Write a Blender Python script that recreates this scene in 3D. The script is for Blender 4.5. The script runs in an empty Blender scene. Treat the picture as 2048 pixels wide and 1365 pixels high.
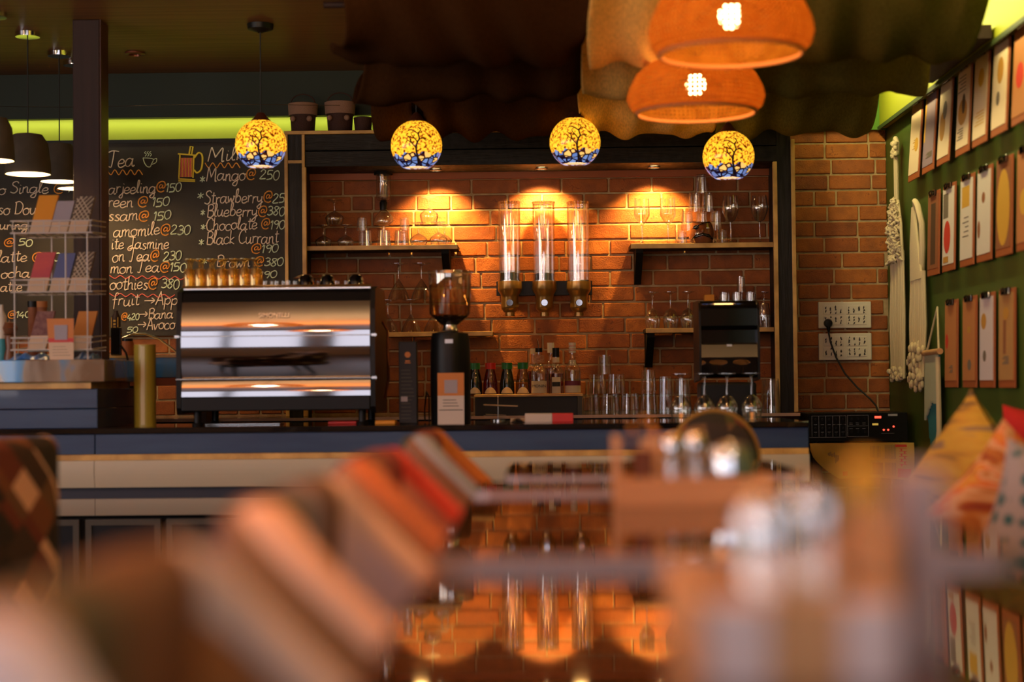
import bpy, bmesh, math, random
from mathutils import Vector, Matrix
random.seed(7)
sc = bpy.context.scene
# ---------------------------------------------------------------- camera
FPX = 2048 * 60 / 36.0
CAMZ = 0.948
_t = math.radians(0.6)
_f = Vector((51 / FPX, -87.5 / FPX, 1)).normalized()
_u = Vector((-math.sin(_t), math.cos(_t), 0)); _u = (_u - _f * _u.dot(_f)).normalized()
_r = _u.cross(_f).normalized()
def c2w(c): return Vector((c.dot(_r), c.dot(_f), c.dot(_u)))
cam_d = bpy.data.cameras.new('camera'); cam = bpy.data.objects.new('camera', cam_d)
sc.collection.objects.link(cam); sc.camera = cam
cx, cy, cz = c2w(Vector((1, 0, 0))), c2w(Vector((0, 1, 0))), -c2w(Vector((0, 0, 1)))
cam.matrix_world = Matrix(((cx.x, cy.x, cz.x, 0), (cx.y, cy.y, cz.y, 0), (cx.z, cy.z, cz.z, CAMZ), (0, 0, 0, 1)))
cam_d.sensor_width = 36; cam_d.lens = 60; cam_d.clip_start = 0.02; cam_d.clip_end = 100
cam_d.dof.use_dof = True; cam_d.dof.focus_distance = 8.0; cam_d.dof.aperture_fstop = 1.65
# ---------------------------------------------------------------- world, exposure
w = bpy.data.worlds.new('world'); sc.world = w; w.use_nodes = True
w.node_tree.nodes['Background'].inputs[0].default_value = (0.75, 0.85, 1.0, 1)
w.node_tree.nodes['Background'].inputs[1].default_value = 0.02
vs = sc.view_settings
vs.view_transform = 'Standard'; vs.look = 'None'; vs.exposure = 0.0; vs.gamma = 1.0; vs.use_curve_mapping = False
sc.cycles.max_bounces = 8; sc.cycles.transparent_max_bounces = 40; sc.cycles.glossy_bounces = 5
sc.cycles.diffuse_bounces = 3; sc.cycles.caustics_reflective = False; sc.cycles.caustics_refractive = False
sc.cycles.sample_clamp_indirect = 4.0
D_WALL = 8.13
def ray(px, py): return c2w(Vector(((px - 1024) / FPX, (682.5 - py) / FPX, 1)))
def P(px, py, d):
    D = ray(px, py); return Vector((0, 0, CAMZ)) + D * (d / D.y)
XR = P(1775, 500, D_WALL).x
def PW(px, py, off=0.0):
    D = ray(px, py); return Vector((0, 0, CAMZ)) + D * ((XR - off) / D.x)
def S(d): return FPX / d
# room levels
CEIL = 2.45; TABLE = 0.76; BAR = 0.806
def light(name, kind, loc, energy, color, **kw):
    l = bpy.data.lights.new(name, kind); l.energy = energy; l.color = color
    for k, v in kw.items(): setattr(l, k, v)
    o = bpy.data.objects.new(name, l); sc.collection.objects.link(o); o.location = loc
    return o
def aim(o, v):
    o.rotation_euler = Vector(v).to_track_quat('-Z', 'Y').to_euler()
WARM = (1.0, 0.56, 0.15)
# downlights in the soffit over the bar back
SPOTX = [P(872, 335, 7.97).x, P(1083, 335, 7.97).x, P(1308, 335, 7.97).x]
SOFF = P(1080, 329, 7.83).z
for i, x in enumerate(SPOTX):
    o = light('downlight_beam', 'SPOT', (x, 7.965, SOFF - 0.02), (60, 95, 60)[i], WARM, spot_size=math.radians(110), spot_blend=0.9, shadow_soft_size=0.012)
    aim(o, (0, 0.34, -1))
# added warm uplights, no fixtures, washing the planked ceiling on the viewer's side
for x, yy, sz, e in ((-2.6, 1.6, 4.6, 340), (0.75, 1.9, 5.2, 260)):
    o = light('ceiling_fill_light', 'AREA', (x, yy, 2.0), e, (1.0, 0.60, 0.25), shape='RECTANGLE', size=0.08, size_y=sz)
    aim(o, (0.25 if x < 0 else -0.2, -0.001, 1))
# cove light over the lime band
o = light('cove_light', 'AREA', (-2.2, 8.06, 2.232), 2.2, (1.0, 0.93, 0.55), shape='RECTANGLE', size=3.4, size_y=0.03)
aim(o, (0, 0.55, -1))
o = light('cove_light', 'AREA', (XR - 0.30, 5.9, 2.40), 32.0, (1.0, 0.85, 0.35), shape='RECTANGLE', size=0.04, size_y=4.0)
o.rotation_euler = (0, math.radians(-50), 0)
# ---------------------------------------------------------------- mesh helpers
class G:
    def __init__(s): s.v = []; s.f = []; s.m = []; s.s = []
    def add(s, vs_, fs, m=0, sm=False):
        n = len(s.v); s.v += [Vector(v) for v in vs_]
        for f in fs: s.f.append([i + n for i in f]); s.m.append(m); s.s.append(sm)
        return s
    def box(s, x0, x1, y0, y1, z0, z1, m=0, bev=0.0, seg=2):
        if x0 > x1: x0, x1 = x1, x0
        if y0 > y1: y0, y1 = y1, y0
        if z0 > z1: z0, z1 = z1, z0
        V = [(x0, y0, z0), (x1, y0, z0), (x1, y1, z0), (x0, y1, z0), (x0, y0, z1), (x1, y0, z1), (x1, y1, z1), (x0, y1, z1)]
        F = [(0, 3, 2, 1), (4, 5, 6, 7), (0, 1, 5, 4), (1, 2, 6, 5), (2, 3, 7, 6), (3, 0, 4, 7)]
        if bev <= 0: return s.add(V, F, m)
        bm = bmesh.new(); vv = [bm.verts.new(v) for v in V]
        for f in F: bm.faces.new([vv[i] for i in f])
        bmesh.ops.bevel(bm, geom=bm.edges[:], offset=bev, segments=seg, profile=0.5, affect='EDGES')
        bm.verts.index_update()
        s.add([v.co.copy() for v in bm.verts], [[v.index for v in f.verts] for f in bm.faces], m, False); bm.free()
        return s
    def lathe(s, prof, n=24, c=(0, 0, 0), m=0, sm=True, ax='z'):
        vs_, fs = [], []; rings = []
        for r, z in prof:
            if r < 1e-6: rings.append([len(vs_)]); vs_.append((0, 0, z))
            else:
                rings.append(list(range(len(vs_), len(vs_) + n)))
                vs_ += [(r * math.cos(2 * math.pi * k / n), r * math.sin(2 * math.pi * k / n), z) for k in range(n)]
        for a, b in zip(rings, rings[1:]):
            if len(a) == 1 and len(b) == 1: continue
            for k in range(n):
                k2 = (k + 1) % n
                if len(a) == 1: fs.append((a[0], b[k2], b[k]))
                elif len(b) == 1: fs.append((a[k], a[k2], b[0]))
                else: fs.append((a[k], a[k2], b[k2], b[k]))
        c = Vector(c)
        if ax == 'y': vs_ = [(v[0], v[2], v[1]) for v in vs_]
        if ax == 'x': vs_ = [(v[2], v[0], v[1]) for v in vs_]
        return s.add([Vector(v) + c for v in vs_], fs, m, sm)
    def tube(s, pts, r, n=8, m=0, cap=True, sm=True):
        pts = [Vector(p) for p in pts]; rs = r if isinstance(r, (list, tuple)) else [r] * len(pts)
        vs_, fs = [], []; up = None
        for i, p in enumerate(pts):
            t = (pts[min(i + 1, len(pts) - 1)] - pts[max(i - 1, 0)])
            t = t.normalized() if t.length > 1e-9 else Vector((0, 0, 1))
            if up is None: up = t.orthogonal().normalized()
            else:
                up = up - t * up.dot(t); up = up.normalized() if up.length > 1e-6 else t.orthogonal().normalized()
            b = t.cross(up)
            for k in range(n):
                a = 2 * math.pi * k / n; vs_.append(p + (up * math.cos(a) + b * math.sin(a)) * rs[i])
        for i in range(len(pts) - 1):
            for k in range(n):
                k2 = (k + 1) % n; fs.append((i * n + k, i * n + k2, (i + 1) * n + k2, (i + 1) * n + k))
        if cap: fs.append(tuple(range(n))[::-1]); fs.append(tuple(range((len(pts) - 1) * n, len(pts) * n)))
        return s.add(vs_, fs, m, sm)
    def cyl(s, p0, p1, r, n=16, m=0): return s.tube([p0, p1], r, n, m, True, True)
    def grid(s, fn, nu, nv, m=0, sm=True, cu=False):
        vs_ = [fn(i / nu, j / nv) for i in range(nu + (0 if cu else 1)) for j in range(nv + 1)]
        fs = []
        for i in range(nu):
            i2 = (i + 1) % nu if cu else i + 1
            for j in range(nv): fs.append((i * (nv + 1) + j, i2 * (nv + 1) + j, i2 * (nv + 1) + j + 1, i * (nv + 1) + j + 1))
        return s.add(vs_, fs, m, sm)
    def prism(s, poly, a, b, ax='y', m=0, sm=False):
        n = len(poly)
        def mk(p, t):
            return (p[0], t, p[1]) if ax == 'y' else ((t, p[0], p[1]) if ax == 'x' else (p[0], p[1], t))
        vs_ = [mk(p, a) for p in poly] + [mk(p, b) for p in poly]
        fs = [tuple(range(n)), tuple(range(2 * n - 1, n - 1, -1))] + [(i, i + n, (i + 1) % n + n, (i + 1) % n) for i in range(n)]
        return s.add(vs_, fs, m, sm)
    def ball(s, c, r, n=16, m=0, sc_=(1, 1, 1)):
        k = n // 2; g = G().lathe([(r * math.sin(math.pi * i / k), -r * math.cos(math.pi * i / k)) for i in range(k + 1)], n)
        return s.add([Vector((v.x * sc_[0], v.y * sc_[1], v.z * sc_[2])) + Vector(c) for v in g.v], g.f, m, True)
    def xf(s, M):
        s.v = [M @ v for v in s.v]; return s
    def merge(s, g, M=None, m=None):
        n = len(s.v); s.v += [(M @ v) if M else v.copy() for v in g.v]
        s.f += [[i + n for i in f] for f in g.f]; s.m += (g.m if m is None else [m] * len(g.m)); s.s += g.s
        return s
def rootloc(p):
    while p.parent: p = p.parent
    return Vector(p.location)
def link(o): sc.collection.objects.link(o); return o
def build(g, name, mats, parent=None, local=False, label=None, kind=None, fix=True):
    off = rootloc(parent) if (parent and not local) else Vector((0, 0, 0))
    me = bpy.data.meshes.new(name)
    me.from_pydata([v - off for v in g.v], [], g.f)
    if not isinstance(mats, (list, tuple)): mats = [mats]
    for m in mats: me.materials.append(m)
    me.polygons.foreach_set('material_index', g.m); me.polygons.foreach_set('use_smooth', g.s)
    if fix:
        bm = bmesh.new(); bm.from_mesh(me); bmesh.ops.recalc_face_normals(bm, faces=bm.faces[:])
        for e in bm.edges:
            if len(e.link_faces) == 2 and e.calc_face_angle(0) > 0.75: e.smooth = False
        bm.to_mesh(me); bm.free()
    me.update()
    o = link(bpy.data.objects.new(name, me)); o.parent = parent
    if label: o['label'] = label
    if kind: o['kind'] = kind
    return o
def thing(name, label, cat, loc=(0, 0, 0), rz=0.0, group=None):
    o = link(bpy.data.objects.new(name, None)); o.location = loc; o.rotation_euler = (0, 0, rz); o.empty_display_size = 0.05
    o['label'] = label; o['category'] = cat
    if group: o['group'] = group
    return o
def tag(o, label, cat, group=None):
    o['label'] = label; o['category'] = cat
    if group: o['group'] = group
    return o
def single(g, name, mats, label, cat, group=None):
    lo = Vector((min(v.x for v in g.v), min(v.y for v in g.v), min(v.z for v in g.v)))
    hi = Vector((max(v.x for v in g.v), max(v.y for v in g.v), max(v.z for v in g.v)))
    c = Vector(((lo.x + hi.x) / 2, (lo.y + hi.y) / 2, lo.z))
    for v in g.v: v -= c
    o = build(g, name, mats); o.location = c
    return tag(o, label, cat, group)
def struct(g, name, mats): return build(g, name, mats, kind='structure')
def dup(o, loc, rz=None, label=None, group=None, scale=None, parent=None):
    r = o.copy(); link(r)
    if parent is None:
        r.location = loc
        if rz is not None: r.rotation_euler = (0, 0, rz)
        if scale: r.scale = (scale,) * 3 if not isinstance(scale, tuple) else scale
        if label: r['label'] = label
        if group: r['group'] = group
    else: r.parent = parent; r.matrix_parent_inverse = o.matrix_parent_inverse.copy()
    for ch in list(o.children): dup(ch, None, parent=r)
    return r
ORD = ['leftmost', 'second from left', 'third from left', 'fourth from left', 'fifth from left', 'sixth from left', 'seventh from left', 'eighth from left']
# ---------------------------------------------------------------- materials
def nodes(name):
    m = bpy.data.materials.new(name); m.use_nodes = True; nt = m.node_tree; nt.nodes.clear()
    out = nt.nodes.new('ShaderNodeOutputMaterial'); return m, nt, out
def N(nt, t, **kw):
    n = nt.nodes.new(t)
    for k, v in kw.items():
        if hasattr(n, k) and not k.startswith('i_'): setattr(n, k, v)
    return n
def setin(n, **kw):
    for k, v in kw.items(): n.inputs[k.replace('_', ' ')].default_value = v
def ramp(nt, stops, interp='LINEAR'):
    r = nt.nodes.new('ShaderNodeValToRGB'); e = r.color_ramp.elements; r.color_ramp.interpolation = interp
    while len(e) > 1: e.remove(e[0])
    e[0].position = stops[0][0]; e[0].color = (*stops[0][1], 1)
    for p, c in stops[1:]:
        k = e.new(p); k.color = (*c, 1)
    return r
def coords(nt, scale=(1, 1, 1), rot=(0, 0, 0), src='Object'):
    tc = nt.nodes.new('ShaderNodeTexCoord'); mp = nt.nodes.new('ShaderNodeMapping')
    mp.inputs['Scale'].default_value = scale; mp.inputs['Rotation'].default_value = rot
    nt.links.new(tc.outputs[src], mp.inputs['Vector']); return mp.outputs[0]
def math_(nt, op, a, b=None):
    n = nt.nodes.new('ShaderNodeMath'); n.operation = op
    for i, x in enumerate((a, b)):
        if x is None: continue
        if isinstance(x, (int, float)): n.inputs[i].default_value = x
        else: nt.links.new(x, n.inputs[i])
    return n.outputs[0]
def mat(name, col, rough=0.5, metal=0.0, ns=0.0, scale=(8, 8, 8), col2=None, bump=0.0, bscale=60, coat=0.0, ior=1.5, emit=0.0, ecol=None, sheen=0.0, trans=0.0, rvar=0.0, lo=0.35, hi=0.65, spec=0.5):
    m, nt, out = nodes(name); b = nt.nodes.new('ShaderNodeBsdfPrincipled'); L = nt.links.new
    L(b.outputs[0], out.inputs[0])
    setin(b, Base_Color=(*col, 1), Roughness=rough, Metallic=metal, IOR=ior, Coat_Weight=coat)
    b.inputs['Transmission Weight'].default_value = trans; b.inputs['Specular IOR Level'].default_value = spec
    if sheen: b.inputs['Sheen Weight'].default_value = sheen
    if col2 is not None or rvar:
        t = N(nt, 'ShaderNodeTexNoise'); t.inputs['Scale'].default_value = 1; t.inputs['Detail'].default_value = 5
        L(coords(nt, scale), t.inputs['Vector'])
        if col2 is not None:
            r = ramp(nt, [(lo, col), (hi, col2)]); L(t.outputs[0], r.inputs[0]); L(r.outputs[0], b.inputs['Base Color'])
        if rvar:
            q = N(nt, 'ShaderNodeMapRange'); q.inputs[1].default_value = 0.3; q.inputs[2].default_value = 0.7
            q.inputs[3].default_value = max(0.02, rough - rvar); q.inputs[4].default_value = rough + rvar
            L(t.outputs[0], q.inputs[0]); L(q.outputs[0], b.inputs['Roughness'])
    if bump:
        t2 = N(nt, 'ShaderNodeTexNoise'); t2.inputs['Scale'].default_value = 1; t2.inputs['Detail'].default_value = 4
        L(coords(nt, bscale if isinstance(bscale, tuple) else (bscale,) * 3), t2.inputs['Vector'])
        bp = N(nt, 'ShaderNodeBump'); bp.inputs['Strength'].default_value = bump; bp.inputs['Distance'].default_value = 0.004
        L(t2.outputs[0], bp.inputs['Height']); L(bp.outputs[0], b.inputs['Normal'])
    if emit:
        b.inputs['Emission Color'].default_value = (*(ecol or col), 1); b.inputs['Emission Strength'].default_value = emit
    return m
def emitm(name, col, st):
    m, nt, out = nodes(name); e = nt.nodes.new('ShaderNodeEmission'); e.inputs[0].default_value = (*col, 1); e.inputs[1].default_value = st
    nt.links.new(e.outputs[0], out.inputs[0]); return m
def glassm(name, tint=(0.97, 0.97, 0.95), rough=0.02, ior=1.5, boost=1.0, gcol=(1, 1, 1), scat=0.10, f0=0.11):
    m, nt, out = nodes(name); L = nt.links.new
    t = nt.nodes.new('ShaderNodeBsdfTransparent'); t.inputs[0].default_value = (*tint, 1)
    g = nt.nodes.new('ShaderNodeBsdfGlossy'); g.inputs['Roughness'].default_value = rough; g.inputs['Color'].default_value = (*gcol, 1)
    d = nt.nodes.new('ShaderNodeBsdfTranslucent'); d.inputs[0].default_value = (0.9, 0.88, 0.82, 1)
    d2 = nt.nodes.new('ShaderNodeBsdfDiffuse'); d2.inputs[0].default_value = (0.9, 0.88, 0.82, 1)
    md = nt.nodes.new('ShaderNodeMixShader'); L(d.outputs[0], md.inputs[1]); L(d2.outputs[0], md.inputs[2])
    lw = nt.nodes.new('ShaderNodeLayerWeight'); lw.inputs[0].default_value = 0.5
    tr = ramp(nt, [(0.45, tint), (0.80, tuple(c * 0.72 for c in tint)), (0.97, tuple(c * 0.25 for c in tint))]); L(lw.outputs['Facing'], tr.inputs[0]); L(tr.outputs[0], t.inputs[0])
    f = math_(nt, 'ADD', math_(nt, 'MULTIPLY', math_(nt, 'POWER', lw.outputs['Facing'], 3.5), 0.75 * boost), f0 * boost)
    s_ = math_(nt, 'ADD', math_(nt, 'MULTIPLY', math_(nt, 'POWER', lw.outputs['Facing'], 3.0), scat), scat * 0.06)
    m1 = nt.nodes.new('ShaderNodeMixShader'); L(s_, m1.inputs[0]); L(t.outputs[0], m1.inputs[1]); L(md.outputs[0], m1.inputs[2])
    mx = nt.nodes.new('ShaderNodeMixShader')
    L(f, mx.inputs[0]); L(m1.outputs[0], mx.inputs[1]); L(g.outputs[0], mx.inputs[2]); L(mx.outputs[0], out.inputs[0])
    return m
def brickm():
    m, nt, out = nodes('brick'); L = nt.links.new; b = nt.nodes.new('ShaderNodeBsdfPrincipled'); L(b.outputs[0], out.inputs[0])
    ge = nt.nodes.new('ShaderNodeNewGeometry')
    r = ramp(nt, [(0.0, (0.25, 0.063, 0.008)), (0.35, (0.35, 0.095, 0.011)), (0.7, (0.42, 0.128, 0.015)), (1.0, (0.30, 0.076, 0.010))])
    L(ge.outputs['Random Per Island'], r.inputs[0])
    n1 = N(nt, 'ShaderNodeTexNoise'); n1.inputs['Scale'].default_value = 18; n1.inputs['Detail'].default_value = 6; L(coords(nt), n1.inputs['Vector'])
    mx = nt.nodes.new('ShaderNodeMixRGB'); mx.blend_type = 'MULTIPLY'; mx.inputs[0].default_value = 0.55
    r2 = ramp(nt, [(0.3, (0.45, 0.4, 0.4)), (0.6, (1.1, 1.05, 1.0))]); L(n1.outputs[0], r2.inputs[0]); L(r.outputs[0], mx.inputs[1]); L(r2.outputs[0], mx.inputs[2])
    b.inputs['Roughness'].default_value = 0.62
    # sparse cracks and chips
    v = N(nt, 'ShaderNodeTexVoronoi', feature='DISTANCE_TO_EDGE'); v.inputs['Scale'].default_value = 1
    nz = N(nt, 'ShaderNodeTexNoise'); nz.inputs['Scale'].default_value = 30; L(coords(nt), nz.inputs['Vector'])
    ad = nt.nodes.new('ShaderNodeMixRGB'); ad.blend_type = 'ADD'; ad.inputs[0].default_value = 1.0
    L(coords(nt, (7, 7, 13)), ad.inputs[1]); L(nz.outputs['Color'], ad.inputs[2]); L(ad.outputs[0], v.inputs['Vector'])
    crack = math_(nt, 'MULTIPLY', math_(nt, 'LESS_THAN', v.outputs[0], 0.022), math_(nt, 'GREATER_THAN', n1.outputs[0], 0.60))
    mc = nt.nodes.new('ShaderNodeMixRGB'); mc.blend_type = 'MULTIPLY'; L(crack, mc.inputs[0]); L(mx.outputs[0], mc.inputs[1]); mc.inputs[2].default_value = (0.6, 0.55, 0.55, 1); L(mc.outputs[0], b.inputs['Base Color'])
    h = math_(nt, 'SUBTRACT', math_(nt, 'MULTIPLY', nz.outputs[0], 0.4), crack)
    n3 = N(nt, 'ShaderNodeTexNoise'); n3.inputs['Scale'].default_value = 160; L(coords(nt), n3.inputs['Vector'])
    h = math_(nt, 'ADD', h, math_(nt, 'MULTIPLY', n3.outputs[0], 0.35))
    bp = N(nt, 'ShaderNodeBump'); bp.inputs['Strength'].default_value = 1.0; bp.inputs['Distance'].default_value = 0.006
    L(h, bp.inputs['Height']); L(bp.outputs[0], b.inputs['Normal'])
    return m
def patchm(name, cell, cols, rot=(0, 0, 0), rough=0.75):
    m, nt, out = nodes(name); L = nt.links.new; b = nt.nodes.new('ShaderNodeBsdfPrincipled'); L(b.outputs[0], out.inputs[0])
    oi = nt.nodes.new('ShaderNodeObjectInfo')
    c0 = coords(nt, (1, 1, 1), rot); sv = N(nt, 'ShaderNodeVectorMath', operation='MULTIPLY'); L(c0, sv.inputs[0]); sv.inputs[1].default_value = cell; c = sv.outputs[0]
    fl = N(nt, 'ShaderNodeVectorMath', operation='FLOOR'); L(c, fl.inputs[0])
    ad = N(nt, 'ShaderNodeVectorMath', operation='ADD'); L(fl.outputs[0], ad.inputs[0])
    cb = nt.nodes.new('ShaderNodeCombineXYZ'); k = math_(nt, 'FLOOR', math_(nt, 'MULTIPLY', oi.outputs['Random'], 97)); L(k, cb.inputs[0]); L(k, cb.inputs[2]); L(cb.outputs[0], ad.inputs[1])
    wn = nt.nodes.new('ShaderNodeTexWhiteNoise'); L(ad.outputs[0], wn.inputs['Vector'])
    r = ramp(nt, [(i / len(cols), cc) for i, cc in enumerate(cols)], 'CONSTANT'); L(wn.outputs['Value'], r.inputs[0])
    L(r.outputs[0], b.inputs['Base Color']); b.inputs['Roughness'].default_value = rough
    return m
def woodm(name, dark, lightc, axis_scale=(1.2, 30, 30), rough=0.45, coat=0.0):
    return mat(name, dark, rough, scale=axis_scale, col2=lightc, coat=coat, spec=0.35, bump=0.15, bscale=axis_scale, lo=0.3, hi=0.7)
def epoxym():
    m, nt, out = nodes('blue_resin_and_wood'); L = nt.links.new; b = nt.nodes.new('ShaderNodeBsdfPrincipled'); L(b.outputs[0], out.inputs[0])
    n = N(nt, 'ShaderNodeTexNoise'); n.inputs['Scale'].default_value = 1; n.inputs['Detail'].default_value = 3; n.inputs['Distortion'].default_value = 0.6
    L(coords(nt, (5.5, 5.5, 3)), n.inputs['Vector'])
    r = ramp(nt, [(0.44, (0.06, 0.32, 0.75)), (0.51, (0.13, 0.30, 0.52)), (0.55, (0.36, 0.28, 0.20)), (0.66, (0.22, 0.14, 0.08))]); L(n.outputs[0], r.inputs[0])
    L(r.outputs[0], b.inputs['Base Color']); setin(b, Roughness=0.12, Coat_Weight=0.6); return m
def globem():
    m, nt, out = nodes('painted_mosaic_glass'); L = nt.links.new
    c = coords(nt); sp = nt.nodes.new('ShaderNodeSeparateXYZ'); L(c, sp.inputs[0])
    n1 = N(nt, 'ShaderNodeTexNoise'); n1.inputs['Scale'].default_value = 105; n1.inputs['Detail'].default_value = 1.0; L(c, n1.inputs['Vector'])
    r1 = ramp(nt, [(0.34, (0.09, 0.02, 0.0)), (0.42, (0.55, 0.15, 0.01)), (0.49, (1.0, 0.46, 0.02)), (0.7, (1.0, 0.60, 0.03))]); L(n1.outputs[0], r1.inputs[0])
    n2 = N(nt, 'ShaderNodeTexNoise'); n2.inputs['Scale'].default_value = 26; n2.inputs['Detail'].default_value = 1; L(c, n2.inputs['Vector'])
    zb = math_(nt, 'ADD', sp.outputs[2], math_(nt, 'MULTIPLY', math_(nt, 'SUBTRACT', n2.outputs[0], 0.5), 0.06))
    blue = math_(nt, 'LESS_THAN', zb, 0.052)
    v = N(nt, 'ShaderNodeTexVoronoi', feature='DISTANCE_TO_EDGE'); v.inputs['Scale'].default_value = 34; L(c, v.inputs['Vector'])
    v2 = N(nt, 'ShaderNodeTexVoronoi'); v2.inputs['Scale'].default_value = 34; L(c, v2.inputs['Vector'])
    r2 = ramp(nt, [(0.0, (0.05, 0.015, 0.03)), (0.07, (0.08, 0.02, 0.05)), (0.09, (1, 1, 1))], 'CONSTANT'); L(v.outputs[0], r2.inputs[0])
    r3 = ramp(nt, [(0.0, (0.10, 0.17, 0.40)), (0.45, (0.14, 0.22, 0.46)), (0.68, (0.75, 0.45, 0.12)), (0.85, (0.10, 0.15, 0.36))], 'CONSTANT')
    sx = nt.nodes.new('ShaderNodeSeparateXYZ'); L(v2.outputs['Color'], sx.inputs[0]); L(sx.outputs[0], r3.inputs[0])
    mu = nt.nodes.new('ShaderNodeMixRGB'); mu.blend_type = 'MULTIPLY'; mu.inputs[0].default_value = 1; L(r3.outputs[0], mu.inputs[1]); L(r2.outputs[0], mu.inputs[2])
    mx = nt.nodes.new('ShaderNodeMixRGB'); L(blue, mx.inputs[0]); L(r1.outputs[0], mx.inputs[1]); L(mu.outputs[0], mx.inputs[2])
    b = nt.nodes.new('ShaderNodeBsdfPrincipled'); L(b.outputs[0], out.inputs[0]); L(mx.outputs[0], b.inputs['Base Color']); L(mx.outputs[0], b.inputs['Emission Color'])
    setin(b, Roughness=0.15); b.inputs['Emission Strength'].default_value = 1.25
    return m
def wickerm():
    m, nt, out = nodes('woven_bamboo'); L = nt.links.new
    sp = nt.nodes.new('ShaderNodeSeparateXYZ'); L(coords(nt), sp.inputs[0])
    th = math_(nt, 'ARCTAN2', sp.outputs[1], sp.outputs[0]); z = sp.outputs[2]
    a = math_(nt, 'ADD', math_(nt, 'MULTIPLY', th, 46), math_(nt, 'MULTIPLY', z, 230)); c = math_(nt, 'SUBTRACT', math_(nt, 'MULTIPLY', th, 46), math_(nt, 'MULTIPLY', z, 230))
    h = math_(nt, 'MULTIPLY', math_(nt, 'SINE', a), math_(nt, 'SINE', c))
    hole = math_(nt, 'GREATER_THAN', h, 0.52)
    d = nt.nodes.new('ShaderNodeBsdfDiffuse'); t = nt.nodes.new('ShaderNodeBsdfTranslucent')
    col = ramp(nt, [(0.3, (0.26, 0.095, 0.010)), (0.7, (0.42, 0.18, 0.022))])
    nz = N(nt, 'ShaderNodeTexNoise'); nz.inputs['Scale'].default_value = 30; L(coords(nt), nz.inputs['Vector']); L(nz.outputs[0], col.inputs[0])
    L(col.outputs[0], d.inputs[0]); t.inputs[0].default_value = (0.36, 0.085, 0.009, 1)
    m1 = nt.nodes.new('ShaderNodeMixShader'); m1.inputs[0].default_value = 0.38; L(d.outputs[0], m1.inputs[1]); L(t.outputs[0], m1.inputs[2])
    tr = nt.nodes.new('ShaderNodeBsdfTransparent'); m2 = nt.nodes.new('ShaderNodeMixShader'); L(hole, m2.inputs[0]); L(m1.outputs[0], m2.inputs[1]); L(tr.outputs[0], m2.inputs[2])
    L(m2.outputs[0], out.inputs[0]); return m
def clothm(name, col, tl=0.35, col2=None):
    m, nt, out = nodes(name); L = nt.links.new
    d = nt.nodes.new('ShaderNodeBsdfDiffuse'); t = nt.nodes.new('ShaderNodeBsdfTranslucent'); mx = nt.nodes.new('ShaderNodeMixShader'); mx.inputs[0].default_value = tl
    nz = N(nt, 'ShaderNodeTexNoise'); nz.inputs['Scale'].default_value = 1; nz.inputs['Detail'].default_value = 3; L(coords(nt, (260, 60, 60)), nz.inputs['Vector'])
    r = ramp(nt, [(0.35, tuple(c * 0.8 for c in col)), (0.65, col2 or tuple(c * 1.15 for c in col))]); L(nz.outputs[0], r.inputs[0])
    L(r.outputs[0], d.inputs[0]); L(r.outputs[0], t.inputs[0]); L(d.outputs[0], mx.inputs[1]); L(t.outputs[0], mx.inputs[2]); L(mx.outputs[0], out.inputs[0]); return m
M = {}
M['brick'] = brickm(); M['mortar'] = mat('mortar', (0.50, 0.36, 0.20), 0.9, col2=(0.36, 0.25, 0.13), scale=(25, 25, 25), bump=0.5, bscale=120)
M['blackwood'] = mat('worn_black_wood', (0.006, 0.006, 0.006), 0.55, col2=(0.022, 0.021, 0.020), scale=(30, 30, 30), bump=0.6, bscale=(10, 90, 90), rvar=0.15, spec=0.25)
M['blackwood_v'] = mat('worn_black_wood_upright', (0.006, 0.006, 0.006), 0.55, col2=(0.026, 0.025, 0.024), scale=(60, 60, 6), bump=0.7, bscale=(110, 110, 8), rvar=0.15, spec=0.25)
M['gold'] = mat('varnished_golden_wood', (0.78, 0.50, 0.15), 0.38, col2=(0.46, 0.26, 0.065), scale=(9, 9, 9), bump=0.2)
M['darkbrown'] = woodm('dark_brown_wood', (0.016, 0.006, 0.006), (0.030, 0.011, 0.009), (40, 40, 1.5), 0.6)
M['ceilwood'] = woodm('ceiling_planks', (0.14, 0.058, 0.016), (0.32, 0.14, 0.040), (1.0, 60, 60), 0.42)
M['green'] = mat('green_wall_paint', (0.058, 0.100, 0.011), 0.5, col2=(0.048, 0.088, 0.010), scale=(3, 3, 3), bump=0.15, bscale=40)
M['darkgreen'] = mat('dark_green_paint', (0.003, 0.015, 0.005), 0.6)
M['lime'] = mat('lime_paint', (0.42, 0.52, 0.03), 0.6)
M['board'] = mat('chalkboard_slate', (0.020, 0.015, 0.008), 0.62, col2=(0.034, 0.026, 0.013), scale=(5, 5, 5), bump=0.1, bscale=90)
M['chalk'] = mat('pale_chalk', (0.95, 0.78, 0.62), 0.95); M['chalk_o'] = mat('orange_chalk', (0.95, 0.40, 0.08), 0.95)
M['chalk_g'] = mat('pale_green_chalk', (0.80, 0.92, 0.66), 0.95); M['chalk_y'] = mat('yellow_chalk', (0.95, 0.72, 0.07), 0.95); M['chalk_r'] = mat('red_chalk', (0.95, 0.20, 0.16), 0.95)
M['navy'] = mat('navy_stained_wood', (0.011, 0.038, 0.115), 0.36, col2=(0.028, 0.072, 0.165), scale=(2.2, 6, 18), coat=0.3, lo=0.4, hi=0.75)
M['navydark'] = mat('navy_recess', (0.006, 0.010, 0.03), 0.45)
M['cream'] = mat('cream_laminate', (0.52, 0.48, 0.36), 0.45); M['greybeige'] = mat('grey_laminate', (0.30, 0.27, 0.21), 0.5)
M['blackgloss'] = mat('black_gloss', (0.006, 0.005, 0.005), 0.08, coat=0.5); M['black'] = mat('black_plastic', (0.007, 0.007, 0.007), 0.38, spec=0.22)
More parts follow.
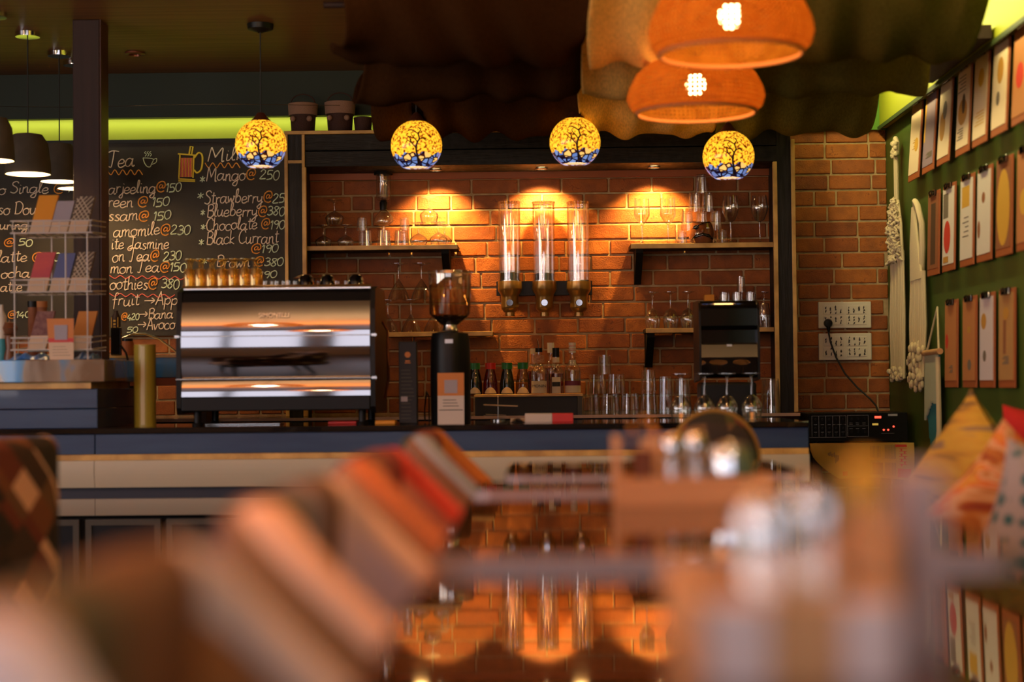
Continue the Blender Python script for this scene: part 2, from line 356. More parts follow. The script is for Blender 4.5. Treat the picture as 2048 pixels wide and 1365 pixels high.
M['blackmatt'] = mat('matt_black', (0.005, 0.005, 0.005), 0.7, spec=0.15); M['chrome'] = mat('polished_steel', (0.62, 0.62, 0.64), 0.07, 1.0); M['mirror'] = mat('dark_mirror_steel', (0.30, 0.29, 0.30), 0.055, 1.0)
M['steel'] = mat('brushed_steel', (0.55, 0.54, 0.52), 0.25, 1.0); M['brass'] = mat('antique_brass_paint', (0.36, 0.19, 0.045), 0.28, 0.75, coat=0.3)
M['greyframe'] = mat('grey_cabinet_frame', (0.06, 0.055, 0.045), 0.5, spec=0.3); M['cabdark'] = mat('dark_cabinet_panel', (0.005, 0.006, 0.010), 0.45, spec=0.2)
M['epoxy'] = epoxym(); M['globe'] = globem(); M['wicker'] = wickerm()
M['glass'] = glassm('clear_glass', ior=1.45, boost=1.0); M['glasstube'] = glassm('clear_acrylic', scat=0.02, f0=0.16); M['glassdark'] = glassm('smoky_plastic', (0.92, 0.80, 0.62), scat=0.05, f0=0.18)
M['table'] = mat('polished_dark_table', (0.040, 0.014, 0.005), 0.030, ior=2.7, coat=0.0, col2=(0.055, 0.022, 0.008), scale=(2, 14, 14))
M['tabedge'] = mat('grey_lavender_edging', (0.33, 0.29, 0.33), 0.4, 0.3)
PAL = [(0.42, 0.13, 0.02), (0.36, 0.02, 0.012), (0.10, 0.14, 0.20), (0.55, 0.33, 0.20), (0.20, 0.075, 0.02), (0.60, 0.45, 0.36), (0.10, 0.045, 0.015), (0.40, 0.20, 0.05), (0.30, 0.26, 0.42), (0.34, 0.035, 0.02), (0.06, 0.055, 0.02), (0.52, 0.24, 0.06)]
M['patch'] = patchm('shaded_patchwork_upholstery', (6, 9, 7), [tuple(c * 0.45 for c in q) for q in PAL], (0, 0.78, 0))  # palette darkened: shade inside the chairs is put into the colour
ARM = [[(0.46, 0.14, 0.02), (0.42, 0.045, 0.012), (0.40, 0.03, 0.012), (0.50, 0.22, 0.05), (0.05, 0.03, 0.02)],
 [(0.09, 0.12, 0.17), (0.16, 0.06, 0.02), (0.20, 0.22, 0.26), (0.05, 0.03, 0.02), (0.36, 0.15, 0.03)],
 [(0.45, 0.03, 0.012), (0.52, 0.13, 0.09), (0.42, 0.025, 0.01), (0.46, 0.16, 0.11), (0.30, 0.015, 0.01)],
 [(0.42, 0.16, 0.025), (0.26, 0.10, 0.03), (0.50, 0.30, 0.14), (0.10, 0.055, 0.025), (0.38, 0.11, 0.03)],
 [(0.58, 0.36, 0.27), (0.30, 0.24, 0.42), (0.52, 0.38, 0.32), (0.16, 0.09, 0.26), (0.46, 0.36, 0.40), (0.44, 0.16, 0.07)],
 [(0.20, 0.08, 0.018), (0.62, 0.40, 0.30), (0.09, 0.06, 0.018), (0.30, 0.12, 0.025), (0.12, 0.05, 0.02)],
 [(0.70, 0.46, 0.24), (0.24, 0.09, 0.02), (0.66, 0.44, 0.24), (0.16, 0.07, 0.03), (0.42, 0.36, 0.36)],
 [(0.44, 0.46, 0.58), (0.12, 0.05, 0.09), (0.50, 0.52, 0.60), (0.30, 0.11, 0.02)]]
M['arms'] = [patchm('patchwork_arm_%s' % 'abcdefgh'[i], (2.4, 1, 13), pal, (0, -0.78, 0)) for i, pal in enumerate(ARM)]
M['harle'] = patchm('harlequin_upholstery', (19, 19, 12), [(0.50, 0.32, 0.20), (0.03, 0.014, 0.008), (0.13, 0.045, 0.015), (0.012, 0.008, 0.006), (0.10, 0.05, 0.02), (0.50, 0.34, 0.22), (0.03, 0.016, 0.01), (0.10, 0.02, 0.01)], (0.78, 0.0, 0.4))
M['harledark'] = patchm('dark_harlequin_upholstery', (19, 19, 12), [(0.10, 0.05, 0.02), (0.02, 0.01, 0.008), (0.13, 0.02, 0.015), (0.05, 0.045, 0.012), (0.012, 0.008, 0.006), (0.18, 0.09, 0.02)], (0.78, 0.0, 0.4)); M['darkgold'] = mat('dark_gold_piping', (0.26, 0.14, 0.02), 0.6)
M['legwood'] = mat('dark_leg_wood', (0.02, 0.01, 0.005), 0.4); M['concrete'] = mat('grey_brown_concrete', (0.10, 0.08, 0.055), 0.8, bump=0.2, col2=(0.075, 0.06, 0.04), scale=(12, 12, 12))
M['whitein'] = mat('white_enamel', (0.8, 0.75, 0.65), 0.5); M['bulb'] = emitm('warm_bulb', (1.0, 0.62, 0.25), 30); M['bulbsoft'] = emitm('soft_bulb', (1.0, 0.66, 0.28), 6)
M['cord'] = mat('black_cord', (0.01, 0.008, 0.007), 0.6); M['copper'] = mat('copper_cap', (0.20, 0.06, 0.03), 0.35, 0.6)
M['drape_l'] = clothm('dark_brown_drape', (0.052, 0.021, 0.007), 0.2); M['drape_c'] = clothm('beige_drape', (0.92, 0.58, 0.16), 0.35); M['drape_r'] = clothm('olive_drape', (0.15, 0.125, 0.025), 0.25)
M['macrame'] = mat('cotton_rope', (0.62, 0.50, 0.32), 0.9, bump=0.4, bscale=250); M['teal'] = mat('teal_yarn', (0.02, 0.16, 0.20), 0.9); M['paleyarn'] = mat('pale_green_yarn', (0.38, 0.40, 0.30), 0.9)
M['hardboard'] = mat('red_brown_hardboard', (0.34, 0.085, 0.022), 0.55); M['papercream'] = mat('cream_paper', (0.72, 0.55, 0.38), 0.8); M['paperwhite'] = mat('white_paper', (0.66, 0.58, 0.52), 0.8)
M['paperlav'] = mat('lavender_paper', (0.26, 0.18, 0.24), 0.8); M['papertan'] = mat('tan_paper', (0.42, 0.21, 0.07), 0.8); M['paperdark'] = mat('dark_print', (0.07, 0.03, 0.012), 0.7); M['paperbrown'] = mat('red_brown_print', (0.26, 0.085, 0.03), 0.7)
M['paperor'] = mat('orange_brown_paper', (0.46, 0.17, 0.05), 0.8)
M['redink'] = mat('red_ink', (0.55, 0.03, 0.015), 0.7); M['yellowink'] = mat('yellow_ink', (0.60, 0.32, 0.03), 0.7); M['greyink'] = mat('grey_ink', (0.16, 0.12, 0.09), 0.8); M['ochreink'] = mat('ochre_ink', (0.48, 0.22, 0.03), 0.8)
M['white'] = mat('white_plastic', (0.72, 0.66, 0.56), 0.4); M['floralink'] = mat('black_floral_print', (0.03, 0.025, 0.03), 0.6)
M['news'] = mat('yellowed_newsprint', (0.52, 0.34, 0.07), 0.85, col2=(0.42, 0.25, 0.05), scale=(7, 7, 7), bump=0.3, bscale=25)
M['led_red'] = emitm('red_led', (1.0, 0.06, 0.03), 3.0); M['led_yel'] = emitm('amber_led', (1.0, 0.6, 0.1), 0.5)
M['olive'] = mat('olive_gold_tube', (0.45, 0.37, 0.045), 0.32); M['olive_highlight'] = mat('painted_highlight', (0.72, 0.66, 0.36), 0.4)
M['potbrown'] = mat('dark_brown_basket', (0.05, 0.018, 0.012), 0.8, bump=0.6, bscale=130); M['jute'] = mat('jute_trim', (0.34, 0.20, 0.14), 0.9, bump=0.8, bscale=220)
M['wire'] = mat('white_wire', (0.62, 0.58, 0.55), 0.35); M['lattice'] = mat('lattice_cream', (0.62, 0.52, 0.38), 0.6); M['latticedark'] = mat('lattice_dark', (0.10, 0.07, 0.05), 0.6)
M['orangebox'] = mat('orange_card', (0.75, 0.30, 0.02), 0.55); M['greybox'] = mat('lavender_grey_card', (0.36, 0.33, 0.38), 0.55); M['pinkbox'] = mat('pink_red_card', (0.60, 0.10, 0.10), 0.55, col2=(0.42, 0.06, 0.10), scale=(6, 6, 14)); M['bluebox'] = mat('blue_card', (0.10, 0.13, 0.30), 0.55)
M['maroonbox'] = mat('maroon_dotted_card', (0.16, 0.06, 0.06), 0.6, col2=(0.24, 0.12, 0.11), scale=(70, 70, 70)); M['orangedull'] = mat('dull_orange_card', (0.50, 0.19, 0.03), 0.55)
M['brightred'] = mat('bright_red', (0.62, 0.02, 0.012), 0.4); M['greencap'] = mat('green_cap', (0.01, 0.16, 0.04), 0.4); M['redcap'] = mat('red_cap', (0.55, 0.015, 0.01), 0.4)
M['darkgrey'] = mat('charcoal_card', (0.022, 0.023, 0.027), 0.5, spec=0.25); M['orangeglow'] = mat('orange_print', (0.62, 0.22, 0.05), 0.6)
M['amberliq'] = glassm('amber_syrup', (0.62, 0.26, 0.06), ior=1.4, boost=0.9, scat=0.015, f0=0.06); M['redliq'] = glassm('red_syrup', (0.55, 0.11, 0.04), ior=1.4, scat=0.015, f0=0.06); M['greenliq'] = glassm('dark_green_syrup', (0.14, 0.22, 0.09), ior=1.4, scat=0.015, f0=0.06); M['oliveliq'] = glassm('olive_syrup', (0.58, 0.48, 0.15), ior=1.4, scat=0.015, f0=0.06); M['paleliq'] = glassm('pale_yellow_syrup', (0.82, 0.74, 0.42), ior=1.4, scat=0.015, f0=0.06)
M['label'] = mat('cream_label', (0.72, 0.60, 0.44), 0.7); M['labelpink'] = mat('pink_floral_label', (0.62, 0.34, 0.22), 0.7, col2=(0.35, 0.12, 0.06), scale=(200, 200, 200)); M['maroonlabel'] = mat('maroon_label', (0.16, 0.02, 0.05), 0.6)
M['coffee'] = mat('coffee_beans', (0.02, 0.010, 0.006), 0.45, bump=1.0, bscale=160); M['ink'] = mat('black_ink', (0.02, 0.018, 0.018), 0.7); M['silverink'] = mat('silver_print', (0.55, 0.55, 0.55), 0.35, 0.6)
M['facebrown'] = mat('glazed_brown_face', (0.20, 0.06, 0.02), 0.15, coat=0.6); M['lightwood'] = woodm('light_wood', (0.45, 0.23, 0.10), (0.58, 0.33, 0.16), (3, 40, 40), 0.5)
M['lavcard'] = mat('lavender_white_card', (0.62, 0.53, 0.56), 0.6); M['lavgrey'] = mat('lavender_grey_card', (0.36, 0.29, 0.32), 0.6); M['bluecloth'] = mat('bright_blue_plastic', (0.02, 0.13, 0.50), 0.3, col2=(0.10, 0.25, 0.60), scale=(25, 25, 25))
M['teallab'] = mat('teal_label', (0.04, 0.30, 0.36), 0.5); M['pepper'] = mat('turned_brown_wood', (0.16, 0.05, 0.015), 0.35)
def cushm(name, stops, sc_, rot=(0, 0, 0), dist=2.0):
    m, nt, out = nodes(name); L = nt.links.new; b = nt.nodes.new('ShaderNodeBsdfPrincipled'); L(b.outputs[0], out.inputs[0]); b.inputs['Roughness'].default_value = 0.85
    n = N(nt, 'ShaderNodeTexNoise'); n.inputs['Scale'].default_value = 1; n.inputs['Distortion'].default_value = dist; n.inputs['Detail'].default_value = 2; L(coords(nt, sc_, rot), n.inputs['Vector'])
    r = ramp(nt, stops); L(n.outputs[0], r.inputs[0]); L(r.outputs[0], b.inputs['Base Color']); return m
M['cush_y'] = cushm('mustard_cushion', [(0.38, (0.16, 0.09, 0.035)), (0.45, (0.55, 0.28, 0.03)), (0.55, (0.62, 0.36, 0.04)), (0.6, (0.24, 0.15, 0.10)), (0.7, (0.60, 0.33, 0.05))], (2, 2, 9))
M['cush_o'] = cushm('orange_floral_cushion', [(0.34, (0.26, 0.04, 0.01)), (0.44, (0.45, 0.15, 0.02)), (0.5, (0.62, 0.36, 0.18)), (0.55, (0.62, 0.13, 0.02)), (0.62, (0.60, 0.30, 0.04)), (0.72, (0.30, 0.06, 0.015))], (5, 5, 9), (0, 0.6, 0))
M['cush_r'] = mat('red_cushion', (0.50, 0.012, 0.012), 0.85)
def dotm():
    m, nt, out = nodes('teal_dotted_cushion'); L = nt.links.new; b = nt.nodes.new('ShaderNodeBsdfPrincipled'); L(b.outputs[0], out.inputs[0]); b.inputs['Roughness'].default_value = 0.85
    v = N(nt, 'ShaderNodeTexVoronoi'); v.inputs['Scale'].default_value = 22; v.inputs['Randomness'].default_value = 0.25; L(coords(nt), v.inputs['Vector'])
    r = ramp(nt, [(0.0, (0.015, 0.09, 0.11)), (0.30, (0.02, 0.10, 0.12)), (0.42, (0.30, 0.27, 0.28))]); L(v.outputs[0], r.inputs[0]); L(r.outputs[0], b.inputs['Base Color']); return m
M['cush_b'] = dotm()
# ================================================================ SETTING
XL, YB, YW = -4.2, -1.7, D_WALL
struct(G().box(XL, XR, YB, YW, -0.08, 0), 'floor', mat('dark_floor_tile', (0.035, 0.022, 0.015), 0.3, col2=(0.05, 0.032, 0.02), scale=(3, 3, 3)))
struct(G().box(XL, XR + 0.1, YB, YW + 0.1, CEIL, CEIL + 0.08), 'ceiling', M['ceilwood'])
# brick back wall: a mortar slab and one brick at a time, in one wall
g = G().box(XL, XR + 0.1, YW, YW + 0.1, 0, CEIL, 1)
CR, MJ = 0.0745, 0.009
xs0, xs1 = -3.0, XR
z = 0.30; row = 0
rb = random.Random(3)
while z < 2.30:
    x = xs0 - rb.random() * 0.2
    while x < xs1:
        bw = rb.choice([0.205, 0.205, 0.21, 0.20, 0.105, 0.165, 0.15]) if row % 3 else rb.choice([0.205, 0.205, 0.205, 0.225])
        a, b = max(x, xs0), min(x + bw - MJ, xs1 - 0.001)
        if b - a > 0.02:
            jz = rb.uniform(-0.0012, 0.0012)
            g.box(a, b, YW - 0.0045 - rb.uniform(0, 0.003), YW + 0.01, z + jz, z + CR - MJ + jz, 0, 0.0035, 1)
        x += bw
    z += CR; row += 1
struct(g, 'wall_back', [M['brick'], M['mortar']])
LIMEZ = P(300, 281, YW).z; LIMEZ2 = P(300, 235, YW - 0.08).z
# lime band above the chalkboard, right corner piece, and the dark bulkhead over it
XB = P(1592, 300, YW).x
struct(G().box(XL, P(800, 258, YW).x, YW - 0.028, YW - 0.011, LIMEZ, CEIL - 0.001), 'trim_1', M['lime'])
struct(G().box(XB, XR - 0.001, YW - 0.028, YW - 0.011, P(1755, 261, YW).z, CEIL - 0.001), 'trim_2', mat('bright_green_paint', (0.10, 0.27, 0.02), 0.6))
struct(G().box(XL, P(1000, 200, YW).x, YW - 0.075, YW - 0.030, LIMEZ2, CEIL - 0.001), 'trim_3', M['darkgreen'])
# right wall with a lime cornice
CORN = PW(1773, 257).z
struct(G().box(XR, XR + 0.1, YB, YW, 0, CEIL), 'wall_right', M['green'])
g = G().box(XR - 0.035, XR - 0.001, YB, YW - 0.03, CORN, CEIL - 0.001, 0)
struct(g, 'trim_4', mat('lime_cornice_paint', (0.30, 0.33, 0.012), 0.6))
struct(G().box(XR - 0.045, XR - 0.036, YB, YW - 0.03, CORN - 0.012, CORN + 0.006), 'trim_5', mat('cornice_edge', (0.03, 0.05, 0.01), 0.6))
# left wall and the window wall behind the camera
wallm = mat('warm_plaster', (0.22, 0.14, 0.07), 0.8)
g = G(); e = YB; wl = [(-1.45, 0.55), (0.85, 2.85), (3.15, 5.15)]
for a, b in wl:
    g.box(XL - 0.1, XL, e, a, 0, CEIL); g.box(XL - 0.1, XL, a, b, 0, 0.85); g.box(XL - 0.1, XL, a, b, 2.3, CEIL); e = b
g.box(XL - 0.1, XL, e, YW, 0, CEIL); struct(g, 'wall_left', wallm)
fill_pane = emitm('side_fill_pane', (1.0, 0.88, 0.86), 4.8)  # unseen side windows, added to light the foreground from the left
for i, (a, b) in enumerate(wl):
    g = G()
    for q in range(2):
        y0 = a + (b - a) * q / 2; y1 = a + (b - a) * (q + 1) / 2
        g.box(XL - 0.05, XL, y0, y0 + 0.04, 0.85, 2.3, 0); g.box(XL - 0.05, XL, y1 - 0.04, y1, 0.85, 2.3, 0)
        g.box(XL - 0.05, XL, y0 + .04, y1 - .04, 0.85, 0.90, 0); g.box(XL - 0.05, XL, y0 + .04, y1 - .04, 2.25, 2.3, 0)
        g.box(XL - 0.045, XL - 0.035, y0 + 0.04, y1 - 0.04, 0.90, 2.25, 1)
    struct(g, 'window_%d' % (i + 4), [M['darkbrown'], fill_pane])
g = G(); wx = [(-3.3, -1.95), (-1.75, -0.45), (-0.25, 1.05)]
zz0, zz1 = 0.95, 2.38; e = XL
for a, b in wx:
    g.box(e, a, YB - 0.12, YB, 0, CEIL); g.box(a, b, YB - 0.12, YB, 0, zz0); g.box(a, b, YB - 0.12, YB, zz1, CEIL); e = b
g.box(e, XR + 0.1, YB - 0.12, YB, 0, CEIL); struct(g, 'wall_front', wallm)
pane = emitm('daylit_window_pane', (0.90, 0.88, 1.0), 2.6)
for i, (a, b) in enumerate(wx):
    g = G()
    for q in range(2):
        x0 = a + (b - a) * q / 2; x1 = a + (b - a) * (q + 1) / 2
        g.box(x0, x0 + 0.04, YB - 0.05, YB, zz0, zz1, 0); g.box(x1 - 0.04, x1, YB - 0.05, YB, zz0, zz1, 0)
        g.box(x0 + .04, x1 - .04, YB - 0.05, YB, zz0, zz0 + 0.05, 0); g.box(x0 + .04, x1 - .04, YB - 0.05, YB, zz1 - 0.05, zz1, 0)
        g.box(x0 + 0.04, x1 - 0.04, YB - 0.045, YB - 0.035, zz0 + 0.05, zz1 - 0.05, 1)
    struct(g, 'window_%d' % (i + 1), [M['darkbrown'], pane])
# ================================================================ POST
YP = 6.86
g = G().box(P(146, 400, YP).x, P(200, 400, YP).x, YP, YP + 0.13, 0, CEIL - 0.001, 0, 0.004)
g.box(P(200.1, 400, YP).x, P(202, 400, YP).x, YP + 0.004, YP + 0.126, 0, CEIL - 0.001, 1)
g2 = g
o = single(g2, 'wooden_post', [M['darkbrown'], mat('dark_red_edge', (0.05, 0.008, 0.008), 0.45)], 'dark brown square wooden post from floor to ceiling left of the menu board', 'post')
# thin wire strung across the dark bulkhead
pts = [P(x, 213 - 0.006 * x + 2 * math.sin(x / 90), 7.75) for x in range(-40, 720, 40)]
single(G().tube(pts, 0.0011, 5), 'hanging_wire', M['steel'], 'thin pale wire strung level across the dark green bulkhead', 'wire')
# recessed downlight in the planked ceiling
c = P(270, 105, 7.6); D = ray(270, 105); c = Vector((0, 0, CAMZ)) + D * ((CEIL - CAMZ) / D.z)
t = thing('ceiling_downlight', 'small unlit recessed round downlight in the planked ceiling right of the post', 'downlight', (c.x, c.y, CEIL - 0.012))
build(G().lathe([(0.028, 0.011), (0.045, 0.011), (0.045, 0.004), (0.030, 0.0), (0.028, 0.011)], 24), 'ring', M['copper'], t, True)
build(G().lathe([(0, 0.010), (0.028, 0.010)], 24), 'lens', M['black'], t, True)
# ================================================================ SHELF FRAME on the back wall
YF = 7.83
def bx(g, px0, py0, px1, py1, d0, d1, m=0, bev=0.0):
    a = P(px0, (py0 + py1) / 2, d0).x; b = P(px1, (py0 + py1) / 2, d0).x; mx = (px0 + px1) / 2
    return g.box(a, b, d0, d1, P(mx, py1, d0).z, P(mx, py0, d0).z, m, bev)
BZ0 = SOFF; BZ1 = P(700, 268, YF).z; BACKZ = 0.812
XF0, XF1 = P(577, 500, YF).x, P(1584, 500, YF).x
XI0, XI1 = P(605, 500, YF).x, P(1556, 500, YF).x
t = thing('bar_back_frame', 'black stained timber frame with golden edging around the brick shelf alcove', 'frame', ((XF0 + XF1) / 2, YF, BACKZ))
build(G().box(XF0, XI0, YF + 0.004, YW - 0.012, BACKZ, BZ1, 0), 'post', M['blackwood_v'], t)
build(G().box(XI1, XF1, YF + 0.004, YW - 0.012, BACKZ, BZ1, 0), 'post', M['blackwood_v'], t)
zm = (BZ0 + BZ1) / 2
g = G().box(XI0, XI1, YF + 0.004, YW - 0.012, BZ0 + 0.002, zm - 0.003, 0, 0.002); g.box(XI0, XI1, YF + 0.006, YW - 0.012, zm + 0.002, BZ1 - 0.001, 0, 0.002)
build(g, 'beam', M['blackwood'], t)
gw = 0.019
for a, b, z0, z1 in ((XI0, XI0 + gw, BACKZ, BZ0), (XI1 - gw, XI1, BACKZ, BZ0), (XF0 - 0.016, XF0, BACKZ, BZ1), (XF1, XF1 + 0.018, BACKZ, BZ1 - 0.05), (XI0, XI0 + 0.014, BZ0, BZ1)):
    build(G().box(a, b, YF - 0.006, YF + 0.02, z0, z1, 0, 0.002), 'edge_trim', M['gold'], t, label='golden wood edging strip')
build(G().box(XF0 - 0.016, XF1 + 0.018, YF - 0.008, YF + 0.022, BZ1, BZ1 + 0.016, 0, 0.002), 'edge_trim', M['gold'], t, label='golden wood edging strip')
build(G().box(XF0, XI0, YF - 0.004, YF + 0.004, P(590, 327, YF).z, P(590, 321, YF).z), 'edge_trim', M['gold'], t, label='golden wood edging strip')
build(G().box(XI0, XI1, YW - 0.036, YW - 0.013, BZ0 - 0.030, BZ0 + 0.001, 0), 'soffit_batten', M['hardboard'], t)
for i, x in enumerate(SPOTX):
    t = thing('soffit_spotlight', '%s of the three small lit spotlights under the black beam' % ['leftmost', 'middle', 'rightmost'][i], 'spotlight', (x, 7.965, SOFF - 0.006), group='spotlights under the black beam')
    build(G().lathe([(0.018, 0.006), (0.030, 0.006), (0.030, 0.0), (0.020, -0.002), (0.018, 0.006)], 20), 'ring', M['steel'], t, True)
    build(G().lathe([(0, 0.004), (0.018, 0.004)], 20), 'lens', M['bulb'], t, True)
# wall shelves
def shelf(px0, px1, py0, py1, dfront, label, brk):
    d1 = YW - 0.012; zt, zb = P((px0 + px1) / 2, py0, dfront).z, P((px0 + px1) / 2, py1, dfront).z
    x0, x1 = P(px0, py0, dfront).x, P(px1, py0, dfront).x
    t = thing('wall_shelf', label, 'shelf', ((x0 + x1) / 2, d1, zb))
    build(G().box(x0, x1, dfront + 0.008, d1, zb + 0.003, zt, 0), 'board', M['blackwood'], t)
    build(G().box(x0, x1, dfront, dfront + 0.008, zb, zt, 0, 0.0015), 'edge_trim', M['gold'], t, label='golden wood front edge')
    if brk:
        bx0, bx1, by = brk; xa, xb = P(bx0, by, dfront + .05).x, P(bx1, by, dfront + .05).x; zl = P(bx0, by, dfront + .1).z
        g = G().prism([(dfront + 0.012, zb + 0.003), (dfront + 0.012, zb - 0.02), (d1 - 0.02, zl), (d1, zl), (d1, zb + 0.003)], xa, xb, 'x')
        build(g, 'bracket', M['blackmatt'], t)
    return zt
ZS1 = shelf(612, 915, 491, 500, 7.90, 'upper left wall shelf with golden edge, crowded with upturned glasses', (884, 899, 556))
ZS2 = shelf(770, 985, 664, 673, 7.90, 'lower left wall shelf with golden edge, behind the coffee grinder', None)
ZS3 = shelf(1262, 1548, 486, 496, 7.90, 'upper right wall shelf with golden edge, holding wine glasses and a face mug', (1272, 1286, 567))
ZS4 = shelf(1292, 1548, 656, 665, 7.90, 'lower right wall shelf with golden edge, behind the black dispenser', (1294, 1309, 735))
# ================================================================ MENU BOARD
YBD = YW - 0.03
GL = {
'a': (6.3, "5,4 3,5 1,4 .3,2 1,.3 3,.3 4.6,3 5,5/5,5 4.7,1.5 5.5,0 6.5,.8"), 'b': (5.8, ".8,3 2.5,7 2.4,10 1.2,9 1,4 1,0/1,1 2.5,0 4.5,1 4.8,3.5 3,5 1.2,3.5"),
'c': (5, "4.5,4 3,5 1,4 .3,2 1.2,.2 3,0 5,1"), 'd': (6.4, "5,4 3,5 1,4 .3,2 1,.3 3,.3 4.8,3 5,10/5,10 4.8,1.5 5.6,0 6.4,.8"),
'e': (5, ".5,2.2 3.5,2.6 4.2,4 2.8,5 1,4 .3,2 1.2,.2 3,0 5,1.2"), 'f': (4.5, "4.5,9 3.2,10 2.2,8 2,0 2,-3/.3,4.5 4,5"),
'g': (6, "5,4 3,5 1,4 .3,2 1,.3 3,.3 4.8,3 5,5/5,5 5,-2 3.5,-4 1.5,-3 3,-1 6,.8"), 'h': (5.5, ".8,10 .8,0/.8,3 2.5,5 4,4.5 4.2,2 4.4,.5 5.4,.3"),
'i': (2.6, "1,5 1,1 1.6,0 2.6,.8/1,7 1.2,7.4"), 'j': (2.8, "2,5 2,-2 1,-4 -.6,-3 1,-1 3,.6/2,7 2.2,7.3"), 'k': (4.8, ".8,10 .8,0/4,5 .9,2.2 4.4,0"),
'l': (2.8, ".2,1 2,6 2.2,9.5 1.2,9.5 1,4 1.3,.5 2.6,.6"), 'm': (7.2, ".8,5 .8,0/.8,3 2.2,5 3.2,4.5 3.3,0/3.3,3 4.8,5 5.8,4.5 6,1 6.6,0 7.3,.6"),
'n': (5.2, ".8,5 .8,0/.8,3 2.4,5 3.6,4.5 3.8,1.2 4.4,0 5.2,.6"), 'o': (5.4, "2.8,5 1,4.2 .3,2.4 1.2,.4 2.8,0 4.4,1 4.8,3 3.8,4.7 2.8,5 4.3,4.4 5.3,4.6"),
'p': (5.2, ".8,5 .8,-4/.8,3.5 2.5,5 4.3,4.4 4.7,2.3 3.2,.3 .9,1"), 'r': (4, ".5,5 .9,4 .9,0/.9,3 2.2,4.8 3.8,4.6"), 's': (4.3, "3.8,4.4 2.4,5 1,4 2.4,2.7 3.8,1.3 2.6,0 .5,.7"),
't': (3.8, "1.8,8.5 1.8,1.2 2.6,0 3.8,.8/.2,6 3.6,6.2"), 'u': (5.7, ".6,5 .6,1.5 1.8,0 3.5,1 4.2,3/4.3,5 4.3,1 5,0 5.8,.7"), 'v': (5, ".4,5 2,0 3.8,4.5 5,4.8"),
'w': (6.2, ".4,5 1.2,.3 2.8,3.5 4,.3 5.4,4 5,5 6.2,4.6"), 'y': (5.5, ".6,5 .8,2 2.2,1 4,2.5/4.3,5 4,-2 2.6,-4 1,-3 3,-1 5.6,1"),
'T': (7, "0,9 2.5,10 7,9.6/3.8,9.8 3.4,4 2.8,0 1,.4"), 'M': (8.6, ".5,0 1,9 1.4,10 3.5,4 4,3.6 6.6,10 7,4 7.4,0 8.4,.5"), 'S': (5.8, "5.5,8.5 4,10 1.6,9 1.6,6.8 4.5,4.6 5,2 3,0 .3,1"),
'B': (6, "1,9.5 1,0/.4,8.6 3,10 5.2,8.4 4.4,6 1.6,5.2 5,4.8 5.8,2 4,0 1,.2"), 'C': (6.3, "6,8 4.5,10 2,8.8 .6,5 1.6,1 4,0 6.3,1.4"), 'J': (6.4, "1.5,10 6.5,9.6/4.5,9.8 4.3,1.5 2.6,-1 .6,0 1.6,2 4.8,3"),
'D': (6.8, "1.2,9.5 1.2,.3/.3,9 3.5,10 6.3,7.5 6.2,3.5 4,.5 .6,.3"), 'A': (6.2, ".3,0 3,9.8 3.4,9.8 5.8,0/1.2,3.6 5.2,3.8"),
'0': (5.2, "2.5,9 .8,7.5 .4,4 1.4,.6 3,0 4.6,2 4.8,6 3.8,8.6 2.5,9"), '1': (2.8, ".4,7 1.8,9 1.6,0"), '2': (5.4, ".5,7 2,9 4,8.2 3.8,5.5 .4,.2 5,.4"), '3': (5, ".6,8 2.5,9 4.2,7.6 3.6,5.4 2,5 4.4,4 4.4,1.4 2.2,0 .3,1"),
'4': (5.4, "3,9 .4,3.5 5,3.7/3.8,5.5 3.6,0"), '5': (5.2, "4.6,9 1.2,8.8 .9,5.2 3,5.6 4.6,3.5 3.8,.8 .4,.2"), '8': (5, "4.3,8 2.6,9 1,7.6 2.4,5 4.2,2.4 2.6,0 .6,1.8 2.2,4.6 4.6,7.4 4.3,8"),
'9': (5, "4.4,7.8 2.4,9 .7,7 2,5 4.2,6 4.4,8 4.2,3 3.2,0"), '@': (8, "5.2,5.5 3.8,6.3 2.6,4.5 3.2,3 4.8,4 5.4,6 5.3,3.4 6.6,3.4 7.4,5.5 6.4,8.4 3.8,9 1.2,7 .6,3.6 2,.6 4.8,-.4 7,.8"),
'*': (6, "3,7 3,1/.6,5.8 5.4,2.2/5.4,5.8 .6,2.2"), '>': (9, ".5,4 8,4.2/5.6,6.4 8,4.2 5.6,2"), ' ': (3, ""),
}
def smooth(ps, k=4):
    if len(ps) < 3: return ps
    out = []
    for i in range(len(ps) - 1):
        p0, p1, p2, p3 = ps[max(i - 1, 0)], ps[i], ps[i + 1], ps[min(i + 2, len(ps) - 1)]
        for j in range(k):
            t = j / k
            out.append(tuple(0.5 * ((2 * p1[a]) + (-p0[a] + p2[a]) * t + (2 * p0[a] - 5 * p1[a] + 4 * p2[a] - p3[a]) * t * t + (-p0[a] + 3 * p1[a] - 3 * p2[a] + p3[a]) * t ** 3) for a in (0, 1)))
    out.append(ps[-1]); return out
def stroke(g, pxy, r, m):
    g.tube([P(x, y, YBD - 0.0035) for x, y in pxy], r, 4, m, True, False)
BXL = -3.3; BX1 = P(571, 480, YBD).x
bz0, bz1 = P(400, 671, YBD).z, P(400, 284, YBD).z
menu = thing('menu_board', 'large chalkboard menu of teas, coffees and shakes written in coloured chalk', 'chalkboard', ((BXL + BX1) / 2, YBD, bz0))
build(G().box(BXL, BX1, YBD, YW - 0.012, bz0, bz1), 'board', M['board'], menu)
build(G().box(BXL, BX1, YBD - 0.006, YBD, bz1 - 0.004, bz1 + 0.014), 'frame_rail', M['black'], menu)
CM = [M['chalk'], M['chalk_o'], M['chalk_g'], M['chalk_y'], M['chalk_r']]
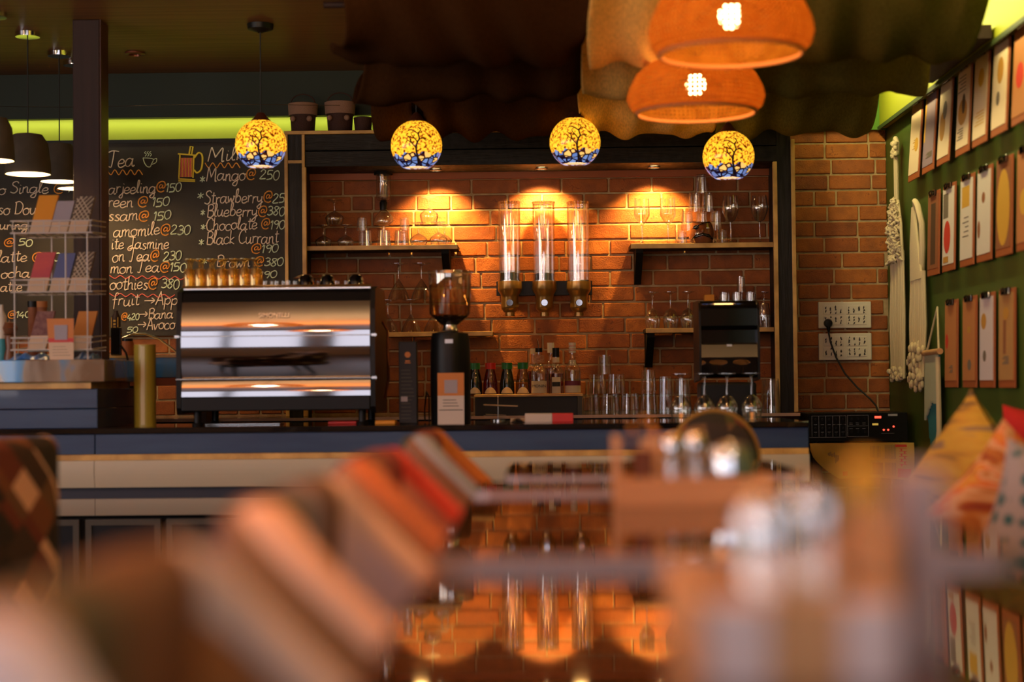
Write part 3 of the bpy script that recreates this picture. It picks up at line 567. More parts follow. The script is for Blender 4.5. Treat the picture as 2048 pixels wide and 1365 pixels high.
def text(s, px0, py, px1, h, r=0.0031, slope=0.0, cols=None, clip=None):
    """one handwritten line: s from px0 to px1, baseline py, capitals h pixels high"""
    rj = random.Random(hash(s) % 1000 if False else sum(map(ord, s)))
    W = sum(GL[c][0] for c in s); kx = (px1 - px0) / W; ky = h / 10.0; x = 0; g = G()
    for i, c in enumerate(s):
        wd, st = GL[c]; m = 0
        if c == '@': m = 1
        elif c in '0123456789': m = 2
        elif c == '*': m = 2
        elif c == '>': m = 0
        if cols: m = cols
        dy = rj.uniform(-0.6, 0.6); ks = 0.76 if c in '0123456789' else (0.88 if c == '@' else 1.0)
        for q in st.split('/'):
            if not q: continue
            ps = [tuple(map(float, p.split(','))) for p in q.split()]
            pp = [(px0 + (x + a + 0.12 * b) * kx, py + slope * (x * kx) - (b * ks + dy) * ky + rj.uniform(-.2, .2)) for a, b in smooth(ps)]
            if clip: pp = [p for p in pp if p[0] < clip]
            if len(pp) > 1: stroke(g, pp, r, m)
        x += wd
    build(g, 'chalk_line', CM, menu, fix=False)
for a in [("Tea", 214, 335, 268, 36), ("arjeeling@150", 216, 388, 362, 28), ("reen @ 150", 215, 415, 338, 28), ("ssam@ 150", 216, 442, 341, 28), ("amomile@230", 226, 473, 380, 30),
          ("ite Jasmine", 222, 500, 338, 28), ("on Tea@ 230", 224, 524, 362, 30), ("mon Tea@150", 220, 547, 372, 28), ("oothies@ 380", 219, 580, 358, 30), ("fruit >Apple", 223, 612, 376, 28),
          ("@420", 242, 641, 278, 20), (">Bana", 277, 638, 346, 24), ("50", 253, 666, 275, 18), (">Avoco", 274, 660, 350, 26),
          ("Milk", 414, 322, 490, 30), ("Mango@ 250", 412, 362, 558, 30), ("*", 398, 367, 410, 22), ("Strawberry@25", 408, 408, 569, 30), ("*", 393, 400, 407, 22), ("Blueberry@380", 413, 434, 569, 29), ("*", 400, 433, 410, 20),
          ("Chocolate @190", 411, 461, 569, 28), ("*", 400, 462, 411, 20), ("Black Currant", 412, 489, 557, 30), ("*", 396, 493, 408, 22), ("@190", 501, 506, 556, 26), ("*", 402, 530, 414, 18), ("Brown @380", 432, 535, 566, 26), ("190", 518, 557, 553, 22),
          ("o Single @9", -4, 388, 142, 26), ("so Double", -5, 430, 108, 28), ("uring", -2, 460, 55, 22), ("@ 50", 6, 493, 64, 22), ("latte @180", -6, 524, 120, 26), ("ocha @2", 1, 556, 102, 24), ("atte", 0, 583, 44, 24), ("@140", 14, 636, 60, 20)]:
    text(a[0], a[1], a[2], a[3], a[4] * 0.9, slope=-0.035 if a[0][0] in 'ab' else -0.02)
g = G()
def zig(x0, x1, y, amp, n, m, r=0.0026, dy=0.0): stroke(g, smooth([(x0 + (x1 - x0) * i / n, y + dy * i / n + (amp if i % 2 else -amp)) for i in range(n + 1)]), r, m)
for a_ in ((214, 285, 345, 5, 9, 1), (410, 480, 331, 5, 9, 1), (219, 372, 554, 3, 14, 4), (219, 350, 590, 3, 12, 4)):
    g = G(); zig(*a_, dy=3 if a_[5] == 4 else 0); build(g, 'chalk_underline', CM, menu, fix=False)
g = G()   # beer mug with a straw
for q in ([(356, 308), (394, 311)], [(360, 310), (358, 356)], [(388, 312), (386, 356)], [(357, 358), (390, 360)], [(357, 362), (390, 363)], [(378, 310), (381, 293), (386, 294), (383, 310)]): stroke(g, q, 0.0045, 3)
stroke(g, smooth([(389, 316), (397, 306), (404, 310), (405, 325), (402, 340), (394, 346), (388, 340)]), 0.0050, 3)
for x in range(363, 386, 3): stroke(g, [(x, 316), (x - 1, 354)], 0.0036, 4 if x % 2 else 1)
build(g, 'chalk_drawing', CM, menu, fix=False, label='yellow and red chalk drawing of a mug with straw')
g = G()   # steaming cup
stroke(g, smooth([(286, 316), (306, 318), (303, 328), (300, 334), (294, 333), (289, 326), (286, 316)]), 0.0022, 2); stroke(g, smooth([(306, 320), (313, 317), (312, 325), (304, 329)]), 0.0022, 2)
for x in (290, 295, 300): stroke(g, smooth([(x, 313), (x + 3, 309), (x - 1, 306), (x + 2, 303)]), 0.0018, 2)
build(g, 'chalk_drawing', CM, menu, fix=False, label='pale chalk drawing of a steaming cup')
# ================================================================ FRONT BAR
YC = 6.2; YCB = 6.86
XC0, XC1 = XL + 0.01, P(1617, 880, YC).x
def zb(py, d=YC, px=400): return P(px, py, d).z
bz = BAR
t = thing('bar_counter', 'long bar counter with navy apron, golden strip and cream moulding below a black top', 'counter', ((XC0 + XC1) / 2, (YC + YCB) / 2, 0))
build(G().box(XC0, XC1, YC - 0.012, YCB, bz - 0.022, bz, 0, 0.003), 'worktop', M['blackgloss'], t)
zA, zBt, zC, zD, zE, zF, zG = (zb(861), zb(908), zb(920), zb(974), zb(997), zb(1030), zb(1038))
xs = P(190, 880, YC).x
build(G().box(XC0, xs - 0.0015, YC, YC + 0.03, zBt, bz - 0.022, 0, 0.002).box(xs + 0.0015, XC1, YC, YC + 0.03, zBt, bz - 0.022, 0, 0.002), 'apron', M['navy'], t)
build(G().box(XC0, XC1, YC - 0.006, YC + 0.03, zC, zBt, 0, 0.002), 'edge_strip', M['gold'], t, label='golden wood strip')
def mould(x0, x1, z0, z1, b):
    pr = [(YC + 0.03, z0), (YC + 0.03, z1)] + [(YC - b * math.sin(math.pi * (0.5 * i / 6 + 0.35)) , z1 + (z0 - z1) * i / 6) for i in range(7)]
    return G().prism(pr, x0, x1, 'x', 0, False)
g = mould(XC0, xs, zD, zC, 0.018); g.merge(mould(xs + 0.002, XC1, zD, zC, 0.018)); build(g, 'moulding', M['cream'], t, label='cream rounded moulding')
build(G().box(XC0, XC1, YC + 0.02, YC + 0.05, zE, zD), 'recess', M['navydark'], t)
g = mould(XC0, xs, zF, zE, 0.008); g.merge(mould(xs + 0.002, XC1, zF, zE, 0.008)); build(g, 'moulding', M['greybeige'], t, label='grey beige lower moulding')
build(G().box(XC0, XC1, YC + 0.03, YCB - 0.06, 0.06, bz - 0.022), 'carcass', M['blackmatt'], t)
pxs = [-155, 5, 168, 330, 492, 654, 816, 978, 1140, 1302, 1464]
for a in pxs:
    x0, x1 = P(a + 2, 1050, YC).x, P(a + 152, 1050, YC).x
    dr = G(); dr.box(x0, x0 + 0.022, YC + 0.005, YC + 0.028, 0.10, zG); dr.box(x1 - 0.022, x1, YC + 0.005, YC + 0.028, 0.10, zG)
    dr.box(x0 + .022, x1 - .022, YC + 0.005, YC + 0.028, zG - 0.022, zG); dr.box(x0 + .022, x1 - .022, YC + 0.005, YC + 0.028, 0.10, 0.122)
    d_ = build(dr, 'cabinet_door', M['greyframe'], t); build(G().box(x0 + .022, x1 - .022, YC + 0.013, YC + 0.025, 0.122, zG - 0.022), 'panel', M['cabdark'], d_)
# back counter under the shelves
YK = 7.5; XK1 = P(1600, 830, YK).x
t = thing('back_counter', 'dark glossy back counter with a pale front edge along the brick wall', 'counter', (0, 7.8, 0))
zk = BACKZ
build(G().box(XL + 0.01, XK1, YK, YW - 0.014, zk - 0.03, zk, 0, 0.003), 'worktop', M['blackgloss'], t)
build(G().box(XL + 0.01, XK1, YK - 0.008, YK, zk - 0.012, zk + 0.001), 'edge_strip', mat('pale_pink_edge', (0.50, 0.32, 0.22), 0.35), t)
build(G().box(XL + 0.01, XK1, YK + 0.04, YW - 0.014, 0, zk - 0.03), 'carcass', M['blackmatt'], t)
# raised navy box with the blue resin slab on the left of the bar
d = 6.22
t = thing('resin_top_counter', 'raised navy counter section with a thick blue resin and wood slab on top', 'counter', (P(60, 850, d).x, 6.4, bz))
x1 = P(195, 820, d).x; zt = P(100, 779, d).z; zm_ = P(100, 819, d).z
build(G().box(XL + 0.02, x1, d, 6.78, bz, zm_ - 0.001, 0, 0.002).box(XL + 0.02, x1, d, 6.78, zm_ + 0.002, zt, 0, 0.002), 'body', M['navy'], t)
z2 = P(100, 765, d - 0.03).z
build(G().box(XL + 0.02, P(184, 770, d).x, d - 0.012, 6.78, zt, z2, 0, 0.002), 'edge_strip', M['gold'], t, label='golden wood strip')
z3 = P(100, 720, d - 0.03).z
build(G().box(XL + 0.02, P(209, 740, d - 0.03).x, d - 0.03, 6.8, z2, z3, 0, 0.003), 'resin_slab', M['epoxy'], t, label='blue resin and brown wood slab')
ZRES = z3
# second slab further back between the post and the machine
d = 7.15
xa, xb = P(216, 740, d).x, P(420, 740, d).x
t = thing('resin_slab_shelf', 'blue resin and wood slab shelf behind the olive tube', 'shelf', ((xa + xb) / 2, d + 0.15, 0))
build(G().box(xa, xb, d, d + 0.32, P(300, 756, d).z, P(300, 716, d).z, 0, 0.003), 'slab', M['epoxy'], t)
build(G().box(xa, xb, d - 0.004, d + 0.32, P(300, 715.9, d).z, P(300, 711, d).z), 'edge_strip', M['gold'], t)
build(G().box(xa, xb, d + 0.012, d + 0.30, P(300, 772, d).z, P(300, 756.2, d).z), 'rail', M['hardboard'], t)
for q in (xa + 0.03, xb - 0.06): build(G().box(q, q + 0.04, d + 0.02, d + 0.28, 0, P(300, 772.2, d).z), 'leg', M['darkbrown'], t)
ZR2 = P(300, 711, d).z
# ================================================================ GLASSES
GM = M['glass']
def shell(outer, th=0.0016):
    """closed glass wall from an outer profile (bottom to rim)"""
    inner = [(max(r - th, 0.0), z + (th * 2 if i == 0 else 0)) for i, (r, z) in enumerate(outer)]
    return outer + inner[::-1]
def flip(prof, h): return [(r, h - z) for r, z in prof]
def wine(x, y, z, h, rb, label, group, up=True, style='wine', m=None):
    """stemmed glass > bowl, stem, foot; h total height, rb bowl radius"""
    t = thing('wine_glass' if style != 'martini' else 'martini_glass', label, 'glass', (x, y, z), group=group)
    m = m or GM
    if style == 'wine': zb_ = 0.45; bowl = [(0.004, zb_ * h), (rb * 0.55, zb_ * h + 0.010), (rb * 0.9, zb_ * h + 0.2 * h), (rb, zb_ * h + 0.28 * h), (rb * 0.92, 0.85 * h), (rb * 0.8, h)]
    elif style == 'goblet': zb_ = 0.30; bowl = [(0.004, zb_ * h), (rb * 0.75, zb_ * h + 0.02 * h), (rb, 0.55 * h), (rb, 0.75 * h), (rb * 0.9, h)]
    elif style == 'cordial': zb_ = 0.42; bowl = [(0.004, zb_ * h), (rb * 0.55, (zb_ + 0.08) * h), (rb, (zb_ + 0.2) * h), (rb, (zb_ + 0.25) * h), (rb * 0.95, h)]
    else: zb_ = 0.44; bowl = [(0.003, zb_ * h), (rb * 0.5, (zb_ + 0.2) * h), (rb * 0.82, (zb_ + 0.38) * h), (rb, h)]
    bowl = shell([(0, zb_ * h - 0.001)] + bowl)
    stem = [(0, 0.012), (0.0065, 0.012), (0.0040, 0.03), (0.0036, zb_ * h * 0.7), (0.0055, zb_ * h), (0, zb_ * h)]
    foot = [(0, 0), (rb * 0.85, 0), (rb * 0.85, 0.0022), (0.012, 0.008), (0.006, 0.013), (0, 0.013)]
    for nm, pr in (('bowl', bowl), ('stem', stem), ('foot', foot)):
        build(G().lathe(pr if up else flip(pr, h), 24), nm, m, t, True)
    return t
def tumbler(x, y, z, h, r, label, group, up=False, taper=0.86, name='tumbler', ridged=False):
    pr = [(0, 0), (r * taper, 0), (r * taper, 0.004), (r * 0.97, h * 0.8), (r, h)]
    sh = pr + [(r - 0.002, h), (r * 0.97 - 0.0022, h * 0.8), (r * taper - 0.0025, 0.009), (0, 0.009)]
    g = G().lathe(sh if up else flip(sh, h), 24)
    if ridged:
        for v in g.v:
            a = math.atan2(v.y, v.x); k = 1 + 0.035 * math.cos(a * 12); v.x *= k; v.y *= k
    o = build(g, name, GM); o.location = (x, y, z); return tag(o, label, 'glass', group)
def hpx(py0, py1, d): return (py1 - py0) / S(d)
# --- upper left shelf
d = 8.0; g1 = 'glasses on the upper left shelf'
def L1(px, top, bot, wpx, label, style=None, up=False, z=None, dd=d, grp=g1, rg=False):
    z = ZS1 + 0.0005 if z is None else z
    if style: return wine(P(px, (top + bot) / 2, dd).x, dd, z, hpx(top, bot, dd), wpx / 2 / S(dd), label, grp, up, style)
    return tumbler(P(px, (top + bot) / 2, dd).x, dd, z, hpx(top, bot, dd), wpx / 2 / S(dd), label, grp, up, ridged=rg)
L1(647, 447, 492, 34, 'upturned wine glass at the far left end of the upper left shelf', 'wine')
L1(691, 447, 492, 34, 'upturned wine glass, second along the bottom of the upper left shelf', 'wine')
L1(669, 396, 446, 38, 'upturned wine glass balanced on the two at the left of the upper left shelf', 'wine', z=ZS1 + hpx(447, 492, d) + 0.002)
L1(730, 458, 491, 27, 'upturned tumbler just right of the left wine glasses, upper left shelf', rg=True)
L1(724, 432, 458, 22, 'small upturned tumbler standing on the leftmost tumbler of the upper left shelf', z=ZS1 + hpx(458, 491, d) + 0.001)
L1(768, 459, 491, 26, 'upturned tumbler directly under the glass syphon, upper left shelf', rg=True, dd=7.96)
L1(803, 459, 491, 30, 'upturned tumbler just right of the glass syphon, upper left shelf', rg=True)
L1(809, 433, 459, 20, 'small upturned tumbler standing on the tumbler right of the glass syphon', z=ZS1 + hpx(459, 491, d) + 0.001)
L1(837, 443, 491, 36, 'upturned wine glass, left of the right-hand trio on the upper left shelf', 'wine')
L1(877, 443, 491, 36, 'upturned wine glass, right front of the right-hand trio on the upper left shelf', 'wine', dd=7.97)
L1(889, 445, 491, 30, 'upturned wine glass at the back right end of the upper left shelf', 'wine', dd=8.06)
L1(858, 391, 442, 38, 'brightly lit upturned wine glass on top of the right-hand trio, upper left shelf', 'wine', z=ZS1 + hpx(443, 491, d) + 0.002)
# glass syphon with black lid and collar
dd = 8.06; x = P(767, 400, dd).x
t = thing('glass_syphon', 'tall glass coffee syphon with black lid and collar on the upper left shelf', 'coffee syphon', (x, dd, ZS1))
zz = lambda py: P(767, py, dd).z - ZS1
build(G().lathe([(0, zz(402)), (0.030, zz(401)), (0.034, zz(397)), (0.036, zz(349)), (0.034, zz(349)), (0.032, zz(396)), (0, zz(399))], 28), 'upper_chamber', GM, t, True)
build(G().lathe([(0, zz(350)), (0.044, zz(350)), (0.044, zz(345)), (0, zz(344))], 28), 'lid', M['blackmatt'], t, True)
build(G().lathe([(0, zz(421)), (0.017, zz(421)), (0.019, zz(406)), (0.014, zz(402)), (0, zz(402))], 24), 'collar', M['black'], t, True)
build(G().lathe(shell([(0.002, zz(452)), (0.026, zz(451)), (0.045, zz(444)), (0.046, zz(437)), (0.034, zz(429)), (0.014, zz(421))]), 28), 'lower_bulb', GM, t, True)
build(G().lathe([(0, 0), (0.034, 0), (0.034, 0.006), (0.012, 0.012), (0.010, zz(453)), (0.022, zz(452)), (0, zz(452))], 24), 'stand', M['glassdark'], t, True)
# --- lower left shelf: upturned martini glasses in two tiers
g2 = 'upturned martini glasses on the lower left shelf'
zt0 = ZS2 + 0.0005; h2 = hpx(598, 664, d); h1 = hpx(525, 597, d)
for i, px in enumerate((776, 822, 867)):
    wine(P(px, 630, d).x, d, zt0, h2, 21 / S(d), '%s upturned martini glass of the bottom tier on the lower left shelf' % ['leftmost', 'middle', 'rightmost'][i], g2, False, 'martini')
for i, px in enumerate((797, 843)):
    wine(P(px, 560, d).x, d, zt0 + h2 + 0.002, h1, 22 / S(d), '%s upturned martini glass of the top tier above the lower left shelf' % ['left', 'right'][i], g2, False, 'martini')
# --- upper right shelf
g3 = 'glasses on the upper right shelf'; z3 = ZS3 + 0.0005
for i, px in enumerate((1284, 1336)):
    wine(P(px, 440, d).x, d, z3, hpx(391, 485, d), 15.5 / S(d), '%s of two brightly lit cordial glasses at the left end of the upper right shelf' % ['left', 'right'][i], g3, True, 'cordial')
for i, px in enumerate((1461, 1519)):
    wine(P(px, 430, d).x, d, z3, hpx(386, 483, d), 17.5 / S(d), '%s of two tall upright wine glasses at the right end of the upper right shelf' % ['left', 'right'][i], g3, True, 'wine')
rows = [((1362, 1392, 1417, 1444), 453, 484), ((1374, 1403, 1431), 416, 453), ((1389, 1415), 379, 416), ((1402,), 343, 379)]
z = z3
nm = ['bottom', 'second', 'third', 'top']
for k, (pxs_, a, b) in enumerate(rows):
    h = hpx(a, b, 8.06)
    for i, px in enumerate(pxs_):
        lab = ('%s upturned tumbler in the %s row of the pyramid behind the face mug' % (ORD[i], nm[k])) if k < 3 else 'single upturned tumbler at the peak of the pyramid behind the face mug'
        tumbler(P(px, (a + b) / 2, 8.06).x, 8.06, z, h, 12.5 / S(8.06), lab, 'tumbler pyramid on the upper right shelf')
    z += h + 0.001
# face mug
dd = 7.94; x = P(1403, 463, dd).x; zz = lambda py: P(1403, py, dd).z - ZS3; r = 25 / S(dd); hh = zz(446)
t = thing('face_mug', 'glazed brown mug shaped as a moustached face with an eyepatch, upper right shelf', 'mug', (x, dd, ZS3))
g = G()
def fm(u, v):
    a = u * 2 * math.pi; q = v * hh; rr = r * (0.80 + 0.22 * math.sin(math.pi * min(1, max(0, v * 0.95 + 0.08))))
    return Vector((rr * math.cos(a), 0.95 * rr * math.sin(a), q))
g.grid(fm, 28, 10, cu=True); g.lathe([(0, 0), (r * 0.85, 0.0)], 28); g.lathe([(0, hh * 0.75), (r * 0.7, hh * 0.75), (r * 0.80, hh)], 28)
build(g, 'head', M['facebrown'], t, True)
build(G().ball((0, -r * 0.98, hh * 0.55), 0.009, 12, 0, (0.9, 1.2, 1.3)), 'nose', M['facebrown'], t, True)
g = G().tube([(-r * 0.85, -r * 0.5, hh * 0.18), (-r * 0.45, -r * 0.93, hh * 0.33), (0, -r * 1.05, hh * 0.40), (r * 0.45, -r * 0.93, hh * 0.33), (r * 0.85, -r * 0.5, hh * 0.18)], [0.003, 0.008, 0.006, 0.008, 0.003], 8)
build(g, 'moustache', M['blackgloss'], t, True)
g = G().ball((-r * 0.50, -r * 0.82, hh * 0.74), 0.013, 12, 0, (1.1, 0.4, 0.8)); g.tube([(-r * 0.9, -r * 0.3, hh * 0.62), (-r * 0.5, -r * 0.9, hh * 0.78), (0, -r * 1.0, hh * 0.93), (r * 0.6, -r * 0.8, hh * 0.99)], 0.0025, 6)
build(g, 'eyepatch', M['blackgloss'], t, True)
g = G().ball((r * 0.42, -r * 0.90, hh * 0.70), 0.006, 10, 0, (1.4, 0.5, 0.5)); build(g, 'eye', M['whitein'], t, True)
# --- lower right shelf
g4 = 'glasses on the lower right shelf'; z4 = ZS4 + 0.0005
for i, px in enumerate((1305, 1341, 1376)):
    wine(P(px, 617, d).x, d, z4, hpx(581, 655, d), 16 / S(d), '%s of three upturned wine glasses on the lower right shelf' % ['leftmost', 'middle', 'rightmost'][i], g4, False, 'wine')
wine(P(1528, 617, d).x, d, z4, hpx(583, 655, d), 12 / S(d), 'narrow upturned flute at the right end of the lower right shelf', g4, False, 'goblet')
for i, px in enumerate((1449, 1475, 1502)):
    tumbler(P(px, 617, d).x, d, z4, hpx(583, 655, d), 12.5 / S(d), '%s of three tall upturned tumblers behind the black dispenser' % ['leftmost', 'middle', 'rightmost'][i], g4)
tumbler(P(1482, 567, d).x, d, z4 + hpx(583, 655, d) + 0.001, hpx(551, 582, d), 9 / S(d), 'small shot glass on top of the tall tumblers behind the black dispenser', g4)
single(G().box(P(1408, 590, d).x, P(1428, 590, d).x, d - 0.02, d + 0.02, ZS4, P(1417, 590, d).z, 0, 0.003), 'carton', M['orangebox'], 'small orange carton on the lower right shelf behind the black dispenser', 'carton')
# --- back counter, glasses
dk = 7.82; zk_ = BACKZ + 0.0005; g5 = 'tumblers stacked on the back counter'
hb, hm, ht = hpx(789, 829, dk), hpx(750, 788, dk), hpx(711, 749, dk)
for i, px in enumerate((1181, 1221, 1260)): tumbler(P(px, 808, dk).x, dk, zk_, hb, 19.5 / S(dk), '%s upturned tumbler in the bottom row of the stack right of the syrup bottles' % ['leftmost', 'middle', 'rightmost'][i], g5, ridged=True)
for i, px in enumerate((1195, 1233)): tumbler(P(px, 770, dk).x, dk, zk_ + hb + 0.001, hm, 18 / S(dk), '%s upturned tumbler in the middle row of the stack right of the syrup bottles' % ['left', 'right'][i], g5, ridged=True)
tumbler(P(1209, 730, dk).x, dk, zk_ + hb + hm + 0.002, ht, 14 / S(dk), 'single tumbler on top of the stack right of the syrup bottles', g5)
hA = hpx(785, 829, dk)
tumbler(P(1297, 806, dk).x, dk, zk_, hA, 17 / S(dk), 'lower tall tumbler of the two-high pair on the back counter', g5); tumbler(P(1297, 764, dk).x, dk, zk_ + hA + 0.001, hpx(743, 785, dk), 16 / S(dk), 'upper tall tumbler of the two-high pair on the back counter', g5)
tumbler(P(1331, 790, dk).x, dk, zk_, hpx(756, 829, dk), 14 / S(dk), 'slim tall upturned tumbler right of the two-high pair on the back counter', g5, ridged=True)
tumbler(P(1365, 790, dk).x, dk, zk_, hpx(760, 829, dk), 17 / S(dk), 'wide tall upturned tumbler behind the leftmost wine glass on the bar', g5, ridged=True)
tumbler(P(1541, 795, 7.74).x, 7.74, zk_, hpx(762, 829, 7.74), 19 / S(7.74), 'wide tall tumbler at the right end of the back counter, by the black post', g5, ridged=True)
# --- four upturned wine glasses on the front bar
db = 6.45
for i, px in enumerate((1361, 1409, 1454, 1503)):
    wine(P(px, 790, db).x, db, BAR + 0.0005, hpx(748, 842, db), 22 / S(db), '%s of four upturned wine glasses in front of the black dispenser' % ORD[i], 'upturned wine glasses on the bar', False, 'wine')
# ================================================================ COFFEE BEAN DISPENSERS
dd = 8.03
for i, px in enumerate((1019, 1088, 1157)):
    x = P(px, 520, dd).x; ztop = P(px, 404, dd).z; zpl = P(px, 562, dd).z; zbt = P(px, 633, dd).z; r = 22 / S(dd)
    t = thing('bean_dispenser', '%s of three clear tube bean dispensers with brass funnels on the brick wall' % ['leftmost', 'middle', 'rightmost'][i], 'dispenser', (x, dd, zbt), group='tube dispensers on the brick wall')
    H = ztop - zbt; hp = zpl - zbt
    build(G().lathe([(r, hp), (r, H - 0.004), (r - 0.003, H - 0.004), (r - 0.003, hp), (r, hp)], 36), 'tube', M['glasstube'], t, True)
    build(G().lathe([(0, H), (r + 0.003, H), (r + 0.003, H - 0.008), (r - 0.004, H - 0.012), (0, H - 0.012)], 36), 'lid', M['glassdark'], t, True)
    build(G().lathe([(0, hp - 0.004), (r + 0.003, hp - 0.004), (r + 0.003, hp + 0.001), (0, hp + 0.001)], 36), 'collar_ring', M['steel'], t, True)
    prof = [(0, 0), (0.023, 0), (0.023, 0.018), (0.028, 0.020), (0.040, 0.034), (0.042, 0.045), (0.041, 0.088), (0.044, 0.102), (0.054, 0.118), (0.0575, 0.130), (0.056, hp - 0.004), (0, hp - 0.004)]
    f = build(G().lathe(prof, 32), 'funnel', M['brass'], t, True)
    k = G().lathe([(0, -0.010), (0.015, -0.010), (0.017, -0.004), (0.017, 0.004)], 20, (0, -0.041, 0.062), 0, True, 'y'); k.box(-0.014, 0.014, -0.056, -0.049, 0.059, 0.065)
    build(k, 'turn_knob', M['mirror'], f, True)
    if i < 2:
        hb_ = [0.036, 0.033][i]; build(G().lathe([(0, hp + 0.0015), (r - 0.004, hp + 0.0015), (r - 0.004, hp + hb_), (r * 0.6, hp + hb_ + 0.004), (0, hp + hb_)], 32), 'coffee_beans', M['coffee'], t, True)
    build(G().box(-0.014, 0.014, 0.030, YW - 0.014 - dd, hp - 0.028, hp - 0.008), 'wall_arm', M['black'], t, True)
x0, x1 = P(993, 577, YW).x, P(1184, 577, YW).x
single(G().box(x0, x1, YW - 0.026, YW - 0.0145, P(1088, 592, YW).z, P(1088, 563, YW).z, 0, 0.002), 'mounting_rail', M['black'], 'black rail on the bricks behind the three brass funnels', 'rail')
# ================================================================ SYRUP BOTTLES on their crate
dc = 7.55; zc1 = P(1060, 789, dc).z; zc0 = BACKZ + 0.0005
x0, x1 = P(948, 800, dc).x, P(1166, 800, dc).x
t = thing('bottle_stand', 'low black stand with pale top edge holding the syrup bottles', 'stand', ((x0 + x1) / 2, dc + 0.1, zc0 + 0.0005))
build(G().box(x0, x1, dc, dc + 0.22, zc1 - 0.011, zc1, 0, 0.002), 'top_board', M['gold'], t)
build(G().box(x0 + 0.004, x1 - 0.026, dc + 0.012, dc + 0.21, zc0, zc1 - 0.011), 'body', M['darkgrey'], t)
build(G().box(x1 - 0.024, x1 - 0.004, dc + 0.006, dc + 0.21, zc0, zc1 - 0.011), 'end_panel', M['greyframe'], t)
zc1 += 0.0005
def jar(px, liq, cap, label):
    dj = 7.66; x = P(px, 760, dj).x; h = hpx(726, 789, dj); s = S(dj)
    t = thing('sauce_jar', label, 'jar', (x, dj, zc1), group='small sauce jars on the black stand')
    r = 14.5 / s
    build(G().lathe([(0, 0), (r, 0), (r, h * 0.35), (r * 0.82, h * 0.6), (r * 0.62, h * 0.78), (r * 0.62, h * 0.82), (0, h * 0.82)], 24), 'bottle', M[liq], t, True)
    build(G().lathe([(0, h * 0.8), (r * 0.72, h * 0.8), (r * 0.72, h), (0, h)], 24), 'cap', M[cap], t, True)
    g = G().grid(lambda u, v: Vector(((r + 0.0006) * math.sin((u - .5) * 1.9), -(r + 0.0006) * math.cos((u - .5) * 1.9), 0.004 + v * h * 0.20 * (1 - (2 * u - 1) ** 2))), 10, 2)
    build(g, 'label', M['label'], t, True)
jar(950, 'greenliq', 'greencap', 'dark sauce jar with green cap half hidden behind the coffee grinder')
jar(981, 'redliq', 'redcap', 'red sauce jar with a bright red cap')
jar(1014, 'greenliq', 'greencap', 'dark green sauce jar with green cap, left of the olive one')
jar(1046, 'oliveliq', 'greencap', 'olive yellow sauce jar with green cap beside the pourer bottle')
def fmesh(s, size, m, parent, M4, name='lettering', depth=0.0006, align='CENTER', label=None):
    cu = bpy.data.curves.new('lettering_curve', 'FONT'); cu.body = s; cu.size = size; cu.align_x = align; cu.align_y = 'CENTER'; cu.extrude = depth
    tmp = bpy.data.objects.new('lettering_tmp', cu); sc.collection.objects.link(tmp)
    bpy.context.view_layer.update()
    me = bpy.data.meshes.new_from_object(tmp.evaluated_get(bpy.context.evaluated_depsgraph_get()))
    bpy.data.objects.remove(tmp); bpy.data.curves.remove(cu)
    me.transform(M4); me.name = name; me.materials.clear(); me.materials.append(m)
    o = link(bpy.data.objects.new(name, me)); o.parent = parent
    if label: o['label'] = label
    return o
FACE = Matrix.Rotation(math.pi / 2, 4, 'X')   # text facing the camera side (-y)
def curved_label(r, z0, z1, ang, m, t, name='label'):
    return build(G().grid(lambda u, v: Vector((r * math.sin((u - .5) * ang), -r * math.cos((u - .5) * ang), z0 + (z1 - z0) * v)), 12, 1), name, m, t, True)
def syrup(px, top, dd, rpx, liq, label, capm, capt, name='syrup_bottle', fill=0.5, neck=0.5, sh=0.44):
    x = P(px, 740, dd).x; h = hpx(top, 789, dd); r = rpx / S(dd)
    t = thing(name, label, 'bottle', (x, dd, zc1), group='syrup bottles on the black stand')
    rn = 0.0125
    build(G().lathe([(0, 0), (r, 0), (r, h * sh), (r * 0.95, h * (sh + 0.05)), (r * 0.65, h * (sh + 0.14)), (rn, h * (sh + 0.24)), (rn, h * capt), (0, h * capt)], 28), 'bottle', GM, t, True)
    build(G().lathe([(0, 0.004), (r - 0.002, 0.004), (r - 0.002, h * fill), (0, h * fill)], 28), 'syrup', M[liq], t, True)
    build(G().lathe([(0, h * capt), (rn + 0.003, h * capt), (rn + 0.003, h), (0, h)], 20), 'cap', capm, t, True)
    return t, h, r, rn
t, h, r, rn = syrup(1068, 698, 7.70, 13, 'redliq', 'syrup bottle with pinkish cap behind the pourer bottle', M['papercream'], 0.88)
t, h, r, rn = syrup(1102, 687, 7.70, 13, 'amberliq', 'syrup bottle with tall white cap behind the black-capped bottle', M['white'], 0.80)
t, h, r, rn = syrup(1078, 697, 7.58, 16, 'amberliq', 'syrup bottle with a black pourer spout and a cream label', M['black'], 0.91, fill=0.18)
build(G().tube([(0, 0, h), (-0.002, 0, h + 0.015), (-0.004, -0.003, h + 0.028), (-0.007, -0.008, h + 0.040)], 0.0018, 6), 'pourer_spout', M['chrome'], t, True)
curved_label(r + 0.0008, 0.004, h * 0.28, 2.4, M['label'], t); curved_label(rn + 0.011, h * 0.68, h * 0.84, 3.0, M['labelpink'], t, 'neck_label')
fmesh('MONIN', 0.018, M['ink'], t, Matrix.Translation((0, -r - 0.0015, h * 0.17)) @ FACE)
t, h, r, rn = syrup(1112, 697, 7.58, 15.5, 'amberliq', 'amber syrup bottle with black cap and arched cream label', M['black'], 0.80, fill=0.44)
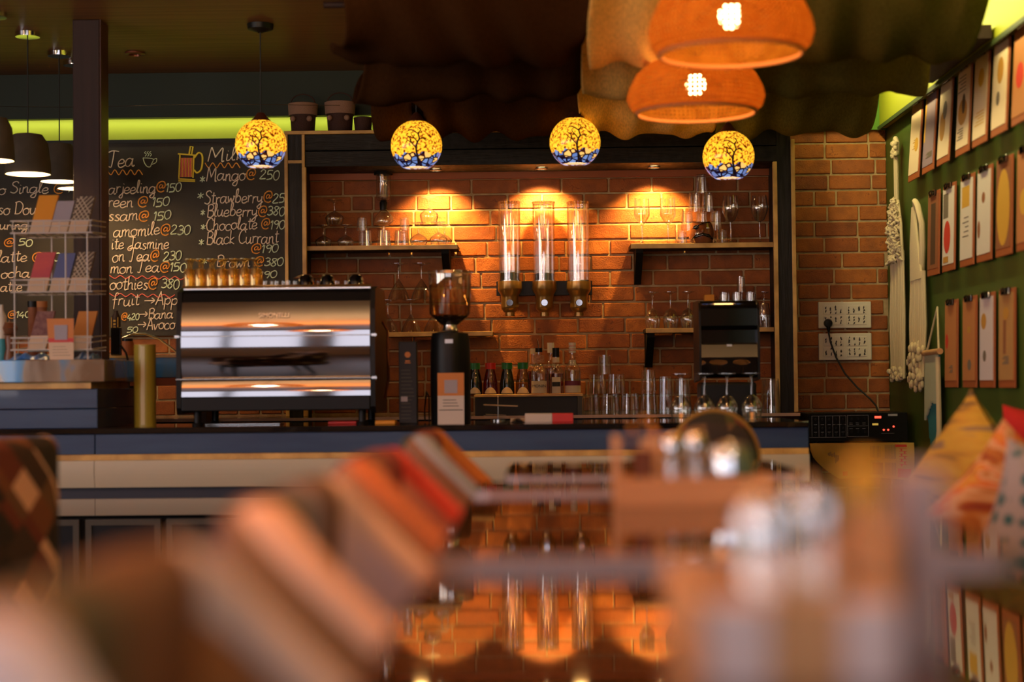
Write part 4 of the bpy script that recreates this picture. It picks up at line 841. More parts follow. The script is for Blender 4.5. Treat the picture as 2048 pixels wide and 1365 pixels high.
curved_label(r + 0.0008, 0.003, h * 0.36, 1.15, M['label'], t); curved_label(r + 0.0016, h * 0.16, h * 0.26, 1.05, M['ink'], t, 'label_band'); curved_label(rn + 0.003, h * 0.68, h * 0.79, 2.8, M['label'], t, 'neck_label')
t, h, r, rn = syrup(1145, 687, 7.58, 16, 'paleliq', 'pale yellow syrup bottle with white red-striped cap and maroon label', M['white'], 0.80, fill=0.46)
curved_label(r + 0.0008, h * 0.02, h * 0.20, 2.6, M['label'], t); curved_label(r + 0.0014, h * 0.16, h * 0.25, 2.7, M['maroonlabel'], t, 'label_band'); curved_label(rn + 0.003, h * 0.56, h * 0.66, 2.8, M['label'], t, 'neck_label')
for q in (0.84, 0.87, 0.93): build(G().lathe([(rn + 0.0034, h * q), (rn + 0.0034, h * q + 0.002)], 20), 'cap_stripe', M['brightred'], t, True)
# papers, bill spike and small box on the back counter front
dp = 7.0
sp = P(996, 815, 6.75)
t = thing('bill_spike', 'bill spike with speared paper receipts beside the coffee grinder', 'bill spike', (sp.x, sp.y, BAR))
build(G().lathe([(0, 0), (0.03, 0), (0.03, 0.006), (0.002, 0.008), (0.0015, 0.10), (0, 0.104)], 16), 'spike', M['steel'], t, True)
build(G().box(-0.055, 0.035, -0.03, 0.03, 0.012, 0.0125).box(-0.058, 0.04, -0.034, 0.026, 0.018, 0.0186).box(-0.05, 0.03, -0.028, 0.03, 0.024, 0.0245).xf(Matrix.Rotation(0.06, 4, 'Y')), 'receipt', M['paperwhite'], t, True)
g = G().box(-0.06, 0.075, -0.012, 0.012, 0.060, 0.064).xf(Matrix.Rotation(0.05, 4, 'Y')); build(g, 'receipt', M['papercream'], t, True)
single(G().box(P(1050, 835, 6.5).x, P(1104, 835, 6.5).x, 6.45, 6.52, BAR, BAR + 0.033, 0, 0.002).box(P(1104, 835, 6.5).x, P(1146, 835, 6.5).x, 6.45, 6.52, BAR, BAR + 0.033, 1, 0.002), 'small_box', [M['paperwhite'], M['brightred']], 'small flat box, white at one end and bright red at the other, on the bar', 'box')
single(G().grid(lambda u, v: Vector((P(1022, 840, 6.6).x + u * 0.085, 6.45 + v * 0.07, BAR + 0.004 + 0.012 * abs(math.sin(u * 5 + v * 2)))), 10, 4).grid(lambda u, v: Vector((P(1022, 840, 6.6).x + u * 0.085, 6.45 + v * 0.07, BAR + 0.0006 + 0.008 * abs(math.sin(u * 5 + v * 2)))), 10, 4), 'crumpled_paper', M['papercream'], 'crumpled cream paper lying on the bar right of the receipts', 'paper')
# ================================================================ COFFEE GRINDER
dg = 6.5; x = P(901, 750, dg).x; s = S(dg); zz = lambda py: P(901, py, dg).z - BAR
t = thing('coffee_grinder', 'tall black coffee grinder with a clear smoky hopper on the bar', 'coffee grinder', (x, dg, BAR))
r = 40 / s
g = G().prism([(r * math.cos(a) * (1.0 if math.cos(a) > -2 else 1), (r * 1.05) * math.sin(a)) for a in [2 * math.pi * k / 32 for k in range(32)]], 0.0, zz(672), 'z')
build(G().lathe([(0, 0), (r * 0.98, 0), (r, 0.01), (r, zz(720)), (r * 0.97, zz(680)), (r * 0.90, zz(667)), (r * 0.4, zz(662)), (0, zz(662))], 36), 'body', M['black'], t, True)
build(G().lathe([(0, zz(662)), (r * 0.42, zz(662)), (r * 0.36, zz(656)), (r * 0.36, zz(650)), (0, zz(650))], 24), 'neck', M['steel'], t, True)
rh = 43 / s
build(G().lathe(shell([(0.012, zz(652)), (rh * 0.40, zz(650)), (rh * 0.86, zz(634)), (rh * 0.96, zz(628)), (rh, zz(548))], 0.003), 40), 'hopper', M['glassdark'], t, True)
build(G().lathe([(0, zz(651)), (rh * 0.36, zz(649)), (rh * 0.8, zz(635)), (rh * 0.82, zz(632)), (0, zz(630))], 32), 'coffee_beans', M['coffee'], t, True)
build(G().lathe([(0, zz(543)), (rh + 0.002, zz(543)), (rh + 0.003, zz(549)), (rh - 0.004, zz(550)), (0, zz(546))], 40), 'hopper_lid', M['glassdark'], t, True)
build(G().box(-0.016, 0.014, -r - 0.003, -r + 0.005, zz(688), zz(680)), 'badge', M['silverink'], t, True)
# QR payment card leaning on the grinder (the code itself is left blank)
dq = 6.36; x0, x1 = P(875, 790, dq).x, P(928, 790, dq).x; zt_ = P(900, 746, dq).z; H = zt_ - BAR
t = thing('payment_card', 'white and orange payment card standing against the black coffee grinder', 'card', ((x0 + x1) / 2, dq, BAR))
hw = (x1 - x0) / 2
build(G().box(-hw, hw, -0.002, 0.002, 0, H).xf(Matrix.Rotation(-0.08, 4, 'X')), 'card', M['paperwhite'], t, True)
build(G().box(-hw, hw, -0.0032, -0.002, H * 0.55, H).xf(Matrix.Rotation(-0.08, 4, 'X')), 'orange_panel', M['orangeglow'], t, True)
build(G().box(-hw * 0.48, hw * 0.5, -0.0045, -0.0032, H * 0.60, H * 0.86).xf(Matrix.Rotation(-0.08, 4, 'X')), 'code_square', M['greybox'], t, True)
g = G(); g.box(-hw * 0.9, hw * 0.9, -0.0032, -0.002, H * 0.26, H * 0.275)
for k in range(3): g.box(-hw * 0.6, hw * (0.6 - 0.1 * k), -0.0030, -0.002, H * (0.34 + 0.06 * k), H * (0.352 + 0.06 * k))
build(g.xf(Matrix.Rotation(-0.08, 4, 'X')), 'print_lines', M['ink'], t, True)
single(G().tube([(P(870, 790, 6.6).x - 0.02, 6.55, BAR + 0.002), (P(858, 745, 6.6).x, 6.58, BAR + 0.10), (P(852, 738, 6.6).x, 6.62, BAR + 0.12), (P(846, 760, 6.6).x, 6.68, BAR + 0.05), (P(846, 780, 6.6).x, 6.70, BAR + 0.006)], 0.003, 6), 'power_cable', M['cord'], 'black power cable looping out beside the left side of the coffee grinder', 'cable')
# tall charcoal coffee pack
dq = 6.45; x0, x1 = P(799, 780, dq).x, P(835, 780, dq).x; H = P(815, 684, dq).z - BAR; hw = (x1 - x0) / 2
t = thing('coffee_pack', 'tall charcoal coffee pack with a copper emblem between espresso machine and grinder', 'coffee pack', ((x0 + x1) / 2, dq, BAR))
build(G().box(-hw, hw, -0.03, 0.03, 0, H, 0, 0.003), 'pack', M['darkgrey'], t, True)
g = G().lathe([(0, -0.001), (0.011, -0.001), (0.011, 0.0)], 20, (0, -0.030, H * 0.84), 0, False, 'y'); g.box(-0.009, 0.009, -0.0312, -0.03, H * 0.755, H * 0.77); g.box(-0.011, 0.011, -0.0312, -0.03, H * 0.735, H * 0.745)
build(g, 'emblem', M['orangeglow'], t, True)
g = G(); rr = random.Random(4)
for k in range(14):
    q = H * (0.06 + 0.045 * k)
    g.box(-hw * 0.75, hw * rr.uniform(0.2, 0.75), -0.0308, -0.03, q, q + 0.0035)
build(g, 'print_lines', M['greyframe'], t, True)
build(G().box(-hw * 0.78, -hw * 0.05, -0.0312, -0.0308, H * 0.27, H * 0.33), 'print_patch', M['greybox'], t, True)
# ================================================================ BLACK PAPER DISPENSER
dd = 6.62; s = S(dd); x0, x1 = P(1397, 700, dd).x, P(1518, 700, dd).x; hw = (x1 - x0) / 2; zz = lambda py: P(1457, py, dd).z - BAR
t = thing('black_dispenser', 'tall black paper towel dispenser with rounded front panels on the bar', 'dispenser', ((x0 + x1) / 2, dd, BAR))
def band(py0, py1, b, n=8): return [( -b * math.sin(math.pi * i / n) ** 0.7, zz(py0) + (zz(py1) - zz(py0)) * i / n) for i in range(n + 1)]
build(G().prism([(0.20, zz(601))] + [(-0.02 + 0.05 * (1 - math.sin(math.pi / 2 * i / 6)), zz(601) + (zz(618) - zz(601)) * i / 6) for i in range(7)] + [(-0.02, zz(652)), (0.0, zz(660)), (0.20, zz(660))], -hw + .008, hw - .008, 'x'), 'upper_cover', M['blackgloss'], t, True)
build(G().prism([(0.20, zz(660.5)), (0.012, zz(660.5)), (0.012, zz(686)), (-0.022, zz(690)), (-0.03, zz(715)), (-0.02, zz(748)), (0.02, zz(756)), (0.20, zz(756))], -hw + .008, hw - .008, 'x'), 'lower_cover', M['blackgloss'], t, True)
for sx in (-1, 1):
    build(G().prism([(0.205, zz(600)), (0.04, zz(600)), (-0.012, zz(606)), (-0.026, zz(622)), (-0.026, zz(652)), (-0.034, zz(700)), (-0.03, zz(760)), (0.205, zz(765))], sx * hw - (0.008 if sx > 0 else 0), sx * hw + (0.008 if sx < 0 else 0), 'x'), 'side_panel', M['black'], t, True)
build(G().box(-hw * 0.92, hw * 0.92, 0.01, 0.19, 0, zz(765), 0, 0.01), 'base', M['black'], t, True)
build(G().box(-0.010, 0.010, -0.0245, -0.019, zz(693.5), zz(689.5)), 'badge', M['silverink'], t, True)
# ================================================================ ESPRESSO MACHINE
dm = 6.32; s = S(dm); xl, xr = P(352, 700, dm).x, P(750, 700, dm).x; XC = (xl + xr) / 2; hw = (xr - xl) / 2; zz = lambda py: P(550, py, dm).z - BAR
t = thing('espresso_machine', 'large black espresso machine with curved mirror steel back panels on the bar', 'espresso machine', (XC, dm, BAR))
DEP = 0.46
build(G().box(-hw + 0.01, hw - 0.01, 0.05, DEP, zz(822), zz(579), 0, 0.01), 'body', M['black'], t, True)
# side panels with a rounded outer shape
sp_ = [(0.0, zz(815)), (-0.004, zz(760)), (0.0, zz(690)), (0.012, zz(620)), (0.03, zz(582)), (0.10, zz(572)), (DEP - 0.05, zz(572)), (DEP + 0.06, zz(640)), (DEP + 0.05, zz(760)), (DEP, zz(828)), (0.02, zz(828))]
for sx in (-1, 1):
    a = hw - 0.018 if sx > 0 else -hw; build(G().prism(sp_, a, a + 0.018, 'x'), 'side_panel', M['black'], t, True)
wp = hw - 0.019
def panel(z0, z1, t0, t1, yo, n=14):
    """mirror panel: normal tilts from t0 (bottom) to t1 (top) degrees upward"""
    prof = [(yo, z0)]; y, z = yo, z0; dz = (z1 - z0) / n
    for i in range(n):
        a = math.radians(t0 + (t1 - t0) * (i + 0.5) / n); y += math.tan(a) * dz; z += dz; prof.append((y, z))
    return prof
def panel_mesh(prof): 
    g = G().grid(lambda u, v: Vector((-wp + 2 * wp * u, prof[round(v * (len(prof) - 1))][0], prof[round(v * (len(prof) - 1))][1])), 2, len(prof) - 1)
    g.grid(lambda u, v: Vector((-wp + 2 * wp * u, prof[round(v * (len(prof) - 1))][0] + 0.002, prof[round(v * (len(prof) - 1))][1])), 2, len(prof) - 1); return g
p1_ = panel(zz(671), zz(603), 1, 17, 0.002); build(panel_mesh(p1_), 'mirror_panel', M['mirror'], t, True, label='upper mirror steel panel')
p2_ = panel(zz(756.5), zz(673), -13, 3, 0.010); build(panel_mesh(p2_), 'mirror_panel', M['mirror'], t, True, label='middle mirror steel panel')
p3_ = panel(zz(793), zz(758.5), 1, 14, 0.002); build(panel_mesh(p3_), 'mirror_panel', M['mirror'], t, True, label='lower mirror steel panel')
build(G().box(-hw, hw, -0.006, 0.008, zz(673), zz(671), 0, 0.001).box(-hw - .004, -hw + 0.012, -0.008, 0.0, zz(674.5), zz(669.5)).box(hw - 0.012, hw + .006, -0.008, 0.0, zz(674.5), zz(669.5)), 'seam_strip', M['steel'], t, True)
build(G().box(-hw, hw, -0.006, 0.010, zz(758.5), zz(756.5), 0, 0.001).box(hw - 0.012, hw + .006, -0.008, 0.0, zz(760), zz(755)), 'seam_strip', M['steel'], t, True)
build(G().prism([(p1_[-1][0], zz(603)), (p1_[-1][0] + 0.012, zz(585)), (0.05, zz(578)), (0.06, zz(603))], -wp, wp, 'x'), 'top_fascia', M['black'], t, True)
build(G().box(-wp, wp, 0.0, 0.06, zz(822), zz(793.5), 0, 0.004), 'bottom_fascia', M['black'], t, True)
tray = G().box(-hw + 0.02, hw - 0.02, 0.045, DEP, zz(577.5), zz(574.5)); build(tray, 'cup_tray', M['steel'], t, True)
g = G()
for k in range(2): g.tube([(-hw + 0.015, 0.05 + 0.36 * k, zz(571)), (hw - 0.015, 0.05 + 0.36 * k, zz(571))], 0.004, 8)
build(g, 'cup_rail', M['brass'], t, True)
for q in (390, 722):
    for yy in (0.05, 0.40):
        build(G().lathe([(0, 0), (0.020, 0), (0.022, 0.008), (0.014, 0.012), (0.014, zz(821)), (0, zz(821))], 16, (P(q, 835, dm).x - XC, yy, 0)), 'foot', M['black'], t, True)
fmesh('SIMONELLI', 0.024, M['steel'], t, Matrix.Translation((P(548, 628, dm).x - XC, 0.0005, zz(631))) @ Matrix.Rotation(-0.14, 4, 'X') @ FACE, label='faint grey maker lettering')
ZTRAY = BAR + zz(574.5) + 0.0005
# steam arm on the right side
single(G().tube([(xr + 0.002, dm + 0.30, BAR + zz(640)), (xr + 0.022, dm + 0.28, BAR + zz(660)), (xr + 0.026, dm + 0.27, BAR + zz(760)), (xr + 0.012, dm + 0.26, BAR + zz(800))], 0.005, 8), 'steam_wand', M['copper'], 'slim copper-coloured steam wand hanging on the right side of the espresso machine', 'steam wand')
# glasses and cups on the machine
amb = glassm('lamp_tinted_glass', (0.98, 0.86, 0.50), ior=1.55, boost=1.3, scat=0.45, gcol=(1, 0.85, 0.5))  # amber tint and scatter put the lamp glow into clear glass
for row, dd_, n in ((0, 6.48, 7), (1, 6.58, 7)):
    for i in range(n):
        px = 377 + i * 22 + row * 6
        wine(P(px, 545, dd_).x, dd_, ZTRAY, hpx(512 - 2 * row, 575, dd_), 11.2 / S(dd_), '%s upturned stemmed glass in the %s row on the espresso machine' % (ORD[i], ['front', 'back'][row]), 'stemmed glasses on the espresso machine', False, 'goblet', amb)
for i in range(6):
    tumbler(P(530 + i * 11.5, 565, 6.47).x, 6.47 + 0.03 * (i % 2), ZTRAY, hpx(558, 575, 6.47), 5.3 / S(6.47), '%s small shot glass in the low row on the espresso machine' % ORD[i], 'shot glasses on the espresso machine', name='shot_glass')
for i, (px, w_) in enumerate(((612, 17), (655, 16), (712, 17))):
    dd_ = 6.46; r = w_ / S(dd_); h = hpx(547, 575, dd_)
    single(G().lathe([(0, h), (r * 0.45, h), (r * 0.75, h * 0.85), (r * 0.95, h * 0.4), (r, 0), (r - 0.003, 0), (r * 0.9, h * 0.4), (0, h * 0.8)], 24, (P(px, 560, dd_).x, dd_, ZTRAY)), 'coffee_cup', M['blackgloss'], '%s of three upturned black cups on the espresso machine' % ['leftmost', 'middle', 'rightmost'][i], 'cup', 'upturned black cups on the espresso machine')
dd_ = 6.58
r = 28 / S(dd_); single(G().lathe([(0, 0.010), (0.024, 0.010), (r, 0), (r, 0.003), (0.024, 0.016), (0, 0.016)][::-1], 28, (P(616, 545, dd_).x, dd_, ZTRAY + hpx(551, 575, dd_))), 'saucer', M['copper'], 'shiny copper saucer balanced upside down above the black cups', 'saucer')
single(G().lathe([(0, 0.0), (0.022, 0.0), (0.03, hpx(551, 575, dd_)), (0, hpx(551, 575, dd_))], 24, (P(616, 560, dd_).x, dd_, ZTRAY)), 'coffee_cup', M['blackgloss'], 'black cup holding up the copper saucer on the espresso machine', 'cup')
for i in range(5):
    tumbler(P(636 + i * 19, 566, 6.6).x, 6.60, ZTRAY, hpx(556, 575, 6.6), 7 / S(6.6), '%s small clear glass behind the black cups on the espresso machine' % ORD[i], 'small glasses behind the black cups', name='shot_glass')
# under the machine and to its right
single(G().box(P(660, 838, 6.5).x, P(716, 838, 6.5).x, 6.44, 6.56, BAR, BAR + 0.012, 0, 0.003), 'red_pouch', M['brightred'], 'flat bright red pouch lying under the espresso machine', 'pouch')
single(G().box(P(752, 838, 6.4).x, P(792, 838, 6.4).x, 6.36, 6.46, BAR, BAR + 0.014, 0, 0.003), 'wooden_block', M['orangebox'], 'small flat orange brown block beside the right foot of the espresso machine', 'block')
single(G().box(P(410, 838, 6.5).x, P(560, 838, 6.5).x, 6.5, 6.62, BAR, BAR + 0.006, 0, 0.002), 'steel_tray', M['steel'], 'thin grey steel tray lying under the left half of the espresso machine', 'tray')
# ================================================================ LEFT END OF THE BAR
# olive gold tube
d = 6.42; x = P(290, 770, d).x; H = P(290, 690, d).z - BAR; r = 21.5 / S(d)
t = thing('olive_tube', 'tall olive gold upright tube with a painted highlight stripe, left of the espresso machine', 'tube', (x, d, BAR))
build(G().lathe([(0, 0), (r, 0), (r, H), (r * 0.8, H), (r * 0.8, H - 0.01), (0, H - 0.01)], 36), 'tube', M['olive'], t, True)
build(G().grid(lambda u, v: Vector(((r + 0.0006) * math.sin((u - .45) * 0.36), -(r + 0.0006) * math.cos((u - .45) * 0.36), 0.006 + v * (H - 0.012))), 6, 1), 'stripe', M['olive_highlight'], t, True)  # stripe paints the tube's highlight as colour
# clutter beside the post: device, hose, label bottle
d = 6.95; x = P(233, 680, d).x
t = thing('label_bottle', 'small bottle with a vertical yellow-lettered label just right of the wooden post', 'bottle', (P(232, 640, 7.22).x, 7.22, ZR2))
h_ = P(232, 622, 7.22).z - ZR2; r = 9 / S(7.22)
build(G().lathe([(0, 0), (r, 0), (r, h_ * 0.85), (r * 0.5, h_ * 0.95), (r * 0.5, h_), (0, h_)], 20), 'bottle', M['darkbrown'], t, True)
g = G().box(-r * 0.85, -r * 0.7, -r - 0.001, -r, h_ * 0.35, h_ * 0.85).box(r * 0.6, r * 0.75, -r - 0.001, -r, h_ * 0.35, h_ * 0.85)
for k in range(6): g.box(-r * 0.35, r * 0.2, -r - 0.001, -r, h_ * (0.38 + 0.075 * k), h_ * (0.42 + 0.075 * k))
build(g, 'label_print', M['yellowink'], t, True)
x0, x1 = P(222, 680, 7.18).x, P(243, 680, 7.18).x
single(G().box(x0, x1, 7.17, 7.195, ZR2, P(232, 655, 7.17).z, 0, 0.006), 'card_terminal', M['blackgloss'], 'small upright black device in front of the label bottle beside the post', 'device')
single(G().tube([P(245, 676, 7.3), P(268, 668, 7.3), P(290, 668, 7.3), P(318, 678, 7.3), P(340, 694, 7.3), P(352, 704, 7.3)], 0.0045, 8), 'grey_hose', M['steel'], 'grey hose curving in an arc below the menu board', 'hose')
single(G().tube([P(240, 690, 7.05), P(252, 706, 7.05), P(258, 730, 7.05), P(258, 765, 7.05), P(254, 830, 7.0), (P(252, 838, 7.0).x, 7.0, 0.30), (P(250, 838, 7.0).x, 7.0, 0.006)], 0.0045, 8), 'power_cable', M['cord'], 'black cable hanging down from the slab beside the olive tube', 'cable')
t = thing('spoon_jar', 'dark brown jar on the resin slab behind the grey hose', 'jar', (P(251, 695, 7.3).x, 7.33, ZR2))
build(G().lathe([(0, 0), (0.028, 0), (0.032, 0.03), (0.026, 0.065), (0, 0.065)], 20), 'jar', M['paperbrown'], t, True)
build(G().lathe([(0, 0.0652), (0.024, 0.0652), (0.024, 0.076), (0, 0.076)], 20), 'lid', M['black'], t, True)
# white wire card rack
d0, d1 = 6.26, 6.46; xl, xr = P(26, 600, d0).x, P(181, 600, d0).x
t = thing('card_rack', 'three-tier white wire rack of gift cards on the resin slab left of the post', 'rack', ((xl + xr) / 2, d0, ZRES))
tiers = [P(100, 466, d0).z, P(100, 584, d0).z, P(100, 700, d0).z]; ztop = P(100, 452, d0).z
for x, y in ((xl + 0.005, d0 + 0.004), (xr - 0.012, d0 + 0.004), (xl + 0.09, d1 - 0.01), (xl + 0.195, d0 + 0.002)):
    build(G().tube([(x, y, ZRES + 0.001), (x, y, tiers[0] + 0.004)], 0.0028, 8), 'upright', M['wire'], t)
for z in tiers:
    g = G()
    for zz_, rr in ((z, 0.0028), (z + 0.026, 0.002), (z + 0.045, 0.0024)):
        g.tube([(xl - 0.008, d0, zz_), (xr + 0.006, d0, zz_)], rr, 6); 
        for x in (xl - 0.008, xr + 0.006): g.tube([(x, d0, zz_), (x, d1, zz_ + 0.012)], rr, 6)
    g.tube([(xl - 0.008, d1, z), (xr + 0.006, d1, z)], 0.0024, 6)
    for k in range(9):
        x = xl + (xr - xl) * k / 8; g.tube([(x, d0, z), (x, d1, z)], 0.0016, 5)
    for k in range(6):
        x = xl + (xr - xl) * k / 5; g.tube([(x, d0, z), (x, d0, z + 0.045)], 0.0018, 5)
    build(g, 'wire_tray', M['wire'], t)
def card(px0, px1, py0, tier, m, label, dd=6.33, lattice=False, top2=True):
    x0, x1 = P(px0, 560, dd).x, P(px1, 560, dd).x; zb_ = tiers[tier] + 0.003; H = P((px0 + px1) / 2, py0, dd).z - zb_
    t = thing('gift_card_box', label, 'card box', ((x0 + x1) / 2, dd, zb_), group='gift card boxes in the wire rack'); hw = (x1 - x0) / 2
    R = Matrix.Shear('XY', 4, (0.16, 0)) if False else Matrix(((1, 0, 0.17, 0), (0, 1, 0.30, 0), (0, 0, 1, 0), (0, 0, 0, 1)))
    build(G().box(-hw, hw, 0, 0.014, H * 0.36, H, 0, 0.001).xf(R), 'cover', M[m], t, True)
    build(G().box(-hw, hw, -0.0008, 0.013, 0, H * 0.36).xf(R), 'lower_panel', M['papercream'], t, True)
    if lattice:
        g = G(); n = 5; w_ = 2 * hw; hh = H * 0.62
        for k in range(-3, 6):
            for sgn in (1, -1):
                pts = []
                for q in range(13):
                    v = q / 12; u = (k / 4.0 + sgn * v * hh / w_ * 0.8)
                    if 0 <= u <= 1: pts.append((-hw + u * w_, -0.0012, H * 0.37 + v * hh))
                if len(pts) > 1: g.tube(pts, 0.0020, 4, sm=False)
        build(g.xf(R), 'lattice_pattern', M['lattice'], t, True)
    return t
card(58, 97, 388, 0, 'orangebox', 'bright orange gift card box on the top tier of the wire rack')
card(98, 133, 400, 0, 'greybox', 'plain lavender grey gift card box on the top tier of the wire rack')
card(136, 172, 390, 0, 'latticedark', 'cream lattice patterned gift card box on the top tier of the wire rack', lattice=True)
card(53, 91, 503, 1, 'pinkbox', 'pink and red gift card box on the middle tier of the wire rack')
card(98, 132, 505, 1, 'bluebox', 'plain blue gift card box on the middle tier of the wire rack')
card(136, 171, 502, 1, 'latticedark', 'cream lattice patterned gift card box on the middle tier of the wire rack', lattice=True)
card(54, 90, 622, 2, 'maroonbox', 'maroon dotted gift card box on the bottom tier of the wire rack')
card(138, 176, 622, 2, 'orangedull', 'dull orange gift card box on the bottom tier of the wire rack')
dd = 6.235; x0, x1 = P(98, 680, dd).x, P(148, 680, dd).x; H = P(120, 638, dd).z - ZRES; hw = (x1 - x0) / 2
t = thing('payment_card', 'orange and cream payment card leaning on the wire rack', 'card', ((x0 + x1) / 2, dd, ZRES + 0.001))
Q = lambda a, b, z: -hw * (1 + 0.12 * (z / H) ) if a else 0
trap = lambda z: (-hw * (0.95 + 0.22 * z / H), hw * (0.95 + 0.04 * z / H))
def tz(z0, z1, y0, y1, k=1.0, sh=0.0): 
    a, b = trap(z0), trap(z1); return G().prism([(a[0] * k + sh, z0), (a[1] * k + sh, z0), (b[1] * k + sh, z1), (b[0] * k + sh, z1)], y0, y1, 'y')
build(tz(0, H, 0, 0.003), 'card', M['papercream'], t, True); build(tz(H * 0.42, H, -0.0012, 0), 'orange_panel', M['orangeglow'], t, True); build(tz(H * 0.42, H * 0.52, -0.002, -0.0012), 'red_panel', M['brightred'], t, True)
build(tz(H * 0.48, H * 0.84, -0.0034, -0.0012, 0.5), 'code_square', M['greybox'], t, True)
g = G()
for k in range(4): g.box(-hw * 0.7, hw * (0.7 - 0.12 * k), -0.0012, 0, H * (0.10 + 0.07 * k), H * (0.108 + 0.07 * k))
build(g, 'print_lines', M['greyink'], t, True)
for a, b, lab in ((14, 97, 'crumpled bright blue plastic under the left half of the wire rack'), (150, 192, 'crumpled bright blue plastic at the right foot of the wire rack')):
    x0, x1 = P(a, 705, 6.3).x, P(b, 705, 6.3).x; rr = random.Random(a)
    ph = [rr.uniform(0, 6) for _ in range(4)]
    f = lambda u, v, o=0.0: Vector((x0 + (x1 - x0) * u, 6.275 + 0.13 * v, ZRES + 0.001 + o + (0.018 + 0.010 * math.sin(9 * u + ph[0]) * math.sin(6 * v + ph[1]) + 0.004 * math.sin(23 * u + ph[2])) * min(1, 6 * u * (1 - u) + 0.15) * min(1, 6 * v * (1 - v) + 0.15)))
    g = G().grid(f, 26, 10); g.grid(lambda u, v: Vector((x0 + (x1 - x0) * u, 6.275 + 0.13 * v, ZRES + 0.0005)), 2, 2)
    single(g, 'blue_plastic', M['bluecloth'], lab, 'plastic')
# items beyond the rack
dd = 6.5; x = P(3, 660, dd).x; H = P(3, 622, dd).z - ZRES
t = thing('spray_bottle', 'white bottle with a teal lower half at the left edge behind the wire rack', 'bottle', (x, dd, ZRES))
build(G().lathe([(0, H * 0.45), (0.019, H * 0.45), (0.019, H * 0.88), (0.008, H), (0.006, H * 1.12), (0, H * 1.12)], 24), 'bottle', M['white'], t, True)
build(G().lathe([(0, 0), (0.0195, 0), (0.0195, H * 0.45), (0, H * 0.45)], 24), 'teal_label', M['teallab'], t, True)
x = P(20, 680, dd).x; H = P(20, 640, dd).z - ZRES
t = thing('pepper_mill', 'turned brown wooden pepper mill behind the left side of the wire rack', 'pepper mill', (x, dd, ZRES))
build(G().lathe([(0, 0), (0.024, 0), (0.024, 0.02), (0.015, 0.05), (0.020, 0.085), (0.017, H * 0.62), (0.026, H * 0.66), (0, H * 0.66)], 24), 'body', M['pepper'], t, True)
build(G().lathe([(0, H * 0.665), (0.02, H * 0.665), (0.029, H * 0.8), (0.020, H * 0.93), (0.004, H * 0.95), (0.004, H), (0, H)], 24), 'cap', M['pepper'], t, True)
for px, m, lab in ((66, 'black', 'small jar with a black lid behind the bottom tier of the wire rack'), (84, 'paperor', 'small jar with an orange lid behind the bottom tier of the wire rack')):
    dd = 6.62; x = P(px, 620, dd).x; H = P(px, 603, dd).z - ZRES
    t = thing('spice_jar', lab, 'jar', (x, dd, ZRES)); build(G().lathe([(0, 0), (0.019, 0), (0.019, H * 0.9), (0, H * 0.9)], 20), 'jar', M['paperbrown'], t, True)
    build(G().lathe([(0, H * 0.9), (0.021, H * 0.9), (0.021, H), (0, H)], 20), 'lid', M[m], t, True)
# ================================================================ PENDANTS on the left
pend = [(60, 65, 55, 266, 349, 10, 102), (117, 104, 116, 285, 364, 80, 158), (-8, 20, -8, 232, 322, -52, 29), (150, 128, 150, 300, 378, 114, 186)]
labs = ['grey bell pendant lamp with glowing rim, before the chalkboard above the wire rack', 'grey bell pendant lamp partly hidden by the wooden post', 'grey bell pendant lamp cut off by the left edge of the picture', 'grey bell pendant lamp almost fully hidden behind the wooden post']
for i, (pxc, pyc, pxl, ptop, pbot, a, b) in enumerate(pend):
    D = ray(pxc, pyc); dcan = (CEIL - CAMZ) / D.z * D.y; dcan = min(max(dcan, 6.98), 7.75) if i != 2 else 6.72
    cxm = (a + b) / 2; c = P(cxm, pbot, dcan); r = (b - a) / 2 / S(dcan); H = hpx(ptop, pbot, dcan)
    t = thing('bell_pendant', labs[i], 'pendant lamp', (c.x, dcan, c.z), group='grey bell pendants over the bar')
    out = [(r, 0), (r * 0.97, H * 0.3), (r * 0.86, H * 0.75), (r * 0.62, H * 0.96), (r * 0.2, H), (0.008, H)]
    build(G().lathe(out + [(r * 0.2, H - 0.005), (r * 0.58, H * 0.93), (r * 0.82, H * 0.74), (r * 0.94, H * 0.3), (r - 0.004, 0), (r, 0)], 36), 'shade', M['concrete'], t, True)
    build(G().lathe([(r - 0.0045, 0.001), (r * 0.935, H * 0.3), (r * 0.815, H * 0.74), (r * 0.57, H * 0.92), (0, H * 0.94)], 36), 'lining', M['whitein'], t, True)
    build(G().ball((0, 0, H * 0.42), 0.024, 14), 'bulb', M['bulb'], t, True)
    light('bell_glow', 'POINT', (c.x, dcan, c.z + H * 0.12), 5.0, (1.0, 0.62, 0.26), shadow_soft_size=0.03)
    build(G().tube([(0, 0, H * 0.5), (0, 0, CEIL - c.z - 0.02)], 0.003, 6), 'cord', M['cord'], t, True)
    build(G().lathe([(0, CEIL - c.z - 0.02), (0.05, CEIL - c.z - 0.02), (0.052, CEIL - c.z - 0.001), (0, CEIL - c.z - 0.001)], 24), 'ceiling_rose', M['chrome'], t, True)
